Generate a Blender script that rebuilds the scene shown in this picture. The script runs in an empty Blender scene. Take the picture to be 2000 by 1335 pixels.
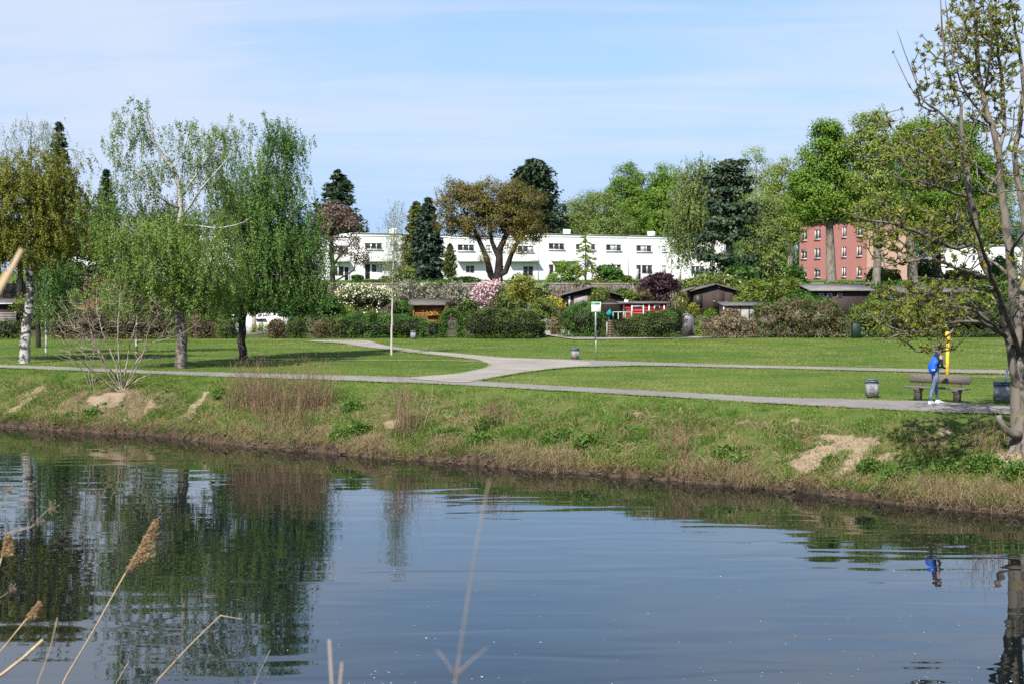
import bpy, math, random
import numpy as np
from mathutils import Vector

sc = bpy.context.scene
COL = sc.collection
PI = math.pi

# ---------------------------------------------------------------- camera, sky, sun, exposure
CAM_Z = 5.3                 # metres above the water
LEVEL = 1.86                # lawn and paths above the water
LENS = 50.0
FPX = LENS / 36.0 * 2000.0
HORIZON = 567.0
PITCH = math.atan((667.5 - HORIZON) / FPX)
cam_data = bpy.data.cameras.new('camera')
cam_data.lens = LENS
cam_data.sensor_width = 36.0
cam_data.clip_start = 0.1
cam_data.clip_end = 6000.0
cam_data.dof.use_dof = True
cam_data.dof.focus_distance = 60.0
cam_data.dof.aperture_fstop = 9.0
cam = bpy.data.objects.new('camera', cam_data)
cam.location = (0, 0, CAM_Z)
cam.rotation_euler = (PI / 2 - PITCH, 0, 0)
COL.objects.link(cam)
sc.camera = cam

SUN_EL = math.radians(46.0)
SUN_AZ = math.radians(180.0 + 24.0)      # clockwise from +Y: behind the camera, to its left
world = bpy.data.worlds.new('World')
sc.world = world
world.use_nodes = True
wn, wl = world.node_tree.nodes, world.node_tree.links
wn.clear()
w_out = wn.new('ShaderNodeOutputWorld')
w_bg = wn.new('ShaderNodeBackground')
w_bg.inputs['Strength'].default_value = 0.097
w_sky = wn.new('ShaderNodeTexSky')
w_sky.sky_type = 'NISHITA'
w_sky.sun_disc = False
w_sky.sun_elevation = SUN_EL
w_sky.sun_rotation = SUN_AZ
w_sky.altitude = 100.0
w_sky.air_density = 1.0
w_sky.dust_density = 0.25
w_sky.ozone_density = 3.5
# thin cirrus drifting across the sky: direction projected on a flat cloud layer
w_tc = wn.new('ShaderNodeTexCoord')
w_sep = wn.new('ShaderNodeSeparateXYZ')
wl.new(w_tc.outputs['Generated'], w_sep.inputs[0])
def wmath(op, a, b=None, c=None):
    n = wn.new('ShaderNodeMath'); n.operation = op
    for i, v in enumerate((a, b, c)):
        if v is None: continue
        if isinstance(v, (int, float)): n.inputs[i].default_value = v
        else: wl.new(v, n.inputs[i])
    return n.outputs[0]
zz = wmath('ADD', wmath('MAXIMUM', w_sep.outputs['Z'], 0.0), 0.12)
w_cmb = wn.new('ShaderNodeCombineXYZ')
wl.new(wmath('DIVIDE', w_sep.outputs['X'], zz), w_cmb.inputs[0])
wl.new(wmath('DIVIDE', w_sep.outputs['Y'], zz), w_cmb.inputs[1])
def wnoise(scale, detail, rough, sx, sy, rot, dist=0.0):
    m = wn.new('ShaderNodeMapping')
    m.inputs['Scale'].default_value = (sx, sy, 1)
    m.inputs['Rotation'].default_value = (0, 0, rot)
    wl.new(w_cmb.outputs[0], m.inputs['Vector'])
    t = wn.new('ShaderNodeTexNoise')
    t.inputs['Scale'].default_value = scale
    t.inputs['Detail'].default_value = detail
    t.inputs['Roughness'].default_value = rough
    t.inputs['Distortion'].default_value = dist
    wl.new(m.outputs[0], t.inputs['Vector'])
    return t.outputs['Fac']
c_big = wnoise(0.55, 4, 0.5, 1.0, 0.55, 0.5, 0.4)
c_fine = wnoise(1.5, 7, 0.62, 0.45, 1.5, -0.22, 0.9)
c_sum = wmath('ADD', wmath('MULTIPLY', c_big, 0.72), wmath('MULTIPLY', c_fine, 0.42))
w_ramp = wn.new('ShaderNodeMapRange')
w_ramp.interpolation_type = 'SMOOTHSTEP'
w_ramp.inputs['From Min'].default_value = 0.44
w_ramp.inputs['From Max'].default_value = 0.70
w_ramp.inputs['To Max'].default_value = 0.8
wl.new(c_sum, w_ramp.inputs['Value'])
w_mix = wn.new('ShaderNodeMix'); w_mix.data_type = 'RGBA'
# the veil thickens towards the horizon, where one looks through more of it
w_veil = wn.new('ShaderNodeMapRange'); w_veil.interpolation_type = 'SMOOTHSTEP'
w_veil.inputs['From Min'].default_value = 0.0; w_veil.inputs['From Max'].default_value = 0.34
w_veil.inputs['To Min'].default_value = 0.92; w_veil.inputs['To Max'].default_value = 0.0
wl.new(w_sep.outputs['Z'], w_veil.inputs['Value'])
wl.new(w_veil.outputs[0], w_mix.inputs['Factor'])
wl.new(w_sky.outputs[0], w_mix.inputs[6])
w_mix.inputs[7].default_value = (2.65, 3.85, 6.0, 1)
w_mix2 = wn.new('ShaderNodeMix'); w_mix2.data_type = 'RGBA'
wl.new(w_ramp.outputs[0], w_mix2.inputs['Factor'])
wl.new(w_mix.outputs[2], w_mix2.inputs[6])
w_mix2.inputs[7].default_value = (4.5, 4.95, 5.95, 1)
wl.new(w_mix2.outputs[2], w_bg.inputs['Color'])
wl.new(w_bg.outputs[0], w_out.inputs['Surface'])

sun_data = bpy.data.lights.new('sun', 'SUN')
sun_data.energy = 5.0
sun_data.angle = math.radians(0.53)
sun_data.color = (1.0, 0.955, 0.88)
sun = bpy.data.objects.new('sun', sun_data)
sun_dir = Vector((math.sin(SUN_AZ) * math.cos(SUN_EL), math.cos(SUN_AZ) * math.cos(SUN_EL), math.sin(SUN_EL)))
sun.rotation_euler = sun_dir.to_track_quat('Z', 'Y').to_euler()
sun.location = (-40, -60, 80)
COL.objects.link(sun)

sc.view_settings.view_transform = 'Standard'
sc.view_settings.look = 'None'
sc.view_settings.exposure = 0.76
sc.view_settings.gamma = 1.0
sc.render.engine = 'CYCLES'
sc.cycles.max_bounces = 6
sc.cycles.diffuse_bounces = 1
sc.cycles.glossy_bounces = 3
sc.cycles.transmission_bounces = 3
sc.cycles.transparent_max_bounces = 6
sc.cycles.caustics_reflective = False
sc.cycles.caustics_refractive = False
sc.cycles.use_denoising = False
sc.render.use_persistent_data = False

# ---------------------------------------------------------------- pixels of the photograph to places
_fw = np.array([0, math.cos(PITCH), -math.sin(PITCH)])
_up = np.array([0, math.sin(PITCH), math.cos(PITCH)])
_rt = np.array([1.0, 0, 0])
EYE = np.array([0, 0, CAM_Z])
def ray(px, py):
    return _fw + _rt * ((px - 1000.0) / FPX) + _up * ((667.5 - py) / FPX)
def at(px, py, Y):                       # the point of that sight line at depth Y
    d = ray(px, py)
    return EYE + d * (Y / d[1])
def on(px, py, z=LEVEL):                 # the point of that sight line on a level plane
    d = ray(px, py)
    return EYE + d * ((z - CAM_Z) / d[2])
def to_px(p):
    v = np.asarray(p) - EYE
    w = v @ _fw
    return 1000 + FPX * (v @ _rt) / w, 667.5 - FPX * (v @ _up) / w
def hit(px, py):                         # where that sight line meets the ground
    d = ray(px, py)
    t = 20.0
    while t < 400:
        p = EYE + d * t
        if p[2] <= float(H(p[0], p[1])): return p
        t += 0.06
    return EYE + d * t

# ---------------------------------------------------------------- small maths
def rs(seed): return np.random.default_rng(seed)
def _hash(ix, iy, seed):
    n = (ix.astype(np.int64) * 374761393 + iy.astype(np.int64) * 668265263 + seed * 974711) & 0xFFFFFFFF
    n = ((n ^ (n >> 13)) * 1274126177) & 0xFFFFFFFF
    return ((n ^ (n >> 16)) & 0xFFFF) / 65535.0
def vnoise(x, y, seed=0):
    x = np.asarray(x, float); y = np.asarray(y, float)
    x0 = np.floor(x); y0 = np.floor(y); fx = x - x0; fy = y - y0
    fx = fx * fx * (3 - 2 * fx); fy = fy * fy * (3 - 2 * fy)
    a = _hash(x0, y0, seed); b = _hash(x0 + 1, y0, seed); c = _hash(x0, y0 + 1, seed); d = _hash(x0 + 1, y0 + 1, seed)
    return (a * (1 - fx) + b * fx) * (1 - fy) + (c * (1 - fx) + d * fx) * fy
def fbm(x, y, seed=0, octs=4):
    s = 0; a = 0.5; t = 0
    for i in range(octs):
        s = s + a * vnoise(x * 2 ** i, y * 2 ** i, seed + i * 17); t += a; a *= 0.5
    return s / t
def unit(v): return v / np.maximum(np.linalg.norm(v, axis=-1, keepdims=True), 1e-9)
def inside(poly, x, y):
    poly = np.asarray(poly); r = np.zeros(np.shape(x), bool); j = len(poly) - 1
    for i in range(len(poly)):
        xi, yi = poly[i]; xj, yj = poly[j]
        c = ((yi > y) != (yj > y)) & (x < (xj - xi) * (y - yi) / (yj - yi + 1e-12) + xi)
        r ^= c; j = i
    return r

# ---------------------------------------------------------------- mesh helpers
def put(me, name, parent=None):
    o = bpy.data.objects.new(name, me)
    COL.objects.link(o)
    if parent is not None: o.parent = parent
    return o
def mesh_np(name, V, Fs, mats, parent=None, tint=None, smooth=False, mat_idx=None):
    """V (n,3); Fs list of index arrays (m,k); one mesh object."""
    V = np.asarray(V, np.float32).reshape(-1, 3)
    if not isinstance(Fs, (list, tuple)): Fs = [Fs]
    Fs = [np.asarray(f, np.int32) for f in Fs if len(f)]
    if parent is not None and 'origin' in parent: V = V - np.array(parent['origin'], np.float32)
    me = bpy.data.meshes.new(name)
    me.vertices.add(len(V)); me.vertices.foreach_set('co', V.ravel())
    loops = np.concatenate([f.ravel() for f in Fs])
    tot = np.concatenate([np.full(len(f), f.shape[1], np.int32) for f in Fs])
    start = np.concatenate([[0], np.cumsum(tot)[:-1]]).astype(np.int32)
    me.loops.add(len(loops)); me.loops.foreach_set('vertex_index', loops)
    me.polygons.add(len(tot)); me.polygons.foreach_set('loop_start', start)
    if smooth: me.polygons.foreach_set('use_smooth', np.ones(len(tot), bool))
    for m in (mats if isinstance(mats, (list, tuple)) else [mats]): me.materials.append(m)
    if mat_idx is not None: me.polygons.foreach_set('material_index', np.asarray(mat_idx, np.int32))
    if tint is not None:
        a = me.attributes.new('tint', 'FLOAT', 'POINT'); a.data.foreach_set('value', np.asarray(tint, np.float32))
    me.update(calc_edges=True)
    o = put(me, name, parent)
    if parent is not None and 'origin' in parent: o['origin'] = list(parent['origin'])
    return o

class MB:
    """collects boxes, tubes and sheets into one mesh"""
    def __init__(s): s.V = []; s.F = {}; s.n = 0
    def add(s, V, F):
        V = np.asarray(V, float).reshape(-1, 3)
        for f in F: s.F.setdefault(len(f), []).append([i + s.n for i in f])
        s.V.append(V); s.n += len(V); return s
    def addn(s, V, F):
        F = np.asarray(F) + s.n
        s.F.setdefault(F.shape[1], []).extend(F.tolist()); s.V.append(np.asarray(V, float).reshape(-1, 3)); s.n += len(V); return s
    def box(s, c, size, rz=0.0, ax=None, bev=0.0):
        hx, hy, hz = [q / 2 for q in size]
        if bev:
            b = min(bev, hx * .9, hy * .9, hz * .9)
            ring = lambda ex, ey, z: [(-ex + b, -ey, z), (ex - b, -ey, z), (ex, -ey + b, z), (ex, ey - b, z), (ex - b, ey, z), (-ex + b, ey, z), (-ex, ey - b, z), (-ex, -ey + b, z)]
            P = np.array(ring(hx - b, hy - b, -hz) + ring(hx, hy, -hz + b) + ring(hx, hy, hz - b) + ring(hx - b, hy - b, hz))
            F = [tuple(range(7, -1, -1)), tuple(range(24, 32))]
            for r in range(3):
                for i in range(8):
                    j = (i + 1) % 8
                    F.append((r * 8 + i, r * 8 + j, r * 8 + 8 + j, r * 8 + 8 + i))
        else:
            P = np.array([(x, y, z) for z in (-hz, hz) for (x, y) in ((-hx, -hy), (hx, -hy), (hx, hy), (-hx, hy))])
            F = [(3, 2, 1, 0), (4, 5, 6, 7), (0, 1, 5, 4), (1, 2, 6, 5), (2, 3, 7, 6), (3, 0, 4, 7)]
        if ax is not None:                      # three axes as rows
            P = P @ np.asarray(ax, float)
        elif rz:
            ca, sa = math.cos(rz), math.sin(rz)
            P = np.stack([P[:, 0] * ca - P[:, 1] * sa, P[:, 0] * sa + P[:, 1] * ca, P[:, 2]], 1)
        return s.add(P + np.asarray(c, float), F)
    def prism(s, poly, axis0, axis1, axis2, o, depth):
        """poly in the plane (axis0, axis1) through o, pushed along axis2"""
        a0, a1, a2, o = [np.asarray(q, float) for q in (axis0, axis1, axis2, o)]
        P = np.array([o + a0 * u + a1 * v for u, v in poly]); n = len(P)
        V = np.concatenate([P, P + a2 * depth])
        F = [tuple(range(n - 1, -1, -1)), tuple(range(n, 2 * n))] + [(i, (i + 1) % n, n + (i + 1) % n, n + i) for i in range(n)]
        return s.add(V, F)
    def tube(s, pts, radii, k=6, caps=True):
        V, F = tube_np(np.asarray(pts, float), np.asarray(radii, float) * np.ones(len(pts)), k)
        n0 = s.n; s.addn(V, F)
        if caps:
            m = len(pts); s.F.setdefault(k, []).append([n0 + i for i in range(k - 1, -1, -1)]); s.F[k].append([n0 + (m - 1) * k + i for i in range(k)])
        return s
    def lathe(s, prof, c, k=12):
        c = np.asarray(c, float)
        a = np.arange(k) * 2 * PI / k
        V = np.concatenate([np.stack([r * np.cos(a), r * np.sin(a), np.full(k, z)], 1) for r, z in prof]) + c
        m = len(prof)
        F = [(i * k + j, i * k + (j + 1) % k, (i + 1) * k + (j + 1) % k, (i + 1) * k + j) for i in range(m - 1) for j in range(k)]
        F += [tuple(range(k - 1, -1, -1)), tuple((m - 1) * k + j for j in range(k))]
        return s.add(V, F)
    def build(s, name, mat, parent=None, smooth=False):
        return mesh_np(name, np.concatenate(s.V), [np.array(f) for f in s.F.values()], mat, parent, smooth=smooth)

def tube_np(P, R, k):
    """rings along a polyline"""
    T = np.zeros_like(P)
    T[1:-1] = P[2:] - P[:-2]; T[0] = P[1] - P[0]; T[-1] = P[-1] - P[-2]
    T = unit(T)
    ref = np.array([0.31, 0.17, 0.93]) if abs(T[:, 2]).mean() < 0.8 else np.array([0.95, 0.25, 0.1])
    A = unit(np.cross(T, ref)); B = np.cross(T, A)
    an = np.arange(k) * 2 * PI / k
    V = P[:, None] + R[:, None, None] * (A[:, None] * np.cos(an)[None, :, None] + B[:, None] * np.sin(an)[None, :, None])
    m = len(P)
    i = np.arange(m - 1)[:, None] * k; j = np.arange(k)[None]; j2 = (j + 1) % k
    F = np.stack([i + j, i + j2, i + k + j2, i + k + j], -1).reshape(-1, 4)
    return V.reshape(-1, 3), F

def thing(name, label, cat, loc, rz=0.0, group=None):
    """an Empty at the thing's base; meshes below it are given in world places"""
    o = bpy.data.objects.new(name, None); COL.objects.link(o)
    o.location = [float(q) for q in loc]
    o['origin'] = [float(q) for q in loc]
    o['label'] = label; o['category'] = cat
    if group: o['group'] = group
    o.empty_display_size = 0.2
    return o
def tag(o, label, cat, group=None, kind=None):
    o['label'] = label
    if cat: o['category'] = cat
    if group: o['group'] = group
    if kind: o['kind'] = kind
    return o
def struct(o): o['kind'] = 'structure'; return o

# ---------------------------------------------------------------- materials
def new_mat(name):
    m = bpy.data.materials.new(name); m.use_nodes = True
    nt = m.node_tree; nt.nodes.clear()
    out = nt.nodes.new('ShaderNodeOutputMaterial')
    return m, nt, out
def N(nt, t, **kw):
    n = nt.nodes.new(t)
    for k, v in kw.items():
        if hasattr(n, k): setattr(n, k, v)
        else: n.inputs[k.replace('_', ' ')].default_value = v
    return n
def rgb(c): return (c[0], c[1], c[2], 1.0)
def mixc(nt, fac, a, b, blend='MIX'):
    n = nt.nodes.new('ShaderNodeMix'); n.data_type = 'RGBA'; n.blend_type = blend
    for sock, v in ((n.inputs['Factor'], fac), (n.inputs[6], a), (n.inputs[7], b)):
        if isinstance(v, (int, float)): sock.default_value = v
        elif isinstance(v, tuple): sock.default_value = rgb(v)
        else: nt.links.new(v, sock)
    return n.outputs[2]
def noise(nt, scale, detail=4, rough=0.55, vec=None, sc3=None, dist=0.0):
    t = nt.nodes.new('ShaderNodeTexNoise')
    t.inputs['Scale'].default_value = scale; t.inputs['Detail'].default_value = detail
    t.inputs['Roughness'].default_value = rough; t.inputs['Distortion'].default_value = dist
    if vec is None:
        g = nt.nodes.new('ShaderNodeNewGeometry'); vec = g.outputs['Position']
    if sc3:
        mp = nt.nodes.new('ShaderNodeMapping'); mp.inputs['Scale'].default_value = sc3
        nt.links.new(vec, mp.inputs['Vector']); vec = mp.outputs[0]
    nt.links.new(vec, t.inputs['Vector'])
    return t.outputs['Fac']
def ramp(nt, v, a, b, lo=0.0, hi=1.0, smooth=True):
    n = nt.nodes.new('ShaderNodeMapRange')
    if smooth: n.interpolation_type = 'SMOOTHSTEP'
    n.inputs['From Min'].default_value = a; n.inputs['From Max'].default_value = b
    n.inputs['To Min'].default_value = lo; n.inputs['To Max'].default_value = hi
    nt.links.new(v, n.inputs['Value']); return n.outputs[0]
def math_n(nt, op, a, b):
    n = nt.nodes.new('ShaderNodeMath'); n.operation = op
    for i, v in enumerate((a, b)):
        if isinstance(v, (int, float)): n.inputs[i].default_value = v
        else: nt.links.new(v, n.inputs[i])
    return n.outputs[0]
def attr(nt, name):
    n = nt.nodes.new('ShaderNodeAttribute'); n.attribute_name = name; return n.outputs['Fac']
def bump(nt, h, strength, dist):
    b = nt.nodes.new('ShaderNodeBump'); b.inputs['Strength'].default_value = strength; b.inputs['Distance'].default_value = dist
    nt.links.new(h, b.inputs['Height']); return b.outputs[0]
def plain(name, c1, c2=None, rough=0.6, scale=6.0, metal=0.0, bmp=0.0, spec=0.4, sc3=None, lo=0.35, hi=0.65):
    m, nt, out = new_mat(name)
    p = nt.nodes.new('ShaderNodeBsdfPrincipled')
    p.inputs['Roughness'].default_value = rough; p.inputs['Metallic'].default_value = metal
    p.inputs['Specular IOR Level'].default_value = spec
    if c2 is None: c2 = tuple(q * 0.75 for q in c1)
    f = noise(nt, scale, 6, 0.6, sc3=sc3)
    nt.links.new(mixc(nt, ramp(nt, f, lo, hi), c1, c2), p.inputs['Base Color'])
    if bmp: nt.links.new(bump(nt, f, 0.6, bmp), p.inputs['Normal'])
    nt.links.new(p.outputs[0], out.inputs[0])
    return m
def leaf_mat(name, c1, c2, c3=None, trans=0.2, rough=0.55, spec=0.3, gain=1.5):
    """leaf colours spread by the per-leaf tint; light passes partly through"""
    m, nt, out = new_mat(name)
    c1, c2, c3 = [None if c is None else tuple(q * gain for q in c) for c in (c1, c2, c3)]
    t = attr(nt, 'tint')
    col = mixc(nt, t, c1, c2)
    if c3 is not None: col = mixc(nt, ramp(nt, t, 0.8, 0.97), col, c3)
    p = nt.nodes.new('ShaderNodeBsdfPrincipled')
    p.inputs['Roughness'].default_value = rough; p.inputs['Specular IOR Level'].default_value = spec
    nt.links.new(col, p.inputs['Base Color'])
    if trans:
        tr = nt.nodes.new('ShaderNodeBsdfTranslucent')
        nt.links.new(mixc(nt, 1.0, col, (1.15, 1.2, 0.7), 'MULTIPLY'), tr.inputs['Color'])
        ms = nt.nodes.new('ShaderNodeMixShader'); ms.inputs[0].default_value = trans
        nt.links.new(p.outputs[0], ms.inputs[1]); nt.links.new(tr.outputs[0], ms.inputs[2])
        nt.links.new(ms.outputs[0], out.inputs[0])
    else:
        nt.links.new(p.outputs[0], out.inputs[0])
    return m
def bark_mat(name, c1, c2, c3=None, scale=3.0, lo=0.45, hi=0.6, sc3=(1, 1, 0.35), bmp=0.02, c3lo=0.62, c3hi=0.7, foot=None):
    m, nt, out = new_mat(name)
    p = nt.nodes.new('ShaderNodeBsdfPrincipled'); p.inputs['Roughness'].default_value = 0.85; p.inputs['Specular IOR Level'].default_value = 0.15
    f = noise(nt, scale, 8, 0.65, sc3=sc3, dist=0.6)
    col = mixc(nt, ramp(nt, f, lo, hi), c1, c2)
    if c3 is not None:
        g = noise(nt, scale * 0.9, 5, 0.6)
        col = mixc(nt, ramp(nt, g, c3lo, c3hi), col, c3)
    if foot:                              # rough old bark at the foot of the stem
        g = nt.nodes.new('ShaderNodeNewGeometry'); sp = nt.nodes.new('ShaderNodeSeparateXYZ'); nt.links.new(g.outputs['Position'], sp.inputs[0])
        zf = math_n(nt, 'ADD', sp.outputs['Z'], math_n(nt, 'MULTIPLY', f, 2.0))
        col = mixc(nt, ramp(nt, zf, foot[0], foot[1]), mixc(nt, ramp(nt, f, 0.42, 0.58), foot[2], foot[3]), col)
    nt.links.new(col, p.inputs['Base Color'])
    nt.links.new(bump(nt, f, 0.8, bmp), p.inputs['Normal'])
    nt.links.new(p.outputs[0], out.inputs[0])
    return m
# ================================================================ the terrain
WL = np.array([on(x, y, 0.0)[:2] for x, y in ((-260, 812), (-100, 823), (0, 832), (120, 841), (300, 851), (420, 865), (600, 881), (800, 897), (1000, 914), (1200, 930), (1400, 946), (1560, 960), (1700, 976), (1850, 995), (2000, 1008), (2200, 1034))])
NEAR_U = [(-300, 700), (-100, 707), (0, 711.5), (150, 717), (300, 723.5), (430, 727), (600, 731), (850, 737), (1000, 748), (1250, 761.5), (1500, 775), (1800, 782.5), (1977, 793), (2120, 799), (2300, 806)]
NEAR_L = [(-300, 705.5), (-100, 713), (0, 717.5), (150, 723.5), (300, 730), (430, 735), (600, 740), (850, 749), (925, 753), (1000, 757), (1250, 771), (1500, 787), (1800, 803), (1977, 808), (2120, 815), (2300, 824)]
PE = np.array([on(x, y)[:2] for x, y in NEAR_L])
def Yw(x): return np.interp(x, WL[:, 0], WL[:, 1]) + 0.42 * (fbm(np.asarray(x) * 0.8, np.asarray(x) * 0 + 3.3, 5, 5) - 0.5) * 2
def Yp(x): return np.interp(x, PE[:, 0], PE[:, 1]) - 0.3
WALL_Y = 140.0
def rank_depth(Y):                         # how far a garden or terrace thing stands, from its rank behind the lawn
    return float(np.interp(Y, [0, 116, 120, 141, 165, 172, 186, 205, 232, 500], [0, 116, 119, 129, 140.8, 147, 158, 175, 232, 500]))
TERR_Y = [-400, -60, -5, 1, 13, 17]
def H(x, y):
    x = np.asarray(x, float); y = np.asarray(y, float)
    yw = Yw(x); yp = Yp(x)
    t = (yp - y) / (yp - yw)
    lip = 0.963 + 0.028 * (fbm(x * 2.2, x * 0 + 9.1, 8) - 0.5) * 2
    prof = np.interp(t, [0, 0.12, 0.3, 0.5, 0.7, 0.9], [1.0, 0.985, 0.9, 0.70, 0.46, 0.20])
    low = np.where(t < lip, 0.17, 0.17 * np.clip((1.0 - t) / (1.0 - lip), 0, 1) ** 0.7)
    prof = np.where(t > 0.9, np.where(t < lip, np.interp(t, [0.9, 0.955], [0.20, 0.16]), np.minimum(low, 0.16)), prof)
    prof = np.where(t > 0.8, prof * (1 + (t - 0.8).clip(0, .12) / .12 * 0.9 * (fbm(x * 0.7, x * 0 + 1.7, 19) - 0.5)), prof)
    bank = LEVEL * prof + (fbm(x * 0.8, y * 0.8, 21) - 0.5) * 0.55 * np.clip(np.sin(np.clip(t, 0, 1) * PI), 0, 1) ** 0.8
    bank = bank + (fbm(x * 3.1, y * 3.1, 33) - 0.5) * 0.30 * np.clip(t * 1.4 - 0.2, 0, 1) * (t < 0.985)
    bed = np.interp(y, TERR_Y, [4.2, 3.9, 3.7, 3.4, -0.7, -1.3])
    bed2 = -1.3 + 1.25 * np.clip((y - (yw - 3.0)) / 3.0, 0, 1) ** 1.5
    water = np.where(y < 17, bed, bed2)
    far = LEVEL + np.interp(y, [101, 106, 115, 130, 139.9, 140.25, 148, 186, 230, 300, 420, 700, 1500], [0, 0.02, 0.4, 1.15, 1.45, 4.0, 4.25, 4.75, 5.2, 6.0, 9.0, 12.0, 14.0])
    lawn = far - 0.05 * fbm(x * 0.35, y * 0.35, 4) * (y < 110)
    r = np.where(t > 0, np.where(t > 1, water, bank), lawn)
    return r
xs = np.concatenate([-np.geomspace(1500, 37, 26), np.linspace(-36, 26, 345), np.geomspace(27, 1500, 26)])
rows = []
for y in (-400, -60, -20, -5, 0, 1, 3, 5, 7, 9, 11, 13, 15, 17): rows.append(np.full(len(xs), float(y)))
for f in (0.25, 0.5, 0.75): rows.append(17 + (Yw(xs) - 3 - 17) * f)
for d in (3, 2, 1.2, 0.6, 0.25): rows.append(Yw(xs) - d)
for t in np.concatenate([[1.0, 0.994, 0.988, 0.98, 0.972, 0.964, 0.955, 0.945, 0.93, 0.915, 0.9], np.linspace(0.88, 0.0, 34)]): rows.append(Yp(xs) - t * (Yp(xs) - Yw(xs)))
for f in np.linspace(0, 1, 40)[1:] ** 1.15: rows.append(Yp(xs) + (101 - Yp(xs)) * f)
for y in (103, 106, 110, 115, 120, 125, 130, 135, 139.9, 140.25, 144, 148, 156, 164, 172, 178, 184, 190, 200, 215, 230, 260, 300, 360, 420, 520, 700, 1000, 1500, 3000): rows.append(np.full(len(xs), float(y)))
GY = np.array(rows); GX = np.broadcast_to(xs, GY.shape)
GZ = H(GX, GY)
nr, nc = GY.shape
GV = np.stack([GX, GY, GZ], -1).reshape(-1, 3)
ii = np.arange(nr - 1)[:, None] * nc + np.arange(nc - 1)[None]
GF = np.stack([ii, ii + 1, ii + nc + 1, ii + nc], -1).reshape(-1, 4)

# bare sand and trodden spots, given where they lie in the photograph
SAND = [[(1548, 905), (1580, 872), (1615, 855), (1660, 850), (1705, 855), (1712, 868), (1680, 900), (1650, 925), (1632, 938), (1622, 930), (1650, 905), (1672, 878), (1640, 880), (1615, 905), (1585, 928), (1560, 935)],
        [(1820, 843), (1850, 838), (1862, 843), (1840, 852)], [(1535, 818), (1565, 815), (1570, 821), (1545, 825)], [(1600, 852), (1640, 846), (1655, 852), (1615, 862)],
        [(335, 832), (352, 815), (405, 762), (412, 765), (390, 795), (358, 832)], [(168, 778), (205, 764), (245, 770), (225, 792), (190, 800)],
        [(20, 805), (55, 770), (80, 752), (86, 757), (62, 790), (35, 808)], [(275, 800), (300, 782), (308, 786), (288, 808)],
        [(1700, 895), (1745, 880), (1750, 892), (1712, 905)], [(1880, 905), (1960, 880), (2010, 880), (2010, 905), (1930, 925)], [(745, 825), (790, 815), (800, 830), (760, 838)], [(1230, 808), (1250, 806), (1252, 812), (1234, 814)], [(1430, 822), (1465, 818), (1470, 824), (1440, 828)]]
BARE = [[(95, 800), (150, 768), (215, 752), (300, 765), (345, 768), (300, 800), (262, 830), (190, 822), (120, 826)], [(560, 850), (700, 840), (760, 850), (720, 872), (600, 868)], [(900, 880), (1000, 868), (1100, 878), (1060, 900), (930, 896)], [(1240, 905), (1330, 895), (1420, 905), (1330, 925)]]
PXY = np.stack(to_px(GV), -1)
def sand_at(px, py, polys=SAND):
    s = np.zeros(len(px))
    jx = px + (fbm(px * 0.06, py * 0.06, 71) - 0.5) * 26; jy = py + (fbm(px * 0.06, py * 0.06, 72) - 0.5) * 16
    for poly in polys: s = np.maximum(s, inside(poly, jx, jy) * 1.0)
    return s
front = (GV[:, 1] > 25) & (GV[:, 1] < 62)
sand = np.zeros(len(GV)); sand[front] = sand_at(PXY[front, 0], PXY[front, 1])
bare = np.zeros(len(GV)); bare[front] = sand_at(PXY[front, 0], PXY[front, 1], BARE)
tt = ((Yp(GV[:, 0]) - GV[:, 1]) / (Yp(GV[:, 0]) - Yw(GV[:, 0])))
mud = np.clip((tt - 0.935 + 0.05 * (fbm(GV[:, 0] * 1.1, GV[:, 1], 92) - 0.5)) / 0.02, 0, 1)
bankm = np.clip((tt - 0.08) / 0.35, 0, 1)

m_ground, nt, out = new_mat('ground')
pr = N(nt, 'ShaderNodeBsdfPrincipled', Roughness=0.95); pr.inputs['Specular IOR Level'].default_value = 0.1
n1 = noise(nt, 0.22, 5, 0.6); n2 = noise(nt, 1.7, 6, 0.65); n3 = noise(nt, 22.0, 6, 0.7)
lawn_c = mixc(nt, ramp(nt, n1, 0.35, 0.65), (0.075, 0.128, 0.021), (0.128, 0.172, 0.036))
lawn_c = mixc(nt, ramp(nt, n2, 0.5, 0.75, 0, 0.55), lawn_c, (0.19, 0.20, 0.065))
lawn_c = mixc(nt, ramp(nt, n3, 0.35, 0.7), mixc(nt, 1.0, lawn_c, (0.62, 0.66, 0.6), 'MULTIPLY'), lawn_c)
bank_c = mixc(nt, ramp(nt, n2, 0.4, 0.6), (0.13, 0.115, 0.05), (0.07, 0.115, 0.022))
bank_c = mixc(nt, ramp(nt, n3, 0.3, 0.7), mixc(nt, 1.0, bank_c, (0.6, 0.6, 0.6), 'MULTIPLY'), bank_c)
col = mixc(nt, attr(nt, 'bank'), lawn_c, bank_c)
sand_c = mixc(nt, ramp(nt, n3, 0.3, 0.7), (0.20, 0.148, 0.10), (0.315, 0.245, 0.17))
sf = ramp(nt, math_n(nt, 'ADD', attr(nt, 'sand'), math_n(nt, 'MULTIPLY', math_n(nt, 'SUBTRACT', n2, 0.5), 1.8)), 0.2, 0.75)
gsoil = mixc(nt, ramp(nt, n2, 0.4, 0.6), (0.075, 0.06, 0.04), (0.05, 0.075, 0.02))
col = mixc(nt, attr(nt, 'garden'), col, gsoil)
bf_ = ramp(nt, math_n(nt, 'ADD', attr(nt, 'bare'), math_n(nt, 'MULTIPLY', math_n(nt, 'SUBTRACT', noise(nt, 2.6, 6, 0.7), 0.5), 2.4)), 0.35, 0.95)
col = mixc(nt, bf_, col, mixc(nt, ramp(nt, n3, 0.3, 0.7), (0.095, 0.068, 0.043), (0.185, 0.138, 0.088)))
col = mixc(nt, sf, col, sand_c)
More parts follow.
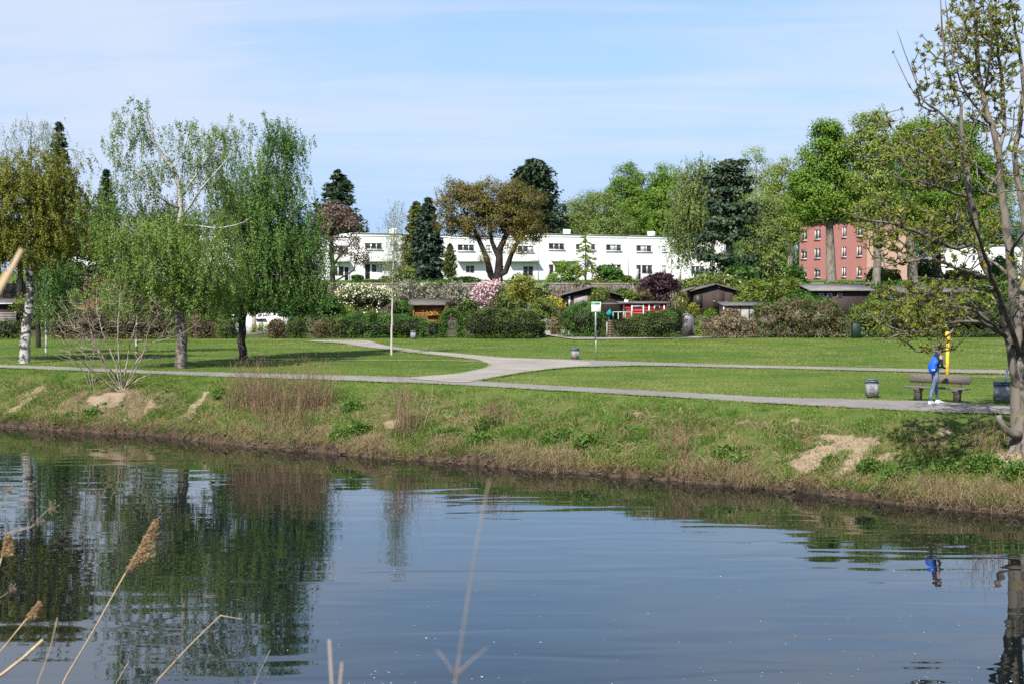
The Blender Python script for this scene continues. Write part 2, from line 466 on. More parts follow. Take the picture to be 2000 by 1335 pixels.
mud_c = mixc(nt, ramp(nt, noise(nt, 4.0, 7, 0.7), 0.35, 0.65), (0.022, 0.016, 0.011), (0.088, 0.062, 0.042))
col = mixc(nt, attr(nt, 'mud'), col, mud_c)
nt.links.new(col, pr.inputs['Base Color'])
nt.links.new(bump(nt, math_n(nt, 'ADD', n3, math_n(nt, 'MULTIPLY', noise(nt, 7.0, 5, 0.6), 1.5)), 0.5, 0.03), pr.inputs['Normal'])
nt.links.new(pr.outputs[0], out.inputs[0])
ground = struct(mesh_np('ground', GV, GF, m_ground, smooth=True))
garden = ((GV[:, 1] > 104) & (GV[:, 1] < 140.1)) * 1.0
for nm, arr in (('sand', sand), ('mud', mud), ('bank', bankm), ('garden', garden), ('bare', bare)):
    a = ground.data.attributes.new(nm, 'FLOAT', 'POINT'); a.data.foreach_set('value', arr.astype(np.float32))

# ---------------------------------------------------------------- the river
m_water, nt, out = new_mat('water')
pr = N(nt, 'ShaderNodeBsdfPrincipled', Roughness=0.01, IOR=1.6)
pr.inputs['Base Color'].default_value = (0.006, 0.0085, 0.009, 1)
pr.inputs['Specular IOR Level'].default_value = 0.5
w1 = noise(nt, 1.0, 1, 0.4, sc3=(0.32, 1.15, 1), dist=0.5)
w2 = noise(nt, 3.2, 2, 0.5, sc3=(0.35, 1.3, 1), dist=0.3)
calm = ramp(nt, noise(nt, 0.10, 2, 0.5, sc3=(0.6, 1.2, 1)), 0.38, 0.66, 0.3, 1.0)
hh = math_n(nt, 'ADD', math_n(nt, 'MULTIPLY', math_n(nt, 'MULTIPLY', w1, 1.0), ramp(nt, noise(nt, 0.07, 2, 0.5, sc3=(0.5, 1.3, 1)), 0.35, 0.65, 0.35, 1.15)), math_n(nt, 'MULTIPLY', math_n(nt, 'MULTIPLY', w2, calm), 0.09))
nt.links.new(bump(nt, hh, 1.0, 0.013), pr.inputs['Normal'])
nt.links.new(pr.outputs[0], out.inputs[0])
wx = np.concatenate([-np.geomspace(1400, 60, 8), np.linspace(-50, 45, 20), np.geomspace(60, 1400, 8)])
WV = []; 
for x in wx: WV += [(x, 9.0, 0.0), (x, 24.0, 0.0), (x, float(Yw(x)) + 0.8, 0.0)]
WF = [(3 * i + j, 3 * i + 3 + j, 3 * i + 4 + j, 3 * i + 1 + j) for i in range(len(wx) - 1) for j in range(2)]
struct(mesh_np('river_water', WV, np.array(WF), m_water))
# flecks of foam drifting on the near water
r = rs(91)
fx = r.uniform(-7, 11, 330); fy = 19 + r.uniform(0, 1, 330) ** 1.7 * 13
ok = fx > -4 + (fy - 19) * -0.1
fx, fy = fx[ok], fy[ok]; n = len(fx)
sx = r.uniform(0.004, 0.013, n) * (1 + (r.random(n) < .12) * 0.8); an = np.arange(6) * PI / 3
FV = np.stack([fx[:, None] + sx[:, None] * np.cos(an) * r.uniform(0.6, 1.2, (n, 6)), fy[:, None] + 1.4 * sx[:, None] * np.sin(an) * r.uniform(0.6, 1.2, (n, 6)), np.full((n, 6), 0.004)], -1).reshape(-1, 3)
o = mesh_np('foam_flecks', FV, np.arange(n * 6).reshape(n, 6), plain('foam', (0.5, 0.52, 0.54), rough=0.7)); o['kind'] = 'stuff'; o['label'] = 'white flecks of foam drifting on the near water'

# ---------------------------------------------------------------- paths
m_path, nt, out = new_mat('path_asphalt')
pr = N(nt, 'ShaderNodeBsdfPrincipled', Roughness=0.9); pr.inputs['Specular IOR Level'].default_value = 0.2
q1 = noise(nt, 0.35, 5, 0.6); q2 = noise(nt, 30.0, 5, 0.7); q3 = noise(nt, 2.2, 5, 0.6)
c = mixc(nt, ramp(nt, q1, 0.35, 0.65), (0.195, 0.18, 0.175), (0.25, 0.232, 0.22))
c = mixc(nt, ramp(nt, q3, 0.45, 0.75, 0, 0.8), c, (0.29, 0.26, 0.22))
c = mixc(nt, ramp(nt, noise(nt, 1.1, 7, 0.7, dist=1.0), 0.56, 0.66, 0, 0.7), c, (0.165, 0.155, 0.15))
c = mixc(nt, ramp(nt, q2, 0.3, 0.7), mixc(nt, 1.0, c, (0.8, 0.8, 0.8), 'MULTIPLY'), c)
nt.links.new(c, pr.inputs['Base Color']); nt.links.new(bump(nt, q2, 0.5, 0.01), pr.inputs['Normal'])
nt.links.new(pr.outputs[0], out.inputs[0])
m_gravel, nt, out = new_mat('path_light')
pr = N(nt, 'ShaderNodeBsdfPrincipled', Roughness=0.95); pr.inputs['Specular IOR Level'].default_value = 0.1
c = mixc(nt, ramp(nt, noise(nt, 0.5, 5, 0.6), 0.35, 0.65), (0.25, 0.228, 0.205), (0.33, 0.30, 0.27))
c = mixc(nt, ramp(nt, noise(nt, 1.4, 7, 0.7, dist=1.0), 0.54, 0.68, 0, 0.6), c, (0.205, 0.185, 0.165))
c = mixc(nt, ramp(nt, noise(nt, 26, 5, 0.7), 0.3, 0.7), mixc(nt, 1.0, c, (0.82, 0.82, 0.82), 'MULTIPLY'), c)
nt.links.new(c, pr.inputs['Base Color']); nt.links.new(pr.outputs[0], out.inputs[0])
def dense(poly, step=12.0):
    r = []
    for (a, b) in zip(poly[:-1], poly[1:]):
        n = max(1, int(abs(b[0] - a[0]) / step))
        for i in range(n): r.append((a[0] + (b[0] - a[0]) * i / n, a[1] + (b[1] - a[1]) * i / n))
    return r + [poly[-1]]
def strip(name, U, L, z, mat, wob=0.10, seed=1):
    """a band between two edges given in the photograph, laid on the lawn"""
    xs_ = np.arange(max(U[0][0], L[0][0]), min(U[-1][0], L[-1][0]) + 1, 3.0)
    u = np.interp(xs_, *zip(*U)); l = np.interp(xs_, *zip(*L))
    A = np.array([on(x, y) for x, y in zip(xs_, u)]); B = np.array([on(x, y) for x, y in zip(xs_, l)])
    A[:, 1] += (fbm(A[:, 0] * 2.5, A[:, 1] * 0, seed) - 0.5) * wob * 4; B[:, 1] += (fbm(B[:, 0] * 2.5, B[:, 1] * 0, seed + 5) - 0.5) * wob * 4
    A[:, 2] = z; B[:, 2] = z
    n = len(xs_)
    i = np.arange(n - 1)
    o = struct(mesh_np(name, np.concatenate([A, B]), np.stack([n + i, n + i + 1, i + 1, i], 1), mat))
    return o, np.concatenate([A[:, :2], B[::-1, :2]])
PATHS = []
o, poly = strip('riverside_path', NEAR_U, NEAR_L, LEVEL + 0.012, m_path); PATHS.append(poly)
o, poly = strip('upper_path', [(940, 694.5), (990, 699), (1113, 702), (1250, 707), (1500, 714), (1800, 720.5), (1960, 722.5), (2120, 727), (2300, 733)],
                [(940, 708), (990, 712), (1113, 717), (1250, 713.4), (1500, 719), (1800, 726.5), (1960, 729.5), (2120, 735), (2300, 742)], LEVEL + 0.020, m_path, seed=11); PATHS.append(poly)
JUNC = [(600, 665.2), (660, 664.4), (722, 664.5), (735, 670), (764, 677.5), (828, 685), (925, 693), (990, 699), (1060, 701), (1113, 703.5), (1160, 709), (1152, 714.5), (1087, 719), (1022, 727), (974, 735.5), (931, 743.6), (905, 748), (850, 744), (790, 739),
        (827, 734.5), (876, 732), (912, 726), (945, 719.5), (956, 713), (948, 707), (925, 701), (828, 691), (764, 683.5), (700, 676.5), (665, 669.5), (600, 667)]
def smooth_poly(P):
    r = []
    for i in range(len(P)):
        a, b = np.array(P[i]), np.array(P[(i + 1) % len(P)]); r += [a * .75 + b * .25, a * .25 + b * .75]
    return r
JP = np.array([on(x, y) for x, y in smooth_poly(JUNC)]); JP[:, 2] = LEVEL + 0.028
from mathutils.geometry import tessellate_polygon
tri = np.array([list(t) for t in tessellate_polygon([[Vector(p) for p in JP]])])
struct(mesh_np('path_junction', JP, tri, m_gravel)); PATHS.append(JP[:, :2])
GP = [(1066, 640.5), (1089, 648), (1123, 655.8), (1163, 660.2), (1300, 658.6), (1560, 656), (1960, 655.5), (2300, 655), (2300, 657.2), (1960, 657.6), (1560, 658), (1300, 661), (1163, 663.2), (1123, 663.2), (1092, 659.5), (1062, 656), (1040, 650)]
GPW = np.array([on(x, y) for x, y in dense(GP, 40)]); GPW[:, 2] = [float(H(p[0], p[1])) + 0.06 for p in GPW]
tri = np.array([list(t) for t in tessellate_polygon([[Vector(p) for p in GPW]])])
struct(mesh_np('garden_path', GPW, tri, m_gravel)); PATHS.append(GPW[:, :2])
# trodden trails: bare soil with broken edges
m_trail, nt, out = new_mat('trail_soil')
pr = N(nt, 'ShaderNodeBsdfPrincipled', Roughness=0.95)
nt.links.new(mixc(nt, ramp(nt, noise(nt, 3, 5, 0.6), 0.35, 0.65), (0.26, 0.21, 0.12), (0.16, 0.15, 0.06)), pr.inputs['Base Color'])
tp = N(nt, 'ShaderNodeBsdfTransparent'); ms = N(nt, 'ShaderNodeMixShader')
nt.links.new(ramp(nt, noise(nt, 5, 6, 0.7), 0.40, 0.6), ms.inputs[0])
nt.links.new(tp.outputs[0], ms.inputs[1]); nt.links.new(pr.outputs[0], ms.inputs[2]); nt.links.new(ms.outputs[0], out.inputs[0])
strip('trodden_trail', [(-200, 692.5), (0, 695), (300, 697.2), (660, 702.2), (860, 702.6), (956, 703.4)], [(-200, 694), (0, 696.6), (300, 699), (660, 704), (860, 704.6), (956, 706.5)], LEVEL + 0.008, m_trail)
strip('trodden_verge', [(1870, 733), (1920, 733.5), (2100, 737)], [(1870, 735), (1920, 737.5), (2100, 741)], LEVEL + 0.008, m_trail)
# ================================================================ plants: how they grow
def leaves(C, size, r, aspect=0.62, axis=None, upbias=0.35, tri=False, nb=None):
    """one small rhombic (or three-cornered) leaf at each centre"""
    n = len(C)
    size = np.asarray(size) * np.ones(n)
    nrm = unit(r.normal(size=(n, 3)) + np.array([0, -0.15, upbias])) if nb is None else unit(r.normal(size=(n, 3)) * 0.5 + nb + np.array([0, 0, upbias]))
    if axis is None: axis = r.normal(size=(n, 3))
    a = unit(axis - nrm * (axis * nrm).sum(1, keepdims=True)); b = np.cross(nrm, a)
    h = size[:, None] * 0.5; w = h * aspect
    if tri:
        V = np.stack([C - a * h - b * w, C - a * h + b * w, C + a * h], 1).reshape(-1, 3)
        return V, np.arange(n * 3).reshape(n, 3)
    V = np.stack([C - a * h, C + b * w - a * h * .15, C + a * h, C - b * w - a * h * .15], 1).reshape(-1, 3)
    return V, np.arange(n * 4).reshape(n, 4)
def crown_mesh(name, C, size, r, mat, parent, tint=None, **kw):
    V, F = leaves(C, size, r, **kw)
    k = F.shape[1]
    if tint is None: tint = r.random(len(C))
    o = mesh_np(name, V, F, mat, parent, tint=np.repeat(tint, k)); o['kind'] = 'stuff'
    return o
def blobs3(blobs, Y, deep=0.9):
    """(px, py, rx, ry[, dy[, weight]]) of the photograph at depth Y: centres and radii in metres"""
    out = []
    for b in blobs:
        px, py, rx, ry = b[:4]; dy = b[4] if len(b) > 4 else 0.0; w = b[5] if len(b) > 5 else 1.0
        s = Y / FPX
        out.append((at(px, py, Y) + np.array([0, dy, 0]), np.array([rx * s, max(min(rx, ry * 1.3) * s * deep, 0.3), ry * s]), w))
    return out
def in_blobs(bl, n, r, shell=0.55, pw=0.8):
    vol = np.array([np.prod(R) ** pw * w for c, R, w in bl]); vol /= vol.sum()
    k = r.choice(len(bl), n, p=vol)
    d = unit(r.normal(size=(n, 3))); rad = r.random(n) ** (1.0 / 3 * (1 - shell) + 0.12 * shell)
    c = np.array([b[0] for b in bl])[k]; R = np.array([b[1] for b in bl])[k]
    return c + d * R * rad[:, None]

def resample(P, seg):
    P = np.asarray(P, float); d = np.linalg.norm(np.diff(P, axis=0), axis=1); L = np.concatenate([[0], np.cumsum(d)])
    n = max(2, int(L[-1] / seg) + 1); s = np.linspace(0, L[-1], n)
    return np.stack([np.interp(s, L, P[:, i]) for i in range(P.shape[1])], 1)
class Wood:
    """a branching skeleton: given stems, then a branch grown to each point of the crown"""
    def __init__(s, seg=0.5): s.P = []; s.par = []; s.fix = []; s.tip = []; s.seg = seg; s.len = []
    def stem(s, P, r0, r1, attach=False, wob=0.0, rng=None):
        Q = resample(P, s.seg)
        if wob and len(Q) > 2: Q[1:-1] += rng.normal(size=(len(Q) - 2, 3)) * wob
        rad = np.linspace(1, 0, len(Q)) ** 1.0 * (r0 - r1) + r1
        p = -1; l = 0.0
        if attach and s.P:
            A = np.array(s.P); i = int(np.argmin(np.linalg.norm(A - Q[0], axis=1))); p = i; l = s.len[i]; Q = Q[1:]; rad = rad[1:]
        for q, rr in zip(Q, rad):
            s.P.append(q); s.par.append(p); s.fix.append(rr); l += s.seg; s.len.append(l); p = len(s.P) - 1
        return s
    def grow(s, A, rng, rise=0.4, wander=0.12, lenw=0.12, up=0.35, order=None):
        nb = len(s.P)
        base = np.array(s.P)
        d0 = np.array([np.min(np.linalg.norm(base - a, axis=1)) for a in A])
        cap = nb + len(A) * 14
        arr = np.zeros((cap, 3)); arr[:nb] = base; ln = np.zeros(cap); ln[:nb] = s.len; n = nb
        for k in np.argsort(d0):
            a = A[k]
            D = a - arr[:n]; dist = np.linalg.norm(D, axis=1); hor = np.hypot(D[:, 0], D[:, 1])
            cost = dist + np.maximum(0, rise * hor - D[:, 2]) * 0.9 + lenw * ln[:n]
            i = int(np.argmin(cost)); d = dist[i]
            m = max(1, min(13, int(d / s.seg)))
            p0 = arr[i]
            gp = s.par[i]
            dirn = unit(p0 - arr[gp]) if gp >= 0 else np.array([0, 0, 1.0])
            ctrl = p0 + (unit(a - p0) * 0.6 + dirn * 0.3 + np.array([0, 0, up])) * d * 0.45
            par = i
            for j in range(1, m + 1):
                t = j / m
                q = (1 - t) ** 2 * p0 + 2 * t * (1 - t) * ctrl + t * t * a
                if j < m: q = q + rng.normal(size=3) * wander * s.seg
                s.P.append(q); s.par.append(par); s.fix.append(0.0); ln[n] = ln[par] + d / m; s.len.append(ln[n]); arr[n] = q
                par = n; n += 1
            s.tip.append(par)
        return s
    def mesh(s, tip_r, e=2.4, kmax=8, rscale=1.0):
        n = len(s.P); P = np.array(s.P); w = np.zeros(n); nch = np.zeros(n, int)
        for i in range(n - 1, -1, -1):
            if nch[i] == 0: w[i] = 1.0
            if s.par[i] >= 0: w[s.par[i]] += w[i]; nch[s.par[i]] += 1
        R = np.maximum(tip_r * w ** (1 / e) * rscale, np.array(s.fix)); s.R = R
        ch = [[] for _ in range(n)]
        for i in range(n):
            if s.par[i] >= 0: ch[s.par[i]].append(i)
        Vs = []; Fs = []; off = 0
        starts = [(-1, i) for i in range(n) if s.par[i] < 0]
        while starts:
            p, i = starts.pop()
            chain = [i]
            while ch[chain[-1]]:
                c = ch[chain[-1]]
                main = max(c, key=lambda q: R[q] + (1 if s.fix[q] > 0 else 0))
                starts += [(chain[-1], q) for q in c if q != main]
                chain.append(main)
            idx = ([p] if p >= 0 else []) + chain
            if len(idx) < 2: continue
            rr = R[idx].copy()
            if p >= 0: rr[0] = min(rr[1] * 1.15, R[p])
            rr[-1] *= 0.5
            rm = rr.max()
            k = kmax if rm > 0.12 else (6 if rm > 0.05 else (4 if rm > 0.018 else 3))
            V, F = tube_np(P[idx], rr, k)
            Vs.append(V); Fs.append(F + off); off += len(V)
        return np.concatenate(Vs), np.concatenate(Fs)
def ribbons(S, E, w, r, bend=None):
    """thin hanging twigs as narrow three-sided strands"""
    n = len(S); mid = (S + E) / 2 + (0 if bend is None else bend)
    a = unit(r.normal(size=(n, 3)) * np.array([1, 1, 0.1])) * w
    V = np.stack([S - a, S + a, mid - a * .7, mid + a * .7, E], 1).reshape(-1, 3)
    b = np.arange(n)[:, None] * 5
    F4 = b + np.array([0, 1, 3, 2]); F3 = b + np.array([2, 3, 4])
    return V, F4, F3
def pxline(L, Y): return np.array([at(q[0], q[1], Y + (q[2] if len(q) > 2 else 0.0)) for q in L])
def ground_z(p): return float(H(p[0], p[1]))

# bark and leaf colours
B_GREY = bark_mat('bark_grey', (0.20, 0.175, 0.145), (0.11, 0.095, 0.08))
B_DARK = bark_mat('bark_dark', (0.036, 0.030, 0.026), (0.018, 0.015, 0.013))
B_BIRCH = bark_mat('bark_birch', (0.40, 0.39, 0.37), (0.04, 0.036, 0.032), scale=3.0, lo=0.46, hi=0.56, sc3=(1, 1, 1.4))
B_BIRCH_OLD = bark_mat('bark_birch_old', (0.36, 0.345, 0.32), (0.085, 0.075, 0.068), scale=5.0, lo=0.48, hi=0.64, sc3=(1, 1, 1.5), bmp=0.03, foot=(4.5, 7.0, (0.20, 0.175, 0.15), (0.055, 0.047, 0.04)))
B_BIRCH_DARK = bark_mat('bark_birch_dark', (0.035, 0.031, 0.028), (0.30, 0.29, 0.27), scale=4.0, lo=0.58, hi=0.68, sc3=(1, 1, 0.8))
B_WHITE = bark_mat('bark_young_birch', (0.44, 0.41, 0.35), (0.17, 0.145, 0.11), scale=6.0, lo=0.58, hi=0.68, sc3=(1, 1, 2.5))
B_ASH = bark_mat('bark_ash', (0.17, 0.15, 0.125), (0.075, 0.066, 0.056), (0.27, 0.19, 0.03), scale=4.0, sc3=(1, 1, 0.5), c3lo=0.60, c3hi=0.68)
B_TWIG = bark_mat('bark_twig', (0.24, 0.20, 0.15), (0.12, 0.095, 0.07), scale=8)
L_BIRCH = leaf_mat('leaf_birch', (0.055, 0.105, 0.013), (0.120, 0.185, 0.030), (0.17, 0.20, 0.06))
L_BIRCH2 = leaf_mat('leaf_birch_deep', (0.034, 0.082, 0.014), (0.078, 0.150, 0.030), (0.11, 0.18, 0.05))
L_OLIVE = leaf_mat('leaf_olive', (0.066, 0.080, 0.008), (0.130, 0.135, 0.014), (0.165, 0.155, 0.02))
L_PALE = leaf_mat('leaf_pale', (0.075, 0.105, 0.035), (0.13, 0.16, 0.06))
L_COPPER = leaf_mat('leaf_copper', (0.066, 0.060, 0.013), (0.122, 0.098, 0.027), (0.12, 0.13, 0.03), trans=0.25)
L_LIME = leaf_mat('leaf_lime', (0.045, 0.098, 0.009), (0.100, 0.165, 0.017), (0.14, 0.19, 0.03))
L_LIME2 = leaf_mat('leaf_lime_light', (0.085, 0.125, 0.020), (0.15, 0.19, 0.035))
L_WILLOW = leaf_mat('leaf_willow', (0.070, 0.105, 0.022), (0.125, 0.165, 0.042))
L_CONIF = leaf_mat('needles_dark', (0.008, 0.020, 0.008), (0.020, 0.038, 0.014), trans=0.05)
L_SPRUCE = leaf_mat('needles_blue', (0.014, 0.028, 0.017), (0.036, 0.056, 0.038), trans=0.05)
L_PINE = leaf_mat('needles_pine', (0.014, 0.030, 0.014), (0.04, 0.062, 0.032), (0.085, 0.055, 0.03), trans=0.08)
L_THUJA = leaf_mat('needles_thuja', (0.035, 0.05, 0.010), (0.075, 0.085, 0.018), trans=0.1)
L_HEDGE = leaf_mat('leaf_hedge', (0.022, 0.045, 0.007), (0.055, 0.085, 0.014), (0.075, 0.075, 0.025), trans=0.2)
L_HEDGE_G = leaf_mat('leaf_hedge_green', (0.022, 0.060, 0.008), (0.055, 0.115, 0.016), trans=0.25)
L_HEDGE_B = leaf_mat('leaf_hedge_brown', (0.055, 0.042, 0.020), (0.10, 0.075, 0.035), (0.06, 0.09, 0.02), trans=0.15)
L_BRAMBLE = leaf_mat('leaf_bramble', (0.085, 0.060, 0.036), (0.15, 0.115, 0.065), (0.07, 0.10, 0.02), trans=0.15)
L_SHRUB = leaf_mat('leaf_shrub', (0.065, 0.095, 0.014), (0.12, 0.155, 0.028), trans=0.3)
L_PURPLE = leaf_mat('leaf_purple', (0.014, 0.006, 0.010), (0.045, 0.018, 0.026), trans=0.1)
L_CREAM = leaf_mat('blossom_cream', (0.42, 0.40, 0.27), (0.60, 0.57, 0.42), trans=0.2)
L_GREYWH = leaf_mat('blossom_grey', (0.13, 0.125, 0.085), (0.22, 0.21, 0.17), (0.55, 0.52, 0.48), trans=0.2)
L_PINK = leaf_mat('blossom_pink', (0.40, 0.24, 0.29), (0.62, 0.45, 0.50), trans=0.2)
L_YELLOW = leaf_mat('blossom_yellow', (0.40, 0.28, 0.02), (0.22, 0.22, 0.03), trans=0.2)
L_RUST = leaf_mat('twigs_rust', (0.085, 0.055, 0.042), (0.14, 0.095, 0.075), trans=0.0, gain=1.2)
L_ASH = leaf_mat('leaf_ash', (0.085, 0.10, 0.010), (0.175, 0.185, 0.024), (0.075, 0.045, 0.018), trans=0.3)
L_WEED = leaf_mat('leaf_weed', (0.030, 0.075, 0.010), (0.075, 0.135, 0.022), (0.12, 0.15, 0.03), trans=0.3)

def birch(name, label, Y, base, stems, blobs, n_att, strands, leaf_n, Lr, mat, bark, seed, leaf=0.075, twig=0.006, spread=0.35, lean=0.12, group=None, skirt=1.3, kmax=10, shell=0.45):
    """weeping birch: stems as seen, branches to the crown, leaves on hanging strands"""
    r = rs(seed); Y = rank_depth(Y)
    b = at(base[0], base[1], Y); b[2] = ground_z(b) - 0.06
    t = thing(name, label, 'tree', b, group=group)
    W = Wood(0.45)
    for i, (L, r0, r1) in enumerate(stems):
        P = pxline(L, Y)
        if i == 0: P[0] = b
        W.stem(P, r0, r1, attach=i > 0, wob=min(0.035, r0 * 0.14), rng=r)
    bl = blobs3(blobs, Y)
    A = in_blobs(bl, n_att, r, shell)
    W.grow(A, r, rise=0.5, wander=0.18, up=0.4)
    V, F = W.mesh(twig, 2.5, kmax)
    mesh_np('trunk', V, F, bark, t, smooth=True)
    S = np.repeat(A, strands, 0) + r.normal(size=(n_att * strands, 3)) * spread * np.array([1, 1, 0.5])
    L = r.uniform(Lr[0], Lr[1], len(S)) * (0.6 + 0.8 * r.random(len(S)))
    E = S + np.stack([r.normal(size=len(S)) * 0.24 * L + lean * L, r.normal(size=len(S)) * 0.24 * L, -L * 0.95], 1)
    E[:, 2] = np.maximum(E[:, 2], np.minimum(LEVEL + skirt + r.random(len(S)) ** 2 * 1.1, S[:, 2]))
    Vr, F4, F3 = ribbons(S, E, 0.006, r)
    mesh_np('twigs', Vr, [F4, F3], B_TWIG, t)['kind'] = 'stuff'
    k = np.repeat(np.arange(len(S)), leaf_n); u = r.random(len(k)) ** 0.9
    C = S[k] + (E[k] - S[k]) * u[:, None] + r.normal(size=(len(k), 3)) * 0.055
    tint = np.clip(r.random(len(k)) * 0.75 + np.repeat(r.random(len(S)), leaf_n) * 0.35 - 0.08, 0, 1)
    ax = r.normal(size=(len(k), 3)) * 0.6 + np.array([0.1, 0, -1.0])
    cen = np.mean(A, axis=0)
    crown_mesh('crown', C, leaf * r.uniform(0.6, 1.3, len(k)), r, mat, t, tint, axis=ax, upbias=0.2, nb=unit((C - cen) * np.array([1, 1, .5])) * 0.45 + np.repeat(unit(r.normal(size=(len(S), 3))), leaf_n, 0) * 0.4)
    return t

def broadleaf(name, label, Y, base, stems, blobs, n_att, per, cr, leaf, mat, bark, seed, tip=0.012, group=None, shell=0.6, flat=1.0, rise=0.35, tri=False, deep=0.9, under=True, upb=0.45, cat='tree'):
    """tree with leaf clumps at the branch ends"""
    r = rs(seed); Y = rank_depth(Y)
    b = at(base[0], base[1], Y); b[2] = ground_z(b) - 0.08
    t = thing(name, label, cat, b, group=group)
    W = Wood(0.8 if Y > 120 else 0.5)
    for i, (L, r0, r1) in enumerate(stems):
        P = pxline(L, Y)
        if i == 0: P[0] = b
        W.stem(P, r0, r1, attach=i > 0, wob=0.03 * (Y / 100), rng=r)
    A = in_blobs(blobs3(blobs, Y, deep), n_att, r, shell)
    W.grow(A, r, rise=rise, wander=0.16)
    V, F = W.mesh(tip, 2.3)
    mesh_np('trunk', V, F, bark, t, smooth=True)
    if per:
        C = np.repeat(A, per, 0); g = unit(r.normal(size=C.shape)) * (r.random((len(C), 1)) ** 0.55 * 1.35 + 0.1)
        C = C + g * cr * np.array([1, 1, 0.72 * flat]) * np.repeat(r.uniform(0.6, 1.35, n_att), per)[:, None]
        tint = np.clip(r.random(len(C)) * 0.42 + np.repeat(r.random(n_att), per) * 0.62 - 0.04, 0, 1)
        cen = np.mean(A, axis=0)
        crown_mesh('crown', C, leaf * r.uniform(0.5, 1.3, len(C)), r, mat, t, tint, tri=tri, upbias=upb * .6, nb=unit(g) * 0.75 + unit(C - cen) * 0.55)
    return t

def conifer(name, label, Y, apex, base_y, half_px, mat, seed, droop=0.25, whorls=34, per=8, leaf=0.42, prof=None, skirt=0.06, group=None, bark=None, dens=26, base_px=None):
    """spruce or fir: straight stem, whorls of drooping boughs set with needle sprays"""
    r = rs(seed); Y = rank_depth(Y)
    top = at(apex[0], apex[1], Y); bot = at(base_px if base_px else apex[0], base_y, Y)
    bot[2] = min(bot[2], top[2] - 2); gz = ground_z(bot)
    b = np.array([bot[0], Y, gz - 0.1])
    t = thing(name, label, 'tree', b, group=group)
    Ht = top[2] - b[2]; low = bot[2]
    half = half_px * Y / FPX
    MBs = MB(); MBs.tube(np.array([b, b * .6 + top * .4, b * .2 + top * .8, top]), [Ht * 0.018, Ht * 0.013, Ht * 0.006, 0.01], 8)
    C = []; AX = []
    BV = []; BF = []; off = 0
    for i in range(whorls):
        u = ((i + r.uniform(-.4, .4)) / whorls) ** 1.0
        u = min(max(u, 0.004), 1.0)                        # 0 at the tip, 1 at the lowest bough
        z = top[2] - u * (top[2] - low)
        wid = (np.interp(u, *prof) if prof else u ** 0.8) * half
        cxy = b[:2] + (top[:2] - b[:2]) * (z - b[2]) / Ht
        for j in range(per):
            an = r.uniform(0, 2 * PI); L = wid * r.uniform(0.62, 1.12) + 0.12
            d = np.array([math.cos(an), math.sin(an), 0])
            p0 = np.array([cxy[0], cxy[1], z + r.uniform(-.15, .15) * (top[2] - low) / whorls])
            n = max(4, int(dens * (0.35 + 0.65 * L / max(half, 0.1))))
            s = r.random(n) ** 0.75
            pts = p0 + d * (s * L)[:, None] + np.array([0, 0, 1.0]) * (-droop * L * s ** 1.4 + 0.12 * L * s ** 3)[:, None]
            side = np.array([-d[1], d[0], 0]); off_ = r.normal(size=n) * 0.17 * L * (1 - 0.55 * s)
            pts = pts + side * off_[:, None] + np.array([0, 0, 1.0]) * (r.normal(size=n) * 0.06 * L - np.abs(off_) * 0.2)[:, None]
            C.append(pts); AX.append(d * 1.0 + side * np.sign(off_)[:, None] * 0.7 + np.array([0, 0, -0.25]) + r.normal(size=(n, 3)) * 0.25)
            if L > 0.5:
                q = np.array([p0, p0 + d * L * .5 - np.array([0, 0, droop * L * .35]), p0 + d * L * .92 - np.array([0, 0, droop * L * .8])])
                V, F = tube_np(q, np.array([0.05, 0.03, 0.01]) * min(1.5, L / 2), 3); BV.append(V); BF.append(F + off); off += len(V)
    for V, F in zip(BV, [None] * 0): pass
    if BV: MBs.addn(np.concatenate(BV), np.concatenate(BF))
    MBs.build('trunk', bark or B_DARK, t, smooth=True)
    C = np.concatenate(C); AX = np.concatenate(AX)
    crown_mesh('needles', C, leaf * r.uniform(0.6, 1.3, len(C)), r, mat, t, axis=AX, aspect=0.38, upbias=0.9)
    return t

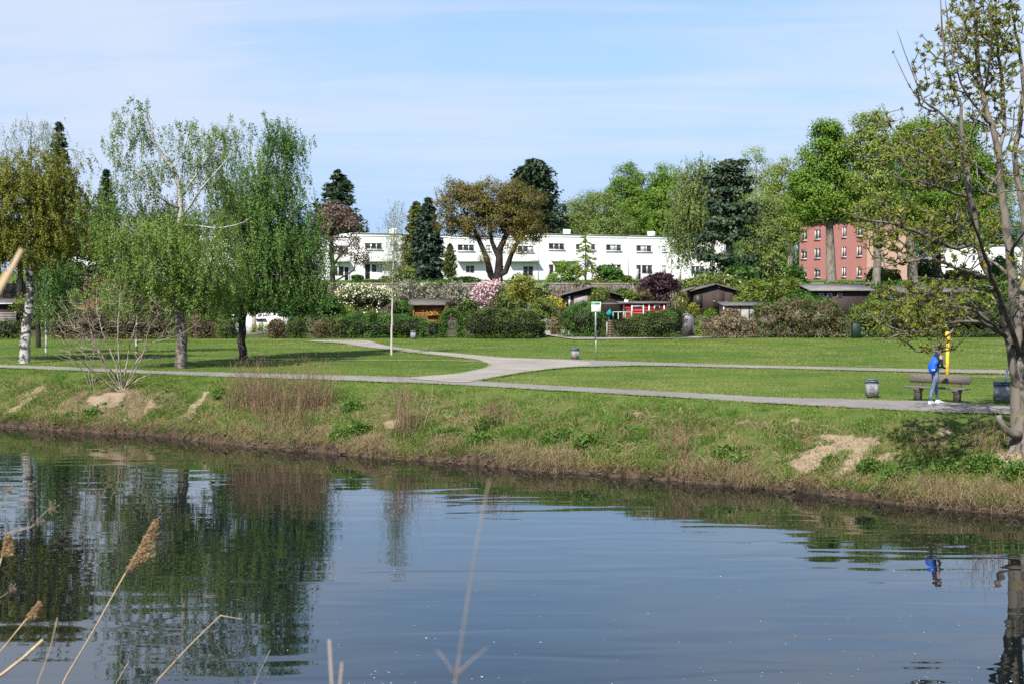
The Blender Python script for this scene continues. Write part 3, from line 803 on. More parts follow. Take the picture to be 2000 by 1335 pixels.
def shrub(name, label, Y, blobs, n, leaf, mat, seed, cat='shrub', core=None, stems=10, shell=0.75, group=None, square=0.0, tri=False, mat2=None, n2=0, leaf2=0.1, region2=None, deep=1.0, axis_up=0.0, stem_mat=None, lump=0.16):
    """bush or hedge: twigs rising from the base, leaves through the outer volume"""
    r = rs(seed); Y = rank_depth(Y)
    bl = blobs3(blobs, Y, deep)
    cx = np.mean([c[0] for c, R, w in bl]); b = np.array([cx, Y, 0]); b[2] = ground_z(b)
    t = thing(name, label, cat, b, group=group)
    vol = np.array([(R[0] * R[2] + R[1] * R[2] + R[0] * R[1]) * w for c, R, w in bl]); vol /= vol.sum()
    def scatter(m, sh):
        k = r.choice(len(bl), m, p=vol); d = unit(r.normal(size=(m, 3)))
        d[:, 2] = np.where(d[:, 2] < -0.55, -d[:, 2], d[:, 2])
        if square:
            mx = np.max(np.abs(d), axis=1, keepdims=True); d = d * ((1 - square) + square / mx)
        c = np.array([q[0] for q in bl])[k]; R = np.array([q[1] for q in bl])[k]
        rad = 1 - np.abs(r.normal(size=m)) * (0.42 * (1 - sh) + 0.10)
        rad *= 1 + lump * 2 * (vnoise(d[:, 0] * 3.1 + k * 7, d[:, 2] * 3.1 + d[:, 1] * 2.3, seed) - 0.5) + lump * (vnoise(d[:, 0] * 8 + k * 3, d[:, 2] * 8 + d[:, 1] * 6, seed + 3) - 0.5)
        P = c + d * R * rad[:, None]
        if core:                           # clipped sides run straight down to the ground
            low = d[:, 2] < 0; f_ = np.maximum(np.hypot(d[:, 0], d[:, 1]), 0.2)
            P[low, :2] = c[low, :2] + (d[low, :2] / f_[low, None]) * R[low, :2] * (rad[low] * 0.97)[:, None]
            g_ = H(P[:, 0], P[:, 1]); P[low, 2] = g_[low] + (c[low, 2] - g_[low]) * r.random(low.sum())
        P[:, 2] = np.maximum(P[:, 2], H(P[:, 0], P[:, 1]) + 0.03 + r.random(m) * 0.12)
        return P, k
    C, k = scatter(n, shell)
    tint = np.clip(r.random(n) * 0.75 + vnoise(C[:, 0] * 1.7, C[:, 2] * 1.7 + C[:, 1], seed) * 0.4 - 0.1, 0, 1)
    ax = None
    if axis_up: ax = r.normal(size=(n, 3)) * (1 - axis_up) + np.array([0, 0, axis_up * 2]) + (C - b) * np.array([1, 1, 0]) * 0.3 * axis_up
    bc_ = np.array([q[0] for q in bl])[k]; lumpn = np.stack([vnoise(C[:, 0] * 1.9, C[:, 2] * 1.9 + C[:, 1] * 1.3, seed + 40 + q) - 0.5 for q in range(3)], 1)
    crown_mesh('foliage', C, leaf * r.uniform(0.55, 1.35, n), r, mat, t, tint, tri=tri, axis=ax, aspect=0.62 if not axis_up else 0.25, nb=unit(C - bc_) * 0.6 + lumpn * 2.2)
    if n2:
        C2, k2 = scatter(n2 * 3, 0.95)
        if region2 is not None:
            px, py = to_px(C2); m = inside(region2, px, py); C2 = C2[m]
        C2 = C2[:n2]
        # blossoms sit in clusters
        C2 = np.repeat(C2, 3, 0) + r.normal(size=(len(C2) * 3, 3)) * leaf2 * 0.8
        crown_mesh('blossom', C2, leaf2 * r.uniform(0.7, 1.3, len(C2)), r, mat2, t, upbias=0.3, aspect=0.9)
    m = MB(); Vs = []; Fs = []; off = 0
    for i in range(stems):
        c, R, w = bl[r.integers(len(bl))]
        e = c + unit(r.normal(size=3)) * R * 0.75
        s = np.array([c[0] + r.normal() * R[0] * 0.35, c[1] + r.normal() * R[1] * 0.3, 0]); s[2] = ground_z(s) - 0.05
        if e[2] < s[2] + 0.2: e[2] = s[2] + 0.4
        mid = (s + e) / 2 + np.array([r.normal() * .1, r.normal() * .1, 0.15 * (e[2] - s[2])])
        V, F = tube_np(np.array([s, mid, e]), np.array([0.03, 0.02, 0.006]) * max(0.6, min(2.5, R[2])), 4)
        Vs.append(V); Fs.append(F + off); off += len(V)
    if core:
        # the dense twiggy inside of a clipped hedge
        for c, R, w in bl:
            u, v = np.meshgrid(np.linspace(0.02, PI - 0.02, 10), np.arange(14) * 2 * PI / 14, indexing='ij')
            d = np.stack([np.sin(u) * np.cos(v), np.sin(u) * np.sin(v), np.cos(u)], -1).reshape(-1, 3)
            if square:
                mx = np.max(np.abs(d), axis=1, keepdims=True); d = d * ((1 - square) + square / mx)
            P = c + d * R * core * 0.88 * (1 + 0.06 * r.normal(size=(len(d), 1)))
            P[:, 2] = np.maximum(P[:, 2], H(P[:, 0], P[:, 1]) + 0.02)
            i = np.arange(9)[:, None] * 14; j = np.arange(14)[None]; j2 = (j + 1) % 14
            F = np.stack([i + j, i + 14 + j, i + 14 + j2, i + j2], -1).reshape(-1, 4)
            Vs.append(P); Fs.append(F + off); off += len(P)
    if Vs:
        o = mesh_np('twigs', np.concatenate(Vs), np.concatenate(Fs), stem_mat or B_DARK, t); o['kind'] = 'stuff'
    return t
# ================================================================ the trees on the lawn
birch('birch_tree', 'old birch with olive-yellow leaves and a black-and-white trunk, at the left edge of the lawn', 68.0, (47, 707),
      [([(47, 707), (50, 660), (56, 600), (62, 540), (66, 480), (66, 420), (62, 350)], 0.27, 0.07),
       ([(66, 480), (90, 440), (120, 400), (140, 360)], 0.10, 0.03), ([(62, 520), (85, 490), (110, 470), (150, 440)], 0.09, 0.03), ([(66, 450), (40, 410), (10, 370), (-20, 340)], 0.10, 0.03)],
      [(15, 400, 95, 95), (110, 400, 62, 85), (60, 330, 90, 48), (40, 470, 100, 45), (130, 460, 45, 45), (-70, 420, 70, 100)], 440, 5, 46, (0.35, 1.0), L_OLIVE, B_BIRCH, 11, leaf=0.095, spread=0.5, lean=0.02)
birch('birch_tree', 'thin-crowned birch with bare wiry top showing above the olive-yellow birch', 86.0, (75, 690),
      [([(75, 690), (72, 560), (68, 430), (62, 330), (60, 250)], 0.16, 0.02), ([(66, 400), (90, 330), (130, 290), (165, 300)], 0.06, 0.01), ([(64, 360), (40, 310), (15, 290), (0, 300)], 0.05, 0.01)],
      [(60, 262, 48, 40), (15, 325, 40, 40), (150, 300, 26, 30), (60, 320, 60, 40)], 110, 5, 11, (0.3, 1.0), L_PALE, B_DARK, 12, leaf=0.085)
birch('birch_tree', 'big weeping birch with white forked limbs and rough grey trunk beside the path', 63.3, (352, 718),
      [([(352, 718), (353, 680), (353, 640), (350, 612), (346, 575), (348, 520), (352, 470), (352, 424), (351, 374), (338, 330), (315, 300), (297, 265), (285, 225), (272, 205)], 0.279, 0.02),
       ([(352, 395, 0.2), (372, 358, 0.6), (393, 328, 0.9), (410, 305, 1), (426, 282, 1), (440, 255, 1)], 0.063, 0.02), ([(352, 424, 0), (372, 404, -0.5), (386, 378, -0.8), (405, 355, -0.9), (422, 335, -1), (455, 300, -1)], 0.067, 0.02),
       ([(351, 412, 0), (325, 395, -0.7), (304, 378, -1), (287, 355, -1.2), (268, 335, -1.4), (240, 310, -1.5)], 0.067, 0.02), ([(350, 460, 0), (300, 476, -1), (271, 460, -1.6), (234, 430, -2)], 0.052, 0.02),
       ([(352, 440, 0), (380, 440, -0.8), (415, 446, -1.3), (442, 444, -1.5), (470, 438, -1.6), (492, 424, -1.7)], 0.052, 0.015), ([(353, 380, 0), (356, 330, 0.4), (362, 290, 0.8), (370, 250, 1)], 0.044, 0.015),
       ([(348, 560, 0), (362, 540, 0.4), (375, 500, 0.8), (378, 460, 1)], 0.074, 0.03), ([(351, 612, 0), (366, 590, -0.2), (385, 560, -0.6), (400, 520, -0.8)], 0.067, 0.03)],
      [(265, 240, 40, 50, 0, .8), (228, 320, 26, 52), (280, 330, 40, 40, 0, .6), (390, 262, 68, 40, 0, .8), (450, 300, 42, 60, 0, .9), (350, 330, 70, 50, 0.8, .55), (300, 480, 95, 75, -0.5, 1.3), (410, 480, 80, 80, -0.5, 1.2), (240, 560, 62, 50, -0.5), (380, 575, 80, 40, 0, 1.2), (205, 445, 32, 80), (300, 420, 80, 50, 1.5, 1.2), (430, 400, 50, 60, 1.2, .9)],
      450, 5, 46, (0.45, 1.5), L_BIRCH, B_BIRCH_OLD, 13, leaf=0.085, lean=0.03, skirt=1.95)
birch('birch_tree', 'dense deep-green weeping birch with a dark trunk, right of the big birch', 72.0, (475, 701),
      [([(475, 701), (474, 660), (473, 620), (478, 560), (488, 500), (500, 430), (515, 360), (530, 300), (545, 250)], 0.22, 0.03),
       ([(490, 490), (530, 450), (570, 420), (600, 400)], 0.09, 0.02), ([(480, 540), (450, 480), (440, 420), (450, 360)], 0.08, 0.02), ([(500, 430), (540, 380), (570, 320), (575, 270)], 0.08, 0.02), ([(478, 560), (520, 530), (570, 510), (610, 500)], 0.08, 0.02)],
      [(540, 262, 46, 34), (568, 300, 24, 60), (530, 350, 45, 55), (500, 420, 60, 60), (590, 430, 34, 50), (540, 490, 80, 60), (600, 510, 38, 70), (600, 570, 34, 36), (470, 560, 60, 45), (545, 565, 60, 40), (460, 390, 40, 80), (575, 380, 30, 45)],
      520, 5, 56, (0.5, 1.7), L_BIRCH2, B_BIRCH_DARK, 14, leaf=0.095, lean=0.12, skirt=2.1)
birch('young_birch', 'slender young birch with a thin white stem standing alone by the path junction', 76.7, (765, 692),
      [([(765, 692), (765, 640), (766, 580), (768, 520), (770, 460), (772, 410), (774, 378)], 0.068, 0.012)],
      [(775, 405, 14, 25), (772, 450, 20, 40), (768, 500, 22, 40), (770, 545, 22, 30, 0, .6)], 130, 4, 8, (0.2, 0.7), L_PALE, B_WHITE, 15, leaf=0.07, twig=0.005, spread=0.25, lean=0.0)
birch('young_birch', 'slim white-stemmed young birch next to the olive-yellow birch trunk', 77.7, (90, 690),
      [([(90, 690), (90, 640), (90, 560), (91, 480), (92, 430)], 0.07, 0.02)],
      [(115, 545, 38, 55), (90, 500, 34, 40), (105, 595, 34, 25)], 90, 5, 24, (0.3, 0.9), L_BIRCH2, B_BIRCH, 16, leaf=0.10)
birch('young_birch', 'leaning white-stemmed birch seen behind the bare riverside bush', 78.5, (266, 690),
      [([(266, 690), (267, 640), (272, 580), (281, 530), (290, 480), (298, 430)], 0.09, 0.03)],
      [(290, 500, 60, 60), (250, 560, 50, 40), (310, 440, 40, 40)], 120, 5, 20, (0.4, 1.2), L_BIRCH, B_BIRCH, 17, leaf=0.10)

# ================================================================ trees and bushes of the gardens behind
conifer('spruce_tree', 'narrow dark spruce with a pointed top above the olive-yellow birch', 150, (115, 240), 560, 66, L_CONIF, 31, whorls=42, per=11, leaf=0.6, dens=26)
conifer('spruce_tree', 'dark conifer half hidden left of the big weeping birch', 152, (208, 335), 560, 52, L_CONIF, 32, whorls=36, per=11, leaf=0.6, dens=26)
conifer('spruce_tree', 'dark ragged spruce behind the white houses, above the rust-twigged tree', 215, (660, 334), 560, 62, L_CONIF, 33, whorls=38, per=11, leaf=0.85, prof=([0, .1, .3, .5, 1], [.06, .42, .72, .9, 1]), dens=30)
conifer('fir_tree', 'huge dark rounded conifer behind the copper-leaved tree', 236, (1042, 312), 560, 66, L_CONIF, 34, whorls=52, per=15, leaf=0.9, prof=([0, .05, .12, .25, .45, .75, 1], [.22, .52, .68, .82, .96, 1, .9]), dens=34)
conifer('blue_spruce', 'blue-green spruce standing right of the pair in front of the white houses', 174, (836, 388), 548, 35, L_SPRUCE, 35, whorls=42, per=12, leaf=0.6, prof=([0, .1, .4, .8, 1], [.08, .35, .75, 1, .8]), dens=26)
conifer('fir_tree', 'olive-green fir standing left of the blue-green spruce', 175.5, (813, 396), 548, 29, L_THUJA, 36, whorls=42, per=12, leaf=0.55, prof=([0, .1, .4, .8, 1], [.1, .4, .8, 1, .8]), dens=24)
conifer('columnar_thuja', 'small pointed olive thuja in front of the white houses', 172, (879, 478), 549, 14, L_THUJA, 37, whorls=26, per=10, leaf=0.28, prof=([0, .2, .5, .8, 1], [.05, .45, .85, 1, .9]), droop=-0.6, dens=14)
conifer('larch_tree', 'thin pale-green young larch in front of the white wall', 168, (1144, 455), 540, 24, L_LIME2, 38, whorls=15, per=4, leaf=0.35, prof=([0, .2, .6, 1], [.15, .6, 1, .6]), droop=0.5, dens=16, bark=B_GREY)
# pine with flat layered boughs
broadleaf('pine_tree', 'tall dark pine with layered boughs at the right end of the white houses', 186, (1424, 548), [([(1424, 548), (1424, 500), (1426, 430), (1430, 360), (1432, 315)], 0.5, 0.08)],
          [(1432, 325, 30, 15), (1405, 352, 30, 14), (1450, 352, 24, 14), (1428, 378, 44, 14), (1400, 405, 36, 12), (1452, 410, 32, 14), (1425, 432, 44, 14), (1395, 462, 40, 11), (1450, 462, 38, 14), (1392, 502, 42, 9), (1440, 510, 44, 12), (1460, 540, 34, 16), (1405, 535, 50, 13)],
          190, 80, 0.8, 0.42, L_PINE, B_DARK, 39, rise=0.0, shell=0.3, upb=0.9, flat=0.6)
broadleaf('weeping_tree', 'bare rust-coloured weeping tree in front of the left white houses', 176, (650, 552), [([(652, 560), (650, 520), (647, 480), (650, 450)], 0.32, 0.15), ([(650, 520), (672, 490), (690, 470)], 0.15, 0.06), ([(690, 548), (692, 515), (700, 490)], 0.1, 0.04)],
          [(650, 425, 42, 26), (690, 440, 20, 20), (630, 440, 26, 22), (665, 480, 45, 22, 0, .5), (702, 500, 22, 18, 0, .4)], 240, 26, 0.55, 0.24, L_RUST, B_DARK, 40, tip=0.02)
broadleaf('copper_tree', 'spreading copper-leaved tree with dark forked trunks before the white houses', 171, (974, 552),
          [([(974, 552), (974, 525), (976, 490), (988, 455), (1000, 425), (1010, 395)], 0.5, 0.1), ([(962, 552), (956, 525), (948, 495), (934, 465), (922, 440), (905, 410)], 0.40, 0.1), ([(983, 545), (995, 505), (1012, 470), (1035, 440), (1050, 420)], 0.34, 0.08), ([(974, 500), (960, 470), (955, 430), (955, 390)], 0.28, 0.08), ([(986, 460), (975, 430), (985, 390)], 0.22, 0.06)],
          [(905, 400, 56, 44), (962, 384, 62, 36), (1018, 396, 46, 46), (930, 438, 66, 28), (1032, 446, 34, 30), (872, 432, 28, 28), (985, 425, 60, 34), (885, 372, 30, 20), (1010, 480, 30, 22, -1, .25), (940, 490, 26, 18, -1, .2)],
          430, 105, 0.62, 0.19, L_COPPER, B_DARK, 41, tip=0.022, shell=0.5)
GB = 'leafy trees behind the white houses'
for i, (lab, Y, px, blobs, mat, n, per, lf) in enumerate([
    ('grey-green feathery tree right of the huge dark conifer', 242, 1128, [(1128, 425, 38, 42), (1150, 395, 24, 22), (1120, 460, 40, 30)], L_WILLOW, 130, 60, .3),
    ('grey-green willow-like tree rising over the middle of the white roofs', 240, 1180, [(1178, 420, 40, 46), (1200, 440, 44, 40), (1160, 455, 40, 30)], L_WILLOW, 170, 60, .3),
    ('bright green round-topped tree behind the white roofs, with a pointed tip', 250, 1226, [(1226, 352, 32, 30), (1222, 385, 44, 34), (1240, 420, 44, 40)], L_LIME, 160, 85, .36),
    ('broad fresh-green tree left of the hanging birch', 248, 1300, [(1300, 352, 36, 28), (1312, 390, 50, 44), (1270, 405, 36, 44), (1300, 440, 60, 40)], L_LIME, 240, 85, .36),
    ('thin yellow-green tree showing behind the tall dark pine', 256, 1478, [(1476, 322, 30, 32), (1500, 345, 22, 26), (1470, 380, 40, 40), (1490, 430, 40, 40)], L_LIME2, 150, 42, .32),
    ('olive willow-like tree right of the tall dark pine', 205, 1490, [(1486, 440, 36, 60), (1500, 490, 34, 45), (1470, 500, 24, 40)], L_WILLOW, 190, 70, .28),
    ]):
    broadleaf('leafy_tree', lab, Y, (px, 552), [([(px, 552), (px + 3, 480), (px - 2, 420), (blobs[0][0], blobs[0][1])], 0.34, 0.06)], blobs, int(n * 1.25), int(per * 1.9), 0.95, lf * .85, mat, B_GREY, 60 + i, tip=0.02, group=GB, tri=True)
birch('birch_tree', 'tall grey-green hanging birch left of the dark pine', 192, (1388, 550), [([(1388, 550), (1392, 480), (1396, 420), (1385, 360), (1370, 320)], 0.24, 0.05), ([(1392, 470), (1365, 420), (1350, 380)], 0.1, 0.04), ([(1396, 420), (1405, 370), (1400, 330)], 0.1, 0.03)],
      [(1366, 325, 22, 20), (1352, 360, 28, 35), (1388, 345, 24, 34), (1340, 410, 34, 34), (1372, 405, 34, 40), (1335, 455, 26, 26), (1360, 465, 26, 22)], 320, 5, 20, (1.2, 3.2), L_WILLOW, B_BIRCH, 72, leaf=0.21, spread=0.8, twig=0.012, lean=0.0)
broadleaf('leafy_tree', 'open-crowned tree with a leaning grey trunk left of the pink house', 216, (1541, 552), [([(1541, 552), (1543, 500), (1552, 450), (1556, 400), (1550, 350)], 0.5, 0.1), ([(1545, 490), (1525, 440), (1512, 400)], 0.24, 0.08)],
          [(1538, 345, 30, 34), (1520, 395, 32, 40), (1560, 380, 24, 45), (1530, 450, 38, 34), (1512, 350, 18, 22, 0, .6)], 200, 95, 0.85, 0.27, L_LIME2, B_GREY, 73, tip=0.025)
GT = 'tall limes in front of the pink house'
broadleaf('lime_tree', 'tall bright green lime with a thick grey trunk before the pink facade', 174, (1624, 552), [([(1624, 552), (1622, 500), (1620, 440), (1622, 380), (1618, 300), (1615, 255)], 0.58, 0.1), ([(1620, 440), (1600, 400), (1580, 370)], 0.2, 0.08), ([(1621, 420), (1645, 390), (1660, 360)], 0.2, 0.08)],
          [(1616, 265, 34, 26), (1600, 310, 42, 40), (1640, 312, 36, 42), (1580, 375, 36, 44), (1625, 375, 50, 44), (1655, 405, 30, 36), (1590, 415, 34, 24)], 360, 150, 0.8, 0.24, L_LIME, B_GREY, 74, tip=0.022, group=GT)
broadleaf('lime_tree', 'thinner lime with feathery top before the beige end wall', 171, (1712, 552), [([(1712, 552), (1714, 500), (1710, 430), (1704, 350), (1700, 270), (1698, 230)], 0.46, 0.08)],
          [(1698, 240, 30, 24), (1690, 285, 38, 36), (1722, 300, 30, 36), (1700, 350, 42, 40), (1720, 400, 40, 40), (1690, 420, 30, 30)], 280, 95, 0.75, 0.23, L_LIME2, B_GREY, 75, tip=0.022, group=GT)
broadleaf('lime_tree', 'deep green lime with pale trunk beyond the bench, right of the beige end wall', 178, (1784, 552), [([(1784, 552), (1780, 500), (1776, 440), (1785, 360), (1790, 290)], 0.6, 0.1), ([(1778, 450), (1805, 420), (1830, 400)], 0.2, 0.08)],
          [(1790, 270, 46, 40), (1770, 320, 46, 46), (1815, 330, 46, 46), (1780, 390, 50, 40), (1830, 400, 40, 36), (1800, 440, 40, 30)], 330, 150, 0.8, 0.24, L_LIME, B_GREY, 76, tip=0.022, group=GT)
broadleaf('lime_tree', 'deep green lime with near-black trunk before the far white house', 182, (1832, 552), [([(1832, 552), (1830, 500), (1826, 450), (1850, 370), (1870, 300)], 0.55, 0.1)],
          [(1865, 270, 50, 40), (1885, 330, 50, 46), (1850, 350, 50, 46), (1870, 405, 60, 34), (1930, 360, 36, 46), (1890, 445, 56, 30)], 320, 150, 0.8, 0.24, L_LIME, B_DARK, 77, tip=0.022, group=GT)
broadleaf('leafy_tree', 'bare grey tree beyond the right edge behind the ash trunk', 215, (2010, 552), [([(2010, 552), (2008, 480), (2005, 400), (2000, 320)], 0.45, 0.06)], [(1985, 330, 40, 45), (2020, 360, 50, 60), (1980, 410, 40, 40)], 260, 14, 0.7, 0.26, L_PALE, B_GREY, 78, tip=0.03)
# dim line of trees farther back, between the houses
for i, (lab, px, py, rx, ry, Y, mat) in enumerate([
    ('dark leafy tree filling the gap left of the pink house', 1520, 490, 50, 50, 262, L_HEDGE_G), ('dark leafy tree low behind the olive willow-like tree', 1455, 500, 44, 40, 265, L_HEDGE_G),
    ('deep green tree behind the beige end wall', 1800, 460, 60, 44, 268, L_HEDGE_G), ('deep green tree behind the far white house', 1900, 450, 60, 44, 285, L_HEDGE_G), ('deep green tree far behind the ash trunk', 1985, 460, 50, 60, 290, L_HEDGE_G),
    ('fresh green tree closing the gap behind the grey-green feathery tree', 1115, 445, 40, 34, 268, L_WILLOW), ('green tree low behind the bright round-topped tree', 1205, 440, 60, 34, 270, L_LIME), ('green tree low behind the broad fresh-green tree', 1265, 430, 50, 44, 272, L_LIME),
    ('green tree filling in behind the hanging birch', 1350, 430, 60, 50, 268, L_LIME), ('green tree filling in behind the dark pine', 1425, 420, 50, 60, 270, L_LIME), ('yellow-green tree behind the open-crowned tree', 1560, 420, 50, 50, 272, L_LIME2), ('fresh green tree behind the two limes', 1665, 370, 50, 60, 274, L_LIME), ('fresh green tree behind the deep green limes', 1750, 360, 60, 70, 276, L_LIME), ('green tree rising behind the far white house', 1920, 380, 60, 60, 280, L_LIME),
    ('dark green tree behind the big weeping birch', 330, 470, 80, 60, 140, L_HEDGE_G), ('dark green tree behind the deep-green birch crown', 530, 480, 70, 60, 150, L_HEDGE_G), ('dark green tree between the olive-yellow and the big birch', 190, 440, 50, 60, 138, L_HEDGE_G),
    ('dark green tree behind the olive-yellow birch', 40, 430, 80, 80, 145, L_HEDGE_G), ('dark tree behind the left edge of the gardens', -70, 430, 60, 80, 150, L_HEDGE_G)]):
    broadleaf('background_tree', lab, Y, (px, 560), [([(px, 560), (px, py)], 0.35, 0.1)], [(px, py, rx, ry), (px - rx * .4, py + ry * .4, rx * .7, ry * .5), (px + rx * .4, py + ry * .3, rx * .7, ry * .6)], 150, 90, 0.0042 * Y, 0.0012 * Y, mat, B_DARK, 80 + i, tip=0.02, tri=True)

# ---------------------------------------------------------------- garden bushes
shrub('plum_bush', 'dark purple-leaved plum bush right of the red hut', 141, [(1287, 555, 36, 24), (1268, 562, 24, 20), (1308, 562, 24, 20), (1287, 580, 22, 20)], 5200, 0.22, L_PURPLE, 101, stems=26, shell=0.4)
shrub('blossom_bush', 'cream-blossoming evergreen bush above the long hedge', 112, [(700, 582, 50, 26), (740, 585, 40, 24), (672, 590, 30, 22)], 4200, 0.15, L_HEDGE, 102, core=0.7, mat2=L_CREAM, n2=700, leaf2=0.13, stems=10, region2=[(650, 550), (790, 550), (760, 620), (650, 615)])
shrub('magnolia_bush', 'pink-blossoming bush above the rounded hedge', 118, [(945, 578, 28, 26), (968, 572, 20, 26), (935, 590, 18, 20)], 1300, 0.15, L_HEDGE_B, 103, stems=24, mat2=L_PINK, n2=620, leaf2=0.15, region2=[(915, 600), (925, 565), (960, 540), (980, 550), (960, 590), (945, 610), (930, 612)])
GG = 'pale flowering fruit trees by the vine wall'
for i, (lab, px, py, rx, ry) in enumerate([('pale flowering fruit tree behind the orange hut, left end', 790, 568, 30, 22), ('pale flowering fruit tree behind the middle of the orange hut roof', 838, 572, 34, 20), ('pale flowering fruit tree between orange hut and pink bush', 895, 575, 30, 26)]):
    shrub('fruit_tree', lab, 140 + i, [(px, py, rx, ry), (px + 8, py + 14, rx * .8, ry * .7)], 2400, 0.2, L_GREYWH, 104 + i, stems=26, shell=0.3, group=GG, cat='tree', stem_mat=B_GREY)
shrub('olive_bush', 'olive-brown bush right of the pink-blossoming bush', 117, [(1020, 555, 28, 22), (1012, 578, 26, 24), (1035, 585, 24, 24)], 3600, 0.17, L_OLIVE, 108, stems=18, shell=0.4)
shrub('green_bush', 'soft green bush over the rounded hedge, left of the garden path', 112, [(1062, 600, 24, 20), (1055, 616, 24, 16), (1080, 618, 14, 16)], 3000, 0.15, L_SHRUB, 109, core=0.6)
shrub('forsythia_bush', 'small yellow-flowering bush beside the dark grey hut', 119, [(1082, 592, 16, 10), (1094, 598, 10, 8), (1070, 590, 12, 8)], 500, 0.14, L_SHRUB, 110, mat2=L_YELLOW, n2=160, leaf2=0.13)
shrub('willow_bush', 'tall clipped willowy green bush behind the sign, right of the garden path', 104, [(1138, 622, 42, 32), (1112, 628, 22, 26), (1162, 628, 26, 28), (1140, 640, 48, 18)], 8000, 0.2, L_HEDGE_G, 111, core=0.72, axis_up=0.75, shell=0.7)
shrub('young_tree', 'small leafy tree before the dark grey hut', 120, [(1172, 578, 20, 18), (1165, 592, 16, 12)], 1600, 0.17, L_SHRUB, 112, cat='tree', stems=12)
shrub('round_bush', 'rounded dark green bush in front of the white wall', 171, [(1186, 534, 28, 17), (1200, 541, 20, 12)], 3000, 0.24, L_HEDGE_G, 113, core=0.7)
shrub('yellow_bush', 'tiny golden bush beside the rounded dark green bush', 169, [(1166, 547, 7, 7)], 400, 0.16, L_YELLOW, 114, core=0.6)
shrub('cherry_sapling', 'leafy sapling before the white wall, left of the larch', 169, [(1098, 530, 18, 22), (1118, 535, 20, 18), (1080, 545, 14, 12), (1110, 548, 26, 8)], 2200, 0.22, L_LIME, 115, cat='tree', stems=16, shell=0.2)
shrub('low_hedge', 'low clipped hedge along the top of the vine wall', 167.5, [(1190, 553, 50, 5), (1240, 553, 30, 6), (1225, 547, 12, 8)], 2400, 0.2, L_SHRUB, 116, cat='hedge', core=0.7)
shrub('low_hedge', 'low dark hedge before the left white houses', 168.5, [(745, 551, 50, 5), (800, 551, 20, 6)], 1800, 0.2, L_HEDGE_G, 117, cat='hedge', core=0.7)
shrub('round_bush', 'small rounded bush at the foot of the rust-twigged tree', 170, [(698, 544, 13, 8)], 700, 0.18, L_HEDGE_G, 118, core=0.7)
shrub('garden_bush', 'pale green flowering bush right of the purple plum bush', 158, [(1390, 548, 40, 15), (1360, 556, 30, 14), (1430, 562, 30, 22)], 3600, 0.24, L_SHRUB, 119, stems=20, mat2=L_GREYWH, n2=160, leaf2=0.16)
shrub('garden_bush', 'pale leafy bush right of the dark brown shed', 150, [(1462, 575, 26, 24), (1480, 560, 20, 16)], 2600, 0.22, L_SHRUB, 120, stems=18)
shrub('garden_bush', 'fresh green spreading bush left of the pink house foot', 140, [(1530, 565, 40, 26), (1500, 575, 26, 22), (1560, 575, 30, 22)], 3800, 0.22, L_SHRUB, 121, stems=18)
shrub('lilac_bush', 'dark bush with violet tinge above the big bramble', 116, [(1560, 588, 34, 22), (1590, 596, 30, 20)], 3200, 0.16, L_HEDGE_G, 122, core=0.6)
shrub('garden_bush', 'yellow-green leafy bush before the dark brown shed', 122, [(1388, 612, 12, 10), (1378, 618, 10, 8)], 700, 0.15, L_LIME, 123)
shrub('garden_bush', 'brownish young bush before the open porch of the dark brown shed', 119, [(1330, 590, 14, 20), (1352, 606, 16, 14), (1345, 615, 20, 12)], 1500, 0.16, L_OLIVE, 124, stems=16)
shrub('garden_bush', 'green bush on the terrace beside the copper tree trunk', 169, [(905, 548, 40, 8), (850, 552, 30, 7)], 1800, 0.2, L_HEDGE_G, 125, core=0.6)
shrub('garden_bush', 'loose green bush on the left terrace under the fir pair', 165.8, [(790, 535, 26, 16), (765, 548, 26, 10), (735, 560, 30, 8)], 2400, 0.22, L_SHRUB, 126)
shrub('garden_bush', 'dark laurel bush beside the olive-yellow birch trunk', 108, [(130, 560, 32, 46), (105, 590, 30, 30)], 4200, 0.2, L_HEDGE_G, 127, core=0.6)
shrub('garden_bush', 'brown-twigged bush above the red-roofed hut', 112, [(185, 565, 45, 30), (225, 570, 40, 30)], 1900, 0.2, L_HEDGE_B, 128, stems=40, shell=0.2)
shrub('garden_bush', 'leafy garden bush behind the big birch trunk', 106, [(330, 600, 50, 30), (400, 600, 40, 30)], 3600, 0.19, L_SHRUB, 129, core=0.5)
shrub('garden_bush', 'dark bush behind the deep-green birch trunk', 108, [(590, 590, 46, 30), (640, 600, 30, 26)], 3600, 0.19, L_HEDGE_G, 130, core=0.6)

# ---------------------------------------------------------------- hedges along the lawn
HG = 'hedges bordering the gardens'
shrub('hedge', 'long dark green hedge behind the young birch', 103.5, [(676, 637, 34, 23), (705, 635, 36, 24), (735, 637, 38, 23), (765, 636, 38, 24), (797, 638, 36, 22), (832, 643, 34, 17)], 19000, 0.115, L_HEDGE_G, 141, cat='hedge', core=0.82, square=0.55, group=HG, stems=8)
shrub('hedge', 'brown-bottomed end of the hedge, left of the long dark green hedge', 103.3, [(660, 640, 20, 22), (690, 645, 18, 16)], 3400, 0.115, L_HEDGE_B, 142, cat='hedge', core=0.8, group=HG, stems=16)
shrub('hedge', 'large rounded olive-green hedge beside the garden path', 103, [(936, 631, 34, 28), (960, 629, 38, 30), (985, 629, 42, 30), (1008, 630, 40, 29), (1026, 633, 30, 25)], 22000, 0.115, L_HEDGE, 143, cat='hedge', core=0.86, square=0.45, group=HG, stems=8, lump=0.09)
shrub('hedge', 'small clipped block of hedge at the garden path corner', 105, [(1053, 642, 13, 15)], 2600, 0.11, L_HEDGE, 144, cat='hedge', core=0.85, square=0.7, group=HG, stems=4, lump=0.06)
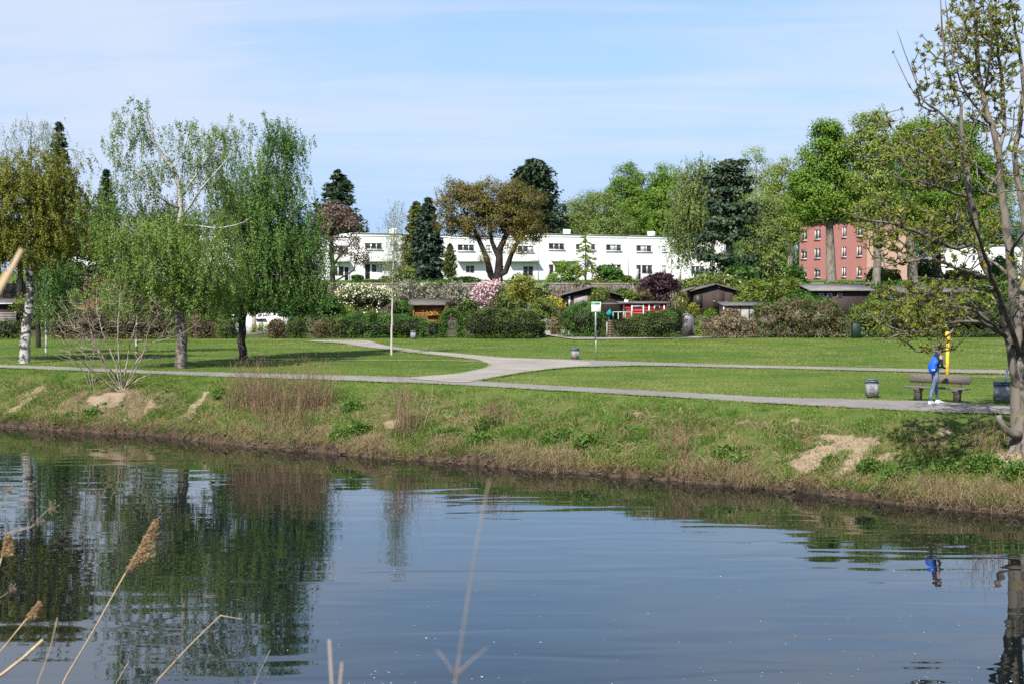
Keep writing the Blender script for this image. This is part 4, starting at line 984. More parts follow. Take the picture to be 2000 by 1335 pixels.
shrub('hedge', 'low dark hedge in front of the red hut', 103.2, [(1220, 639, 28, 17), (1242, 637, 32, 19), (1266, 634, 34, 22), (1290, 632, 34, 25), (1312, 630, 28, 26)], 17000, 0.115, L_HEDGE, 145, cat='hedge', core=0.84, square=0.35, group=HG, stems=10, lump=0.16)
shrub('bramble_thicket', 'dry brown bramble mound right of the low dark hedge', 103.4, [(1395, 637, 26, 17), (1430, 632, 32, 21), (1455, 640, 24, 15)], 5200, 0.13, L_BRAMBLE, 146, core=0.7, stems=40, lump=0.25, stem_mat=B_TWIG)
shrub('bramble_thicket', 'big brown-green bramble thicket below the pink house', 104.5, [(1500, 622, 36, 30), (1550, 615, 44, 36), (1600, 620, 40, 32), (1635, 632, 26, 22)], 13000, 0.135, L_HEDGE_B, 147, core=0.72, stems=60, lump=0.25, mat2=L_HEDGE_G, n2=1200, leaf2=0.12, stem_mat=B_TWIG)
shrub('hedge', 'olive-green bushy hedge behind the bin with black writing', 105, [(1690, 624, 34, 32), (1715, 619, 38, 36), (1745, 621, 40, 34), (1775, 620, 40, 35), (1800, 624, 36, 31)], 13000, 0.15, L_SHRUB, 148, cat='hedge', core=0.75, group=HG, stems=14, lump=0.22)
shrub('hedge', 'mixed green hedge behind the yellow post', 105.5, [(1835, 622, 38, 33), (1862, 618, 40, 36), (1890, 619, 40, 35), (1920, 617, 42, 37), (1950, 620, 40, 34)], 13000, 0.15, L_HEDGE, 149, cat='hedge', core=0.75, group=HG, stems=14, lump=0.22)
shrub('hedge', 'green hedge behind the ash trunk at the right edge', 105.5, [(1990, 622, 40, 34), (2040, 620, 40, 34), (2090, 622, 40, 34)], 6000, 0.16, L_HEDGE, 150, cat='hedge', core=0.75, group=HG, stems=10, lump=0.2)
shrub('hedge', 'green and brown hedge at the left edge behind the olive-yellow birch trunk', 102, [(10, 645, 34, 20), (-40, 645, 34, 20)], 3600, 0.13, L_HEDGE, 151, cat='hedge', core=0.75, group=HG, stems=10, lump=0.2)
shrub('hedge', 'long russet-brown hedge behind the bare riverside bush', 102, [(125, 633, 32, 27), (155, 631, 38, 28), (190, 632, 38, 27), (225, 632, 38, 28), (262, 633, 38, 27), (298, 635, 34, 25)], 17000, 0.125, L_HEDGE_B, 152, cat='hedge', core=0.8, square=0.3, group=HG, stems=24, lump=0.18)
GR = 'clipped bushes in a row along the left lawn edge'
for i, (lab, px, py, rx, ry, mat) in enumerate([('brown clipped bush just right of the big birch trunk', 394, 640, 28, 26, L_HEDGE_B), ('green clipped bush left of the dark birch trunk', 445, 641, 24, 24, L_HEDGE), ('round brownish clipped bush right of the white garden house', 540, 643, 20, 21, L_HEDGE_B), ('twiggy brown-green bush, second right of the white garden house', 578, 641, 22, 22, L_HEDGE), ('small twiggy brown bush beside the left end of the far path', 626, 643, 14, 19, L_HEDGE_B)]):
    shrub('clipped_bush', lab, 102.5, [(px, py, rx, ry), (px, py + ry * .4, rx * .7, ry * .6)], 3200, 0.11, mat, 160 + i, core=0.75, stems=16, group=GR, lump=0.12)

# ---------------------------------------------------------------- the undergrowth of the gardens
GU = 'undergrowth bushes in the gardens'
for i, (lab, px, py, rx, ry, Y, mat) in enumerate([
    ('leafy bush behind the left part of the long hedge', 665, 610, 26, 14, 109, L_SHRUB), ('dark bush left of the orange hut', 785, 605, 22, 18, 113, L_HEDGE_G), ('twiggy brown bush right of the orange hut', 884, 605, 16, 18, 113, L_HEDGE_B),
    ('dark twiggy bush under the pink-blossoming bush', 915, 600, 18, 16, 116, L_HEDGE), ('grey-green bush left of the olive-brown bush', 990, 585, 20, 20, 124, L_WILLOW), ('light bush behind the olive-brown bush', 1050, 570, 26, 16, 140, L_PALE),
    ('tan dry bush beside the garden path', 1086, 632, 10, 14, 107, L_BRAMBLE), ('low bush behind the red hut roof, left', 1225, 577, 20, 10, 135, L_SHRUB), ('low dry bush behind the red hut roof, right', 1255, 580, 18, 12, 137, L_HEDGE_B),
    ('bushy green plant right of the lilac greenhouse', 1372, 640, 14, 12, 106, L_SHRUB), ('straw-coloured grass tuft before the low grey shed', 1425, 612, 18, 9, 110, L_BRAMBLE), ('green bush between dark brown shed and grey shed', 1448, 590, 18, 14, 135, L_SHRUB),
    ('dark bush below the pink house corner', 1560, 560, 30, 14, 155, L_HEDGE_G), ('green bush before the wide low hut', 1610, 600, 26, 12, 118, L_SHRUB), ('leafy bush right of the wide low hut', 1715, 590, 26, 16, 120, L_HEDGE_G),
    ('leafy bush before the long grey-roofed hut', 1800, 592, 34, 14, 119, L_SHRUB), ('leafy bush at the right end of the long grey-roofed hut', 1900, 592, 40, 16, 119, L_HEDGE_G), ('dark bush behind the ash trunk', 1985, 585, 40, 22, 120, L_HEDGE_G),
    ('brown vine-tangled bush left of the cream-blossoming bush', 655, 585, 18, 20, 120, L_BRAMBLE), ('dark bush behind the row of clipped bushes', 480, 600, 40, 24, 112, L_HEDGE_G), ('green bush left of the red-roofed hut', 60, 600, 40, 26, 112, L_SHRUB),
    ('trailing bush over the wall left of the taller houses', 700, 568, 34, 12, 161, L_SHRUB), ('grey-green bush before the vine wall under the copper tree', 990, 572, 24, 12, 160, L_WILLOW), ('ivy-green bush before the vine wall behind the sign', 1215, 574, 22, 9, 161, L_HEDGE_G), ('green bush before the wall right of the pale bush', 1500, 560, 30, 14, 161, L_HEDGE_G),
    ('green bush before the wall below the pink facade', 1640, 560, 34, 10, 161, L_SHRUB), ('dark trailing bush before the wall below the beige end', 1745, 562, 34, 12, 161, L_HEDGE_G), ('leafy bush before the wall below the far white house', 1840, 560, 40, 12, 161, L_SHRUB), ('leafy bush before the wall behind the ash stems', 1930, 560, 36, 13, 161, L_HEDGE_G),
    ('dark evergreen bush at the foot of the dark pine', 1445, 535, 36, 18, 180, L_HEDGE_G), ('tall green bush between the pine and the open-crowned tree', 1505, 520, 36, 30, 186, L_WILLOW), ('dark green bush at the left corner of the pink house', 1545, 535, 26, 18, 190, L_HEDGE_G), ('green bush below the beige end wall', 1725, 538, 34, 14, 180, L_SHRUB), ('dark green bush left of the far white house', 1805, 530, 26, 22, 190, L_HEDGE_G), ('green bush before the far white house', 1880, 538, 40, 14, 190, L_SHRUB), ('green bush right of the far white house', 1960, 525, 36, 26, 190, L_HEDGE_G),
    ('hanging green bush on the wall top left of the copper tree', 850, 560, 30, 9, 164, L_SHRUB), ('hanging green bush on the wall top behind the plum', 1330, 560, 34, 10, 164, L_SHRUB), ('brown hanging bush on the wall top left of the sign', 1130, 566, 40, 9, 164, L_BRAMBLE), ('brown hanging bush on the wall top behind the pink blossom', 930, 568, 40, 10, 164, L_BRAMBLE)]):
    shrub('garden_bush', lab, Y, [(px, py, rx, ry), (px + rx * .3, py + ry * .5, rx * .8, ry * .7), (px - rx * .4, py + ry * .4, rx * .7, ry * .7)], 2200, 0.0015 * Y, mat, 601 + i, group=GU, core=0.6, stems=10, lump=.25)
# ================================================================ the ash at the right edge, its limbs traced one by one
r = rs(201)
ab = hit(1994, 872); AY = float(ab[1])
ash = thing('ash_tree', 'budding ash tree with yellow-lichened grey limbs leaning over the right bank', 'tree', (ab[0], ab[1], ab[2] - 0.15))
W = Wood(0.28)
def limb(L, r0, r1, attach=True): W.stem(pxline(L, AY), r0 * .8, r1 * .8, attach=attach, wob=0.012, rng=r)
P0 = pxline([(1996, 880), (1995, 840), (1994, 790), (1993, 740), (1992, 700)], AY); P0[0] = (ab[0], ab[1], ab[2] - 0.15)
W.stem(P0, 0.31, 0.23, wob=0.0)
limb([(1994, 720), (1988, 640), (1981, 590), (1978, 546), (1971, 492), (1966, 438), (1954, 364), (1951, 303), (1936, 246), (1921, 189), (1910, 135), (1906, 67), (1898, 0), (1890, -70), (1884, -150)], 0.185, 0.02)
limb([(1993, 760, -.1), (1981, 735, -.2), (1975, 692, -.25), (1968, 655, -.3), (1959, 605, -.4), (1944, 557, -.5), (1921, 520, -.6), (1909, 474, -.7), (1906, 430, -.8), (1896, 388, -.9), (1889, 320, -1), (1879, 263, -1), (1876, 205, -1), (1858, 165, -1.1), (1846, 110, -1.2), (1838, 50, -1.2), (1836, -20, -1.2)], 0.145, 0.015)
limb([(1992, 700, .1), (1994, 640, .3), (1999, 570, .5), (2004, 500, .6), (2002, 430, .7), (1990, 370, .8), (1980, 303, .8), (1993, 236, .9), (1998, 168, 1), (1992, 101, 1), (1978, 34, 1), (1970, -60, 1)], 0.17, 0.02)
limb([(1994, 760, 0), (2020, 690, 0), (2050, 600, -.4), (2075, 480, -.8), (2095, 340, -1), (2105, 180, -1), (2110, 40, -1)], 0.2, 0.03)
limb([(1962, 655, -.3), (1944, 643, -.8), (1926, 621, -1.2), (1890, 602, -1.6), (1850, 598, -1.8), (1822, 596, -2), (1768, 592, -2.2), (1715, 580, -2.4)], 0.085, 0.012)
limb([(1950, 648, -.6), (1911, 628, -1.6), (1870, 628, -2), (1832, 637, -2.4), (1782, 651, -2.7), (1743, 657, -3), (1715, 662, -3.2), (1696, 664, -3.2)], 0.06, 0.008)
limb([(1782, 651, -2.7), (1740, 640, -2.9), (1705, 622, -3), (1680, 605, -3)], 0.025, 0.008)
limb([(1870, 628, -2), (1850, 655, -2.2), (1830, 676, -2.4), (1805, 688, -2.5), (1785, 682, -2.6), (1770, 668, -2.6)], 0.025, 0.006)
limb([(1957, 605, -.4), (1935, 580, .6), (1900, 556, 1.2), (1850, 548, 1.6), (1790, 540, 2)], 0.06, 0.012)
limb([(1944, 557, -.5), (1922, 540, -1.4), (1885, 530, -2), (1840, 512, -2.5), (1790, 508, -2.8), (1730, 520, -3), (1680, 528, -3)], 0.06, 0.01)
limb([(1909, 474, -.7), (1870, 486, -1.6), (1840, 476, -2), (1790, 452, -2.5), (1740, 436, -2.8), (1690, 430, -3), (1640, 412, -3.2)], 0.055, 0.008)
limb([(1978, 546, 0), (1945, 515, .8), (1910, 492, 1.5), (1880, 440, 2), (1850, 418, 2.3), (1800, 410, 2.6)], 0.065, 0.012)
limb([(1971, 492, 0), (1990, 470, -.8), (2010, 440, -1.4), (2030, 380, -2)], 0.06, 0.02)
limb([(1896, 388, -.9), (1850, 372, -1.5), (1800, 352, -2), (1760, 352, -2.3), (1720, 330, -2.5), (1690, 300, -2.6)], 0.05, 0.008)
limb([(1889, 320, -1), (1845, 318, -.4), (1805, 300, 0), (1770, 280, .2), (1740, 250, .4), (1722, 205, .5)], 0.045, 0.008)
limb([(1879, 263, -1), (1840, 222, -1.2), (1805, 200, -1.5), (1785, 150, -1.6), (1765, 100, -1.7), (1752, 60, -1.7)], 0.05, 0.008)
limb([(1840, 222, -1.2), (1805, 215, -.9), (1778, 170, -.8), (1758, 130, -.8), (1746, 105, -.8)], 0.028, 0.006)
limb([(1954, 364, 0), (1925, 340, .8), (1895, 320, 1.4), (1870, 290, 1.8), (1850, 240, 2), (1845, 190, 2.1)], 0.06, 0.01)
limb([(1936, 246, 0), (1910, 215, -.6), (1880, 175, -1), (1862, 120, -1.2), (1852, 60, -1.2), (1846, 0, -1.2)], 0.05, 0.008)
limb([(1951, 303, 0), (1962, 250, .5), (1960, 180, .8), (1950, 110, 1), (1945, 30, 1), (1940, -40, 1)], 0.05, 0.01)
limb([(1921, 189, 0), (1932, 130, -.6), (1938, 70, -1), (1930, 10, -1.2)], 0.035, 0.01)
limb([(1992, 690, -.1), (1960, 600, -1.5), (1930, 520, -3.2), (1900, 430, -4.6), (1880, 330, -5.4), (1870, 230, -5.8)], 0.1, 0.015)
limb([(1995, 700, -.1), (2010, 600, -1.8), (2030, 500, -3.4), (2050, 380, -4.5)], 0.1, 0.02)
cb = [(1900, 70, 55, 90, 0, 2.4), (1960, 90, 45, 110, .5, 2.2), (1845, 120, 42, 100, -1, 2.4), (1772, 140, 28, 60, -1.4, 1.0), (1800, 210, 40, 50, -1, 1.2), (1740, 230, 30, 40, .3, .6), (1930, 200, 50, 60, .4, 1.6), (1785, 320, 75, 65, -1.5, 2.2), (1850, 300, 60, 80, .5, 1.5), (1730, 270, 40, 60, 0, .6), (1900, 420, 60, 70, 0, 1.2), (1820, 470, 80, 60, -2, 1.8), (1715, 470, 75, 65, -2.5, 2.4), (1850, 570, 80, 45, -1.5, 1.3), (1760, 590, 80, 45, -2.5, 1.7), (1760, 650, 75, 34, -2.8, 1.6), (1990, 260, 40, 110, .8, 1.0), (1655, 440, 45, 60, -3, 1.3), (2070, 250, 80, 200, -.5, 1.2), (1985, 60, 40, 80, .8, 1.8), (1925, -90, 70, 60, 0, 1.0), (2010, -60, 60, 80, .5, .9), (2060, 480, 70, 90, -1, .8), (1875, 40, 40, 70, -.8, 1.6), (1880, 300, 100, 130, -4.2, .6), (1985, 540, 40, 60, -.8, .6), (1680, 600, 45, 50, -3, 1.2)]
A = in_blobs(blobs3(cb, AY, 0.9), 3000, r, 0.3, pw=0.45)
W.grow(A, r, rise=0.4, wander=0.25, up=0.15, lenw=0.02)
V, F = W.mesh(0.0112, 3.2, 10)
mesh_np('trunk', V, F, B_ASH, ash, smooth=True)
# young leaf tufts at the tips and buds along the twigs
tips = np.array([W.P[i] for i in W.tip]); pre = np.array([W.P[W.par[i]] for i in W.tip]); d = unit(tips - pre)
keep = r.random(len(tips)) < 0.86
T = tips[keep]; D = d[keep]
node = [i for i in range(len(W.P)) if W.R[i] < 0.024 and r.random() < 0.24]
T = np.concatenate([T, np.array([W.P[i] for i in node])]); D = np.concatenate([D, unit(r.normal(size=(len(node), 3)) + np.array([0, 0, 0.8]))])
per = 13
ax = np.repeat(D, per, 0) * 0.7 + unit(r.normal(size=(len(T) * per, 3))) * 0.9 + np.array([0, 0, 0.35])
ln = r.uniform(0.04, 0.118, len(ax)) * np.repeat(r.uniform(0.45, 1.25, len(T)), per)
C = np.repeat(T, per, 0) + unit(ax) * (ln * 0.6)[:, None] + r.normal(size=ax.shape) * 0.015
tint = np.clip(np.repeat(r.random(len(T)), per) * 0.85 + r.random(len(ax)) * 0.25 - 0.05, 0, 1)
crown_mesh('leaf_tufts', C, ln, r, L_ASH, ash, tint, axis=ax, aspect=0.42, upbias=0.2)
# sawn-off stub low on the trunk
m = MB(); m.tube(pxline([(1990, 850, -.25), (1976, 846, -.35), (1962, 836, -.38), (1952, 818, -.38), (1950, 810, -.38)], AY), [0.13, 0.10, 0.085, 0.075, 0.07], 9); m.build('sawn_stub', B_ASH, ash, smooth=True)
m = MB()
for i in range(6):                       # root flare
    an = i * PI / 3 + 0.4; e = np.array([ab[0] + math.cos(an) * 0.6, ab[1] + math.sin(an) * 0.6, 0]); e[2] = ground_z(e) - 0.06
    s_ = np.array([ab[0] + math.cos(an) * 0.1, ab[1] + math.sin(an) * 0.24, ab[2] + 0.25])
    m.tube(np.array([s_, s_ * .45 + e * .55 + np.array([0, 0, -.1]), e]), [0.10, 0.08, 0.03], 7)
m.build('root_flare', B_ASH, ash, smooth=True)

# ================================================================ leafless bush on the left bank
B_BUSH = bark_mat('bark_bush', (0.29, 0.25, 0.19), (0.15, 0.12, 0.088), scale=6)
def bare_bush(label, base, stems, blobs, n, seed, r0, tip):
    r = rs(seed); b = hit(*base); Y = float(b[1])
    t = thing('bare_bush', label, 'bush', (b[0], b[1], b[2] - 0.05), group='leafless bushes on the left bank')
    W = Wood(0.16)
    for L in stems:
        P = pxline([(x, y, (i / len(L)) * dy) for i, (x, y, dy) in enumerate(L)], Y); P[0] = (b[0] + r.normal() * .05, b[1] + r.normal() * .05, b[2] - 0.05)
        W.stem(P, r0 * r.uniform(.75, 1.2), 0.008, wob=0.01, rng=r)
    A = in_blobs(blobs3(blobs, Y, 0.8), n, r, 0.4)
    W.grow(A, r, rise=0.1, wander=0.3, up=0.15, lenw=0.1)
    V, F = W.mesh(tip, 2.6, 7)
    mesh_np('stems', V, F, B_BUSH, t, smooth=True)
    P = np.array(W.P); Rr = W.R; k = np.where(Rr < 0.009)[0]; k = k[r.random(len(k)) < 0.5]
    crown_mesh('buds', P[k] + r.normal(size=(len(k), 3)) * 0.01, r.uniform(0.02, 0.045, len(k)), r, L_RUST, t, aspect=0.5)
    return t
bare_bush('large leafless bush with pale spreading stems on the left bank', (238, 764),
    [[(238, 764, 0), (232, 700, 0), (230, 640, 0), (236, 560, 0)], [(238, 764, 0), (215, 720, 1), (196, 690, 1.4), (165, 655, 2), (140, 640, 2)], [(238, 764, 0), (205, 705, -1), (180, 660, -1), (140, 625, -1.5), (108, 585, -1.5)],
     [(238, 764, 0), (258, 735, -.6), (280, 690, -1), (292, 640, -1.2), (318, 600, -1.4)], [(238, 764, 0), (246, 720, 1), (254, 670, 1.4), (270, 620, 1.6)], [(238, 764, 0), (226, 710, 1.2), (200, 650, 1.6), (188, 600, 1.8), (190, 560, 2)],
     [(238, 764, 0), (200, 740, -1.2), (170, 715, -1.8), (150, 690, -2)], [(238, 764, 0), (270, 740, .6), (300, 728, .9), (312, 726, 1)], [(238, 764, 0), (262, 712, .8), (292, 672, 1.2), (345, 655, 1.5), (375, 640, 1.6), (392, 622, 1.6)], [(238, 764, 0), (214, 735, -.4), (184, 672, -.8), (170, 610, -1), (165, 560, -1)]],
    [(230, 600, 60, 50), (160, 630, 60, 50), (290, 620, 60, 50), (200, 680, 90, 40), (280, 690, 50, 30), (130, 610, 40, 50), (235, 565, 40, 30), (340, 640, 40, 30, 0, .4)], 800, 221, 0.035, 0.0062)
bare_bush('smaller leafless bush just left of the large pale-stemmed one', (178, 752), [[(178, 752, 0), (172, 715, 0), (164, 680, 0), (160, 630, 0)], [(178, 752, 0), (182, 700, .5), (186, 650, .6)], [(178, 752, 0), (160, 720, -.5), (140, 700, -.8), (110, 690, -1)], [(178, 752, 0), (195, 725, .5), (205, 700, .6)]],
    [(165, 670, 40, 40), (130, 690, 30, 20), (190, 680, 30, 30)], 170, 222, 0.03, 0.006)

# ================================================================ dry stems and grasses of the bank
STRAW = leaf_mat('straw', (0.20, 0.145, 0.075), (0.33, 0.26, 0.15), (0.42, 0.35, 0.22), trans=0.15, gain=1.1)
STEMS = leaf_mat('dry_stems', (0.10, 0.060, 0.036), (0.19, 0.125, 0.078), trans=0.0, gain=1.3)
GRASS = leaf_mat('grass_blades', (0.060, 0.112, 0.015), (0.135, 0.178, 0.034), (0.20, 0.185, 0.07), trans=0.3, spec=0.15, gain=1.4)
BGRASS = leaf_mat('bank_grass_blades', (0.045, 0.095, 0.012), (0.098, 0.160, 0.027), (0.25, 0.20, 0.10), trans=0.25, spec=0.15, gain=1.5)
def blades(B, D, L, w, r, curl=0.6, segs=2):
    """arched blades from B leaning along D (unit, horizontal + up)"""
    n = len(B); side = unit(np.cross(D, r.normal(size=(n, 3)))) * (np.asarray(w) * np.ones(n))[:, None]
    L = (np.asarray(L) * np.ones(n))[:, None]
    hor = D * np.array([1, 1, 0]); 
    M = B + D * L * 0.55; E = B + D * L * 0.85 + (unit(hor + 1e-6) * 0.35 + np.array([0, 0, -0.45])) * L * curl
    if segs == 1:
        V = np.stack([B - side, B + side, E], 1).reshape(-1, 3); return V, [np.arange(n * 3).reshape(n, 3)], 3
    V = np.stack([B - side, B + side, M - side * .75, M + side * .75, E], 1).reshape(-1, 3)
    b = np.arange(n)[:, None] * 5
    return V, [b + np.array([0, 1, 3, 2]), b + np.array([2, 3, 4])], 5
def dry_thicket(label, base_line, tops, n, seed, hmax, name='dry_shrub'):
    r = rs(seed); Bs = []
    P = [hit(*q) for q in base_line]
    c = np.mean(P, axis=0)
    t = thing(name, label, 'shrub', (c[0], c[1], ground_z(c)))
    k = r.random(n) * (len(P) - 1); i = k.astype(int); f = (k - i)[:, None]; P = np.array(P)
    B = P[i] * (1 - f) + P[i + 1] * f + np.stack([r.normal(size=n) * .12, r.normal(size=n) * .35, np.zeros(n)], 1); B[:, 2] = H(B[:, 0], B[:, 1]) - 0.02
    D = unit(np.stack([r.normal(size=n) * 0.26, r.normal(size=n) * 0.26 - .05, np.ones(n)], 1))
    L = hmax * (0.35 + 0.65 * r.random(n) ** 0.8)
    M = B + D * L[:, None] * .5 + r.normal(size=(n, 3)) * 0.05; E = B + D * L[:, None] + r.normal(size=(n, 3)) * 0.10
    V, F4, F3 = ribbons(B, E, 0.0075, r, bend=M - (B + E) / 2)
    # side twigs
    q = r.integers(0, n, n * 5); u = r.uniform(0.3, 1, n * 5)[:, None]
    S2 = B[q] + (E[q] - B[q]) * u; E2 = S2 + unit(D[q] + r.normal(size=(n * 5, 3)) * 0.55) * r.uniform(0.1, 0.35, n * 5)[:, None]
    V2, G4, G3 = ribbons(S2, E2, 0.0045, r)
    o = mesh_np('stems', np.concatenate([V, V2]), [F4, F3, G4 + len(V), G3 + len(V)], STEMS, t, tint=np.concatenate([np.repeat(r.random(n), 5), np.repeat(r.random(n * 5), 5)])); o['kind'] = 'stuff'
    crown_mesh('seed_heads', E2[::2] + r.normal(size=(len(E2[::2]), 3)) * .01, r.uniform(0.02, 0.045, len(E2[::2])), r, L_RUST, t)
    return t
dry_thicket('broad thicket of dry brown upright stems on the bank below the path', [(452, 790), (500, 800), (550, 805), (600, 800), (640, 795)], None, 620, 231, 2.0)
dry_thicket('dry brown stems thinning towards the water left of the tall stalk clump', [(500, 835), (560, 840), (620, 842)], None, 120, 232, 1.2)
dry_thicket('tall narrow clump of dry stalks on the bank below the path junction', [(772, 845), (790, 848), (812, 846)], None, 110, 233, 2.1, 'dry_stalks')
dry_thicket('short dry stalks on the bank left of the blurred weed stem', [(940, 830), (960, 826), (985, 824)], None, 70, 234, 1.1, 'dry_stalks')
dry_thicket('low dry stalks at the bank edge right of the middle', [(1290, 880), (1320, 885), (1350, 888)], None, 70, 235, 0.8, 'dry_stalks')
dry_thicket('fine dry stalks at the foot of the ash tree', [(1900, 900), (1930, 880), (1955, 870)], None, 45, 236, 1.3, 'dry_stalks')

# grass of the bank, thick and uneven
r = rs(241)
n = 150000
x = r.uniform(-31, 22, n); t = r.random(n) ** 0.8 * 0.975
yw = Yw(x); yp = Yp(x); y = yp - t * (yp - yw)
patch = fbm(x * 0.7, y * 0.9, 51); patch2 = fbm(x * 2.3, y * 2.3, 52)
px, py = to_px(np.stack([x, y, H(x, y)], 1))
keep = (r.random(n) < np.clip(0.35 + (patch2 - 0.35) * 2.2, 0.12, 1)) & (r.random(n) > sand_at(px, py) * 0.86) & (r.random(n) > sand_at(px, py, BARE) * 0.6)
x, y, t, patch, patch2 = x[keep], y[keep], t[keep], patch[keep], patch2[keep]; n = len(x)
B = np.stack([x, y, H(x, y) - 0.01], 1)
D = unit(np.stack([r.normal(size=n) * 0.5, r.normal(size=n) * 0.5 - 0.25 * t, 0.9 + 0 * x], 1))
L = (0.05 + 0.44 * np.clip(t * 1.6, 0, 1) * np.clip(patch2 * 1.9 - .35, .15, 1.3)) * r.uniform(0.45, 1.3, n)
V, F, k = blades(B, D, L, 0.006, r, curl=0.6)
dry = np.clip((fbm(x * 0.9, y * 1.3, 61) - 0.40) * 2.4 + 0.25 * t, 0, 1) * (x > -18) * 0.9 + 0.12
straw = np.clip((fbm(x * 0.55, y * 0.8, 63) - 0.47) * 7, 0, 1) * np.interp(t, [.15, .4, 1], [0, .8, 1]) * np.interp(x, [-22, -14, -6, 18], [.75, .6, .7, .8])
green = np.clip((fbm(x * 1.1, y * 1.3, 64) - 0.35) * 2.6, 0, 1)
tint = np.where(r.random(n) < np.maximum(dry * 0.16, straw * .72), r.uniform(0.88, 1.0, n), green * .6 + r.random(n) * 0.2)
o = mesh_np('bank_grass', V, F, BGRASS, tint=np.repeat(tint, k)); o['kind'] = 'stuff'; o['label'] = 'uneven green and straw-coloured grass on the river bank'
# straw hanging over the lip of the bank
n = 900; x = np.sort(r.uniform(-28, 20, n)); dens = np.interp(x, [-26, -18, -8, 0, 5, 9, 20], [.12, .12, .3, .6, .8, .9, 1.0]) * (fbm(x * .9, x * 0, 77) > 0.46)
x = x[r.random(n) < dens]; n = len(x)
per = 85; xx = np.repeat(x, per) + r.normal(size=n * per) * 0.17; tl = np.repeat(r.uniform(0.84, 0.978, n), per) + r.normal(size=n * per) * 0.015
yy = Yp(xx) - tl * (Yp(xx) - Yw(xx)); B = np.stack([xx, yy, H(xx, yy)], 1)
D = unit(np.stack([r.normal(size=len(xx)) * 0.45, -0.55 + r.normal(size=len(xx)) * 0.4, 0.55 + r.normal(size=len(xx)) * .3], 1))
L = r.uniform(0.2, 0.68, len(xx)); V, F, k = blades(B, D, L, 0.0042, r, curl=1.15)
o = mesh_np('straw_fringe', V, F, STRAW, tint=np.repeat(np.clip(r.random(len(xx)) * .7 + np.repeat(r.random(n), per) * .45 - .1, 0, 1), k)); o['kind'] = 'stuff'; o['label'] = 'dry straw hanging over the muddy lip of the bank'
# green grass overhanging the lip
n = 520; x = r.uniform(-28, 19, n); per = 46; xx = np.repeat(x, per) + r.normal(size=n * per) * 0.2; tl = np.repeat(r.uniform(0.88, 0.982, n), per) + r.normal(size=n * per) * 0.012
yy = Yp(xx) - tl * (Yp(xx) - Yw(xx)); B = np.stack([xx, yy, H(xx, yy)], 1); D = unit(np.stack([r.normal(size=len(xx)) * 0.5, -0.45 + r.normal(size=len(xx)) * 0.45, 0.7 + r.normal(size=len(xx)) * .3], 1))
V, F, k = blades(B, D, r.uniform(0.15, 0.45, len(xx)), 0.005, r, curl=1.0); tint = np.where(np.repeat(r.random(n), per) < .3, r.uniform(.9, 1, len(xx)), r.random(len(xx)) * .8)
o = mesh_np('overhanging_grass', V, F, BGRASS, tint=np.repeat(tint, k)); o['kind'] = 'stuff'; o['label'] = 'grass tufts overhanging the muddy lip of the bank'
# flattened heaps of straw
n = 130; x = r.uniform(-22, 18, n); t = r.uniform(0.4, 0.92, n); per = 85
xx = np.repeat(x, per) + r.normal(size=n * per) * 0.3; tt_ = np.repeat(t, per) + r.normal(size=n * per) * 0.03; yy = Yp(xx) - tt_ * (Yp(xx) - Yw(xx))
B = np.stack([xx, yy, H(xx, yy) + 0.02], 1); D = unit(np.stack([r.normal(size=len(xx)) * 0.9, -0.4 + r.normal(size=len(xx)) * 0.6, 0.35 + np.abs(r.normal(size=len(xx))) * .3], 1))
V, F, k = blades(B, D, r.uniform(0.15, 0.5, len(xx)), 0.004, r, curl=0.8)
o = mesh_np('dry_grass', V, F, STRAW, tint=np.repeat(r.random(len(xx)), k)); o['kind'] = 'stuff'; o['label'] = 'flattened heaps of dry grass on the bank slope'
# clods fallen from the lip
r_ = rs(255); n_ = 900; x_ = r_.uniform(-28, 19, n_); t_ = r_.uniform(.955, 1.004, n_); y_ = Yp(x_) - t_ * (Yp(x_) - Yw(x_)); sz = r_.uniform(.02, .085, n_) * r_.uniform(.5, 1, n_)
ico = unit(np.array([(0, 0, 1), (.9, 0, .45), (.28, .85, .45), (-.72, .53, .45), (-.72, -.53, .45), (.28, -.85, .45), (.72, .53, -.45), (-.28, .85, -.45), (-.9, 0, -.45), (-.28, -.85, -.45), (.72, -.53, -.45), (0, 0, -1)]))
icf = np.array([(0, 1, 2), (0, 2, 3), (0, 3, 4), (0, 4, 5), (0, 5, 1), (1, 6, 2), (2, 7, 3), (3, 8, 4), (4, 9, 5), (5, 10, 1), (6, 7, 2), (7, 8, 3), (8, 9, 4), (9, 10, 5), (10, 6, 1), (11, 7, 6), (11, 8, 7), (11, 9, 8), (11, 10, 9), (11, 6, 10)])
cv = np.stack([x_, y_, np.maximum(H(x_, y_), -.02)], 1)[:, None] + ico[None] * (sz[:, None, None] * r_.uniform(.6, 1.35, (n_, 12, 1))) * np.array([1.3, 1, .8])
o = mesh_np('mud_clods', cv.reshape(-1, 3), (np.arange(n_)[:, None, None] * 12 + icf[None]).reshape(-1, 3), plain('clod_mud', (0.055, 0.038, 0.026), (0.11, 0.08, 0.055), rough=.95, scale=9)); o['kind'] = 'stuff'; o['label'] = 'crumbled mud clods along the waterline'
# bare roots and sticks in the mud
m = MB()
for i in range(60):
    x0 = r.uniform(-12, 17); y0 = float(Yp(x0) - r.uniform(0.9, 0.985) * (Yp(x0) - Yw(x0))); p = np.array([x0, y0, float(H(x0, y0)) + 0.03])
    d_ = np.array([r.normal() * 0.6, -abs(r.normal()) * 0.3, -0.15]); q = p + d_ * 0.4 + r.normal(size=3) * .05; e = q + d_ * 0.3 + np.array([0, 0, -.12])
    m.tube(np.array([p, q, e]), [0.012, 0.009, 0.004], 4)
o = m.build('bank_roots', B_TWIG); o['kind'] = 'stuff'; o['label'] = 'bare roots and sticks in the mud at the waterline'
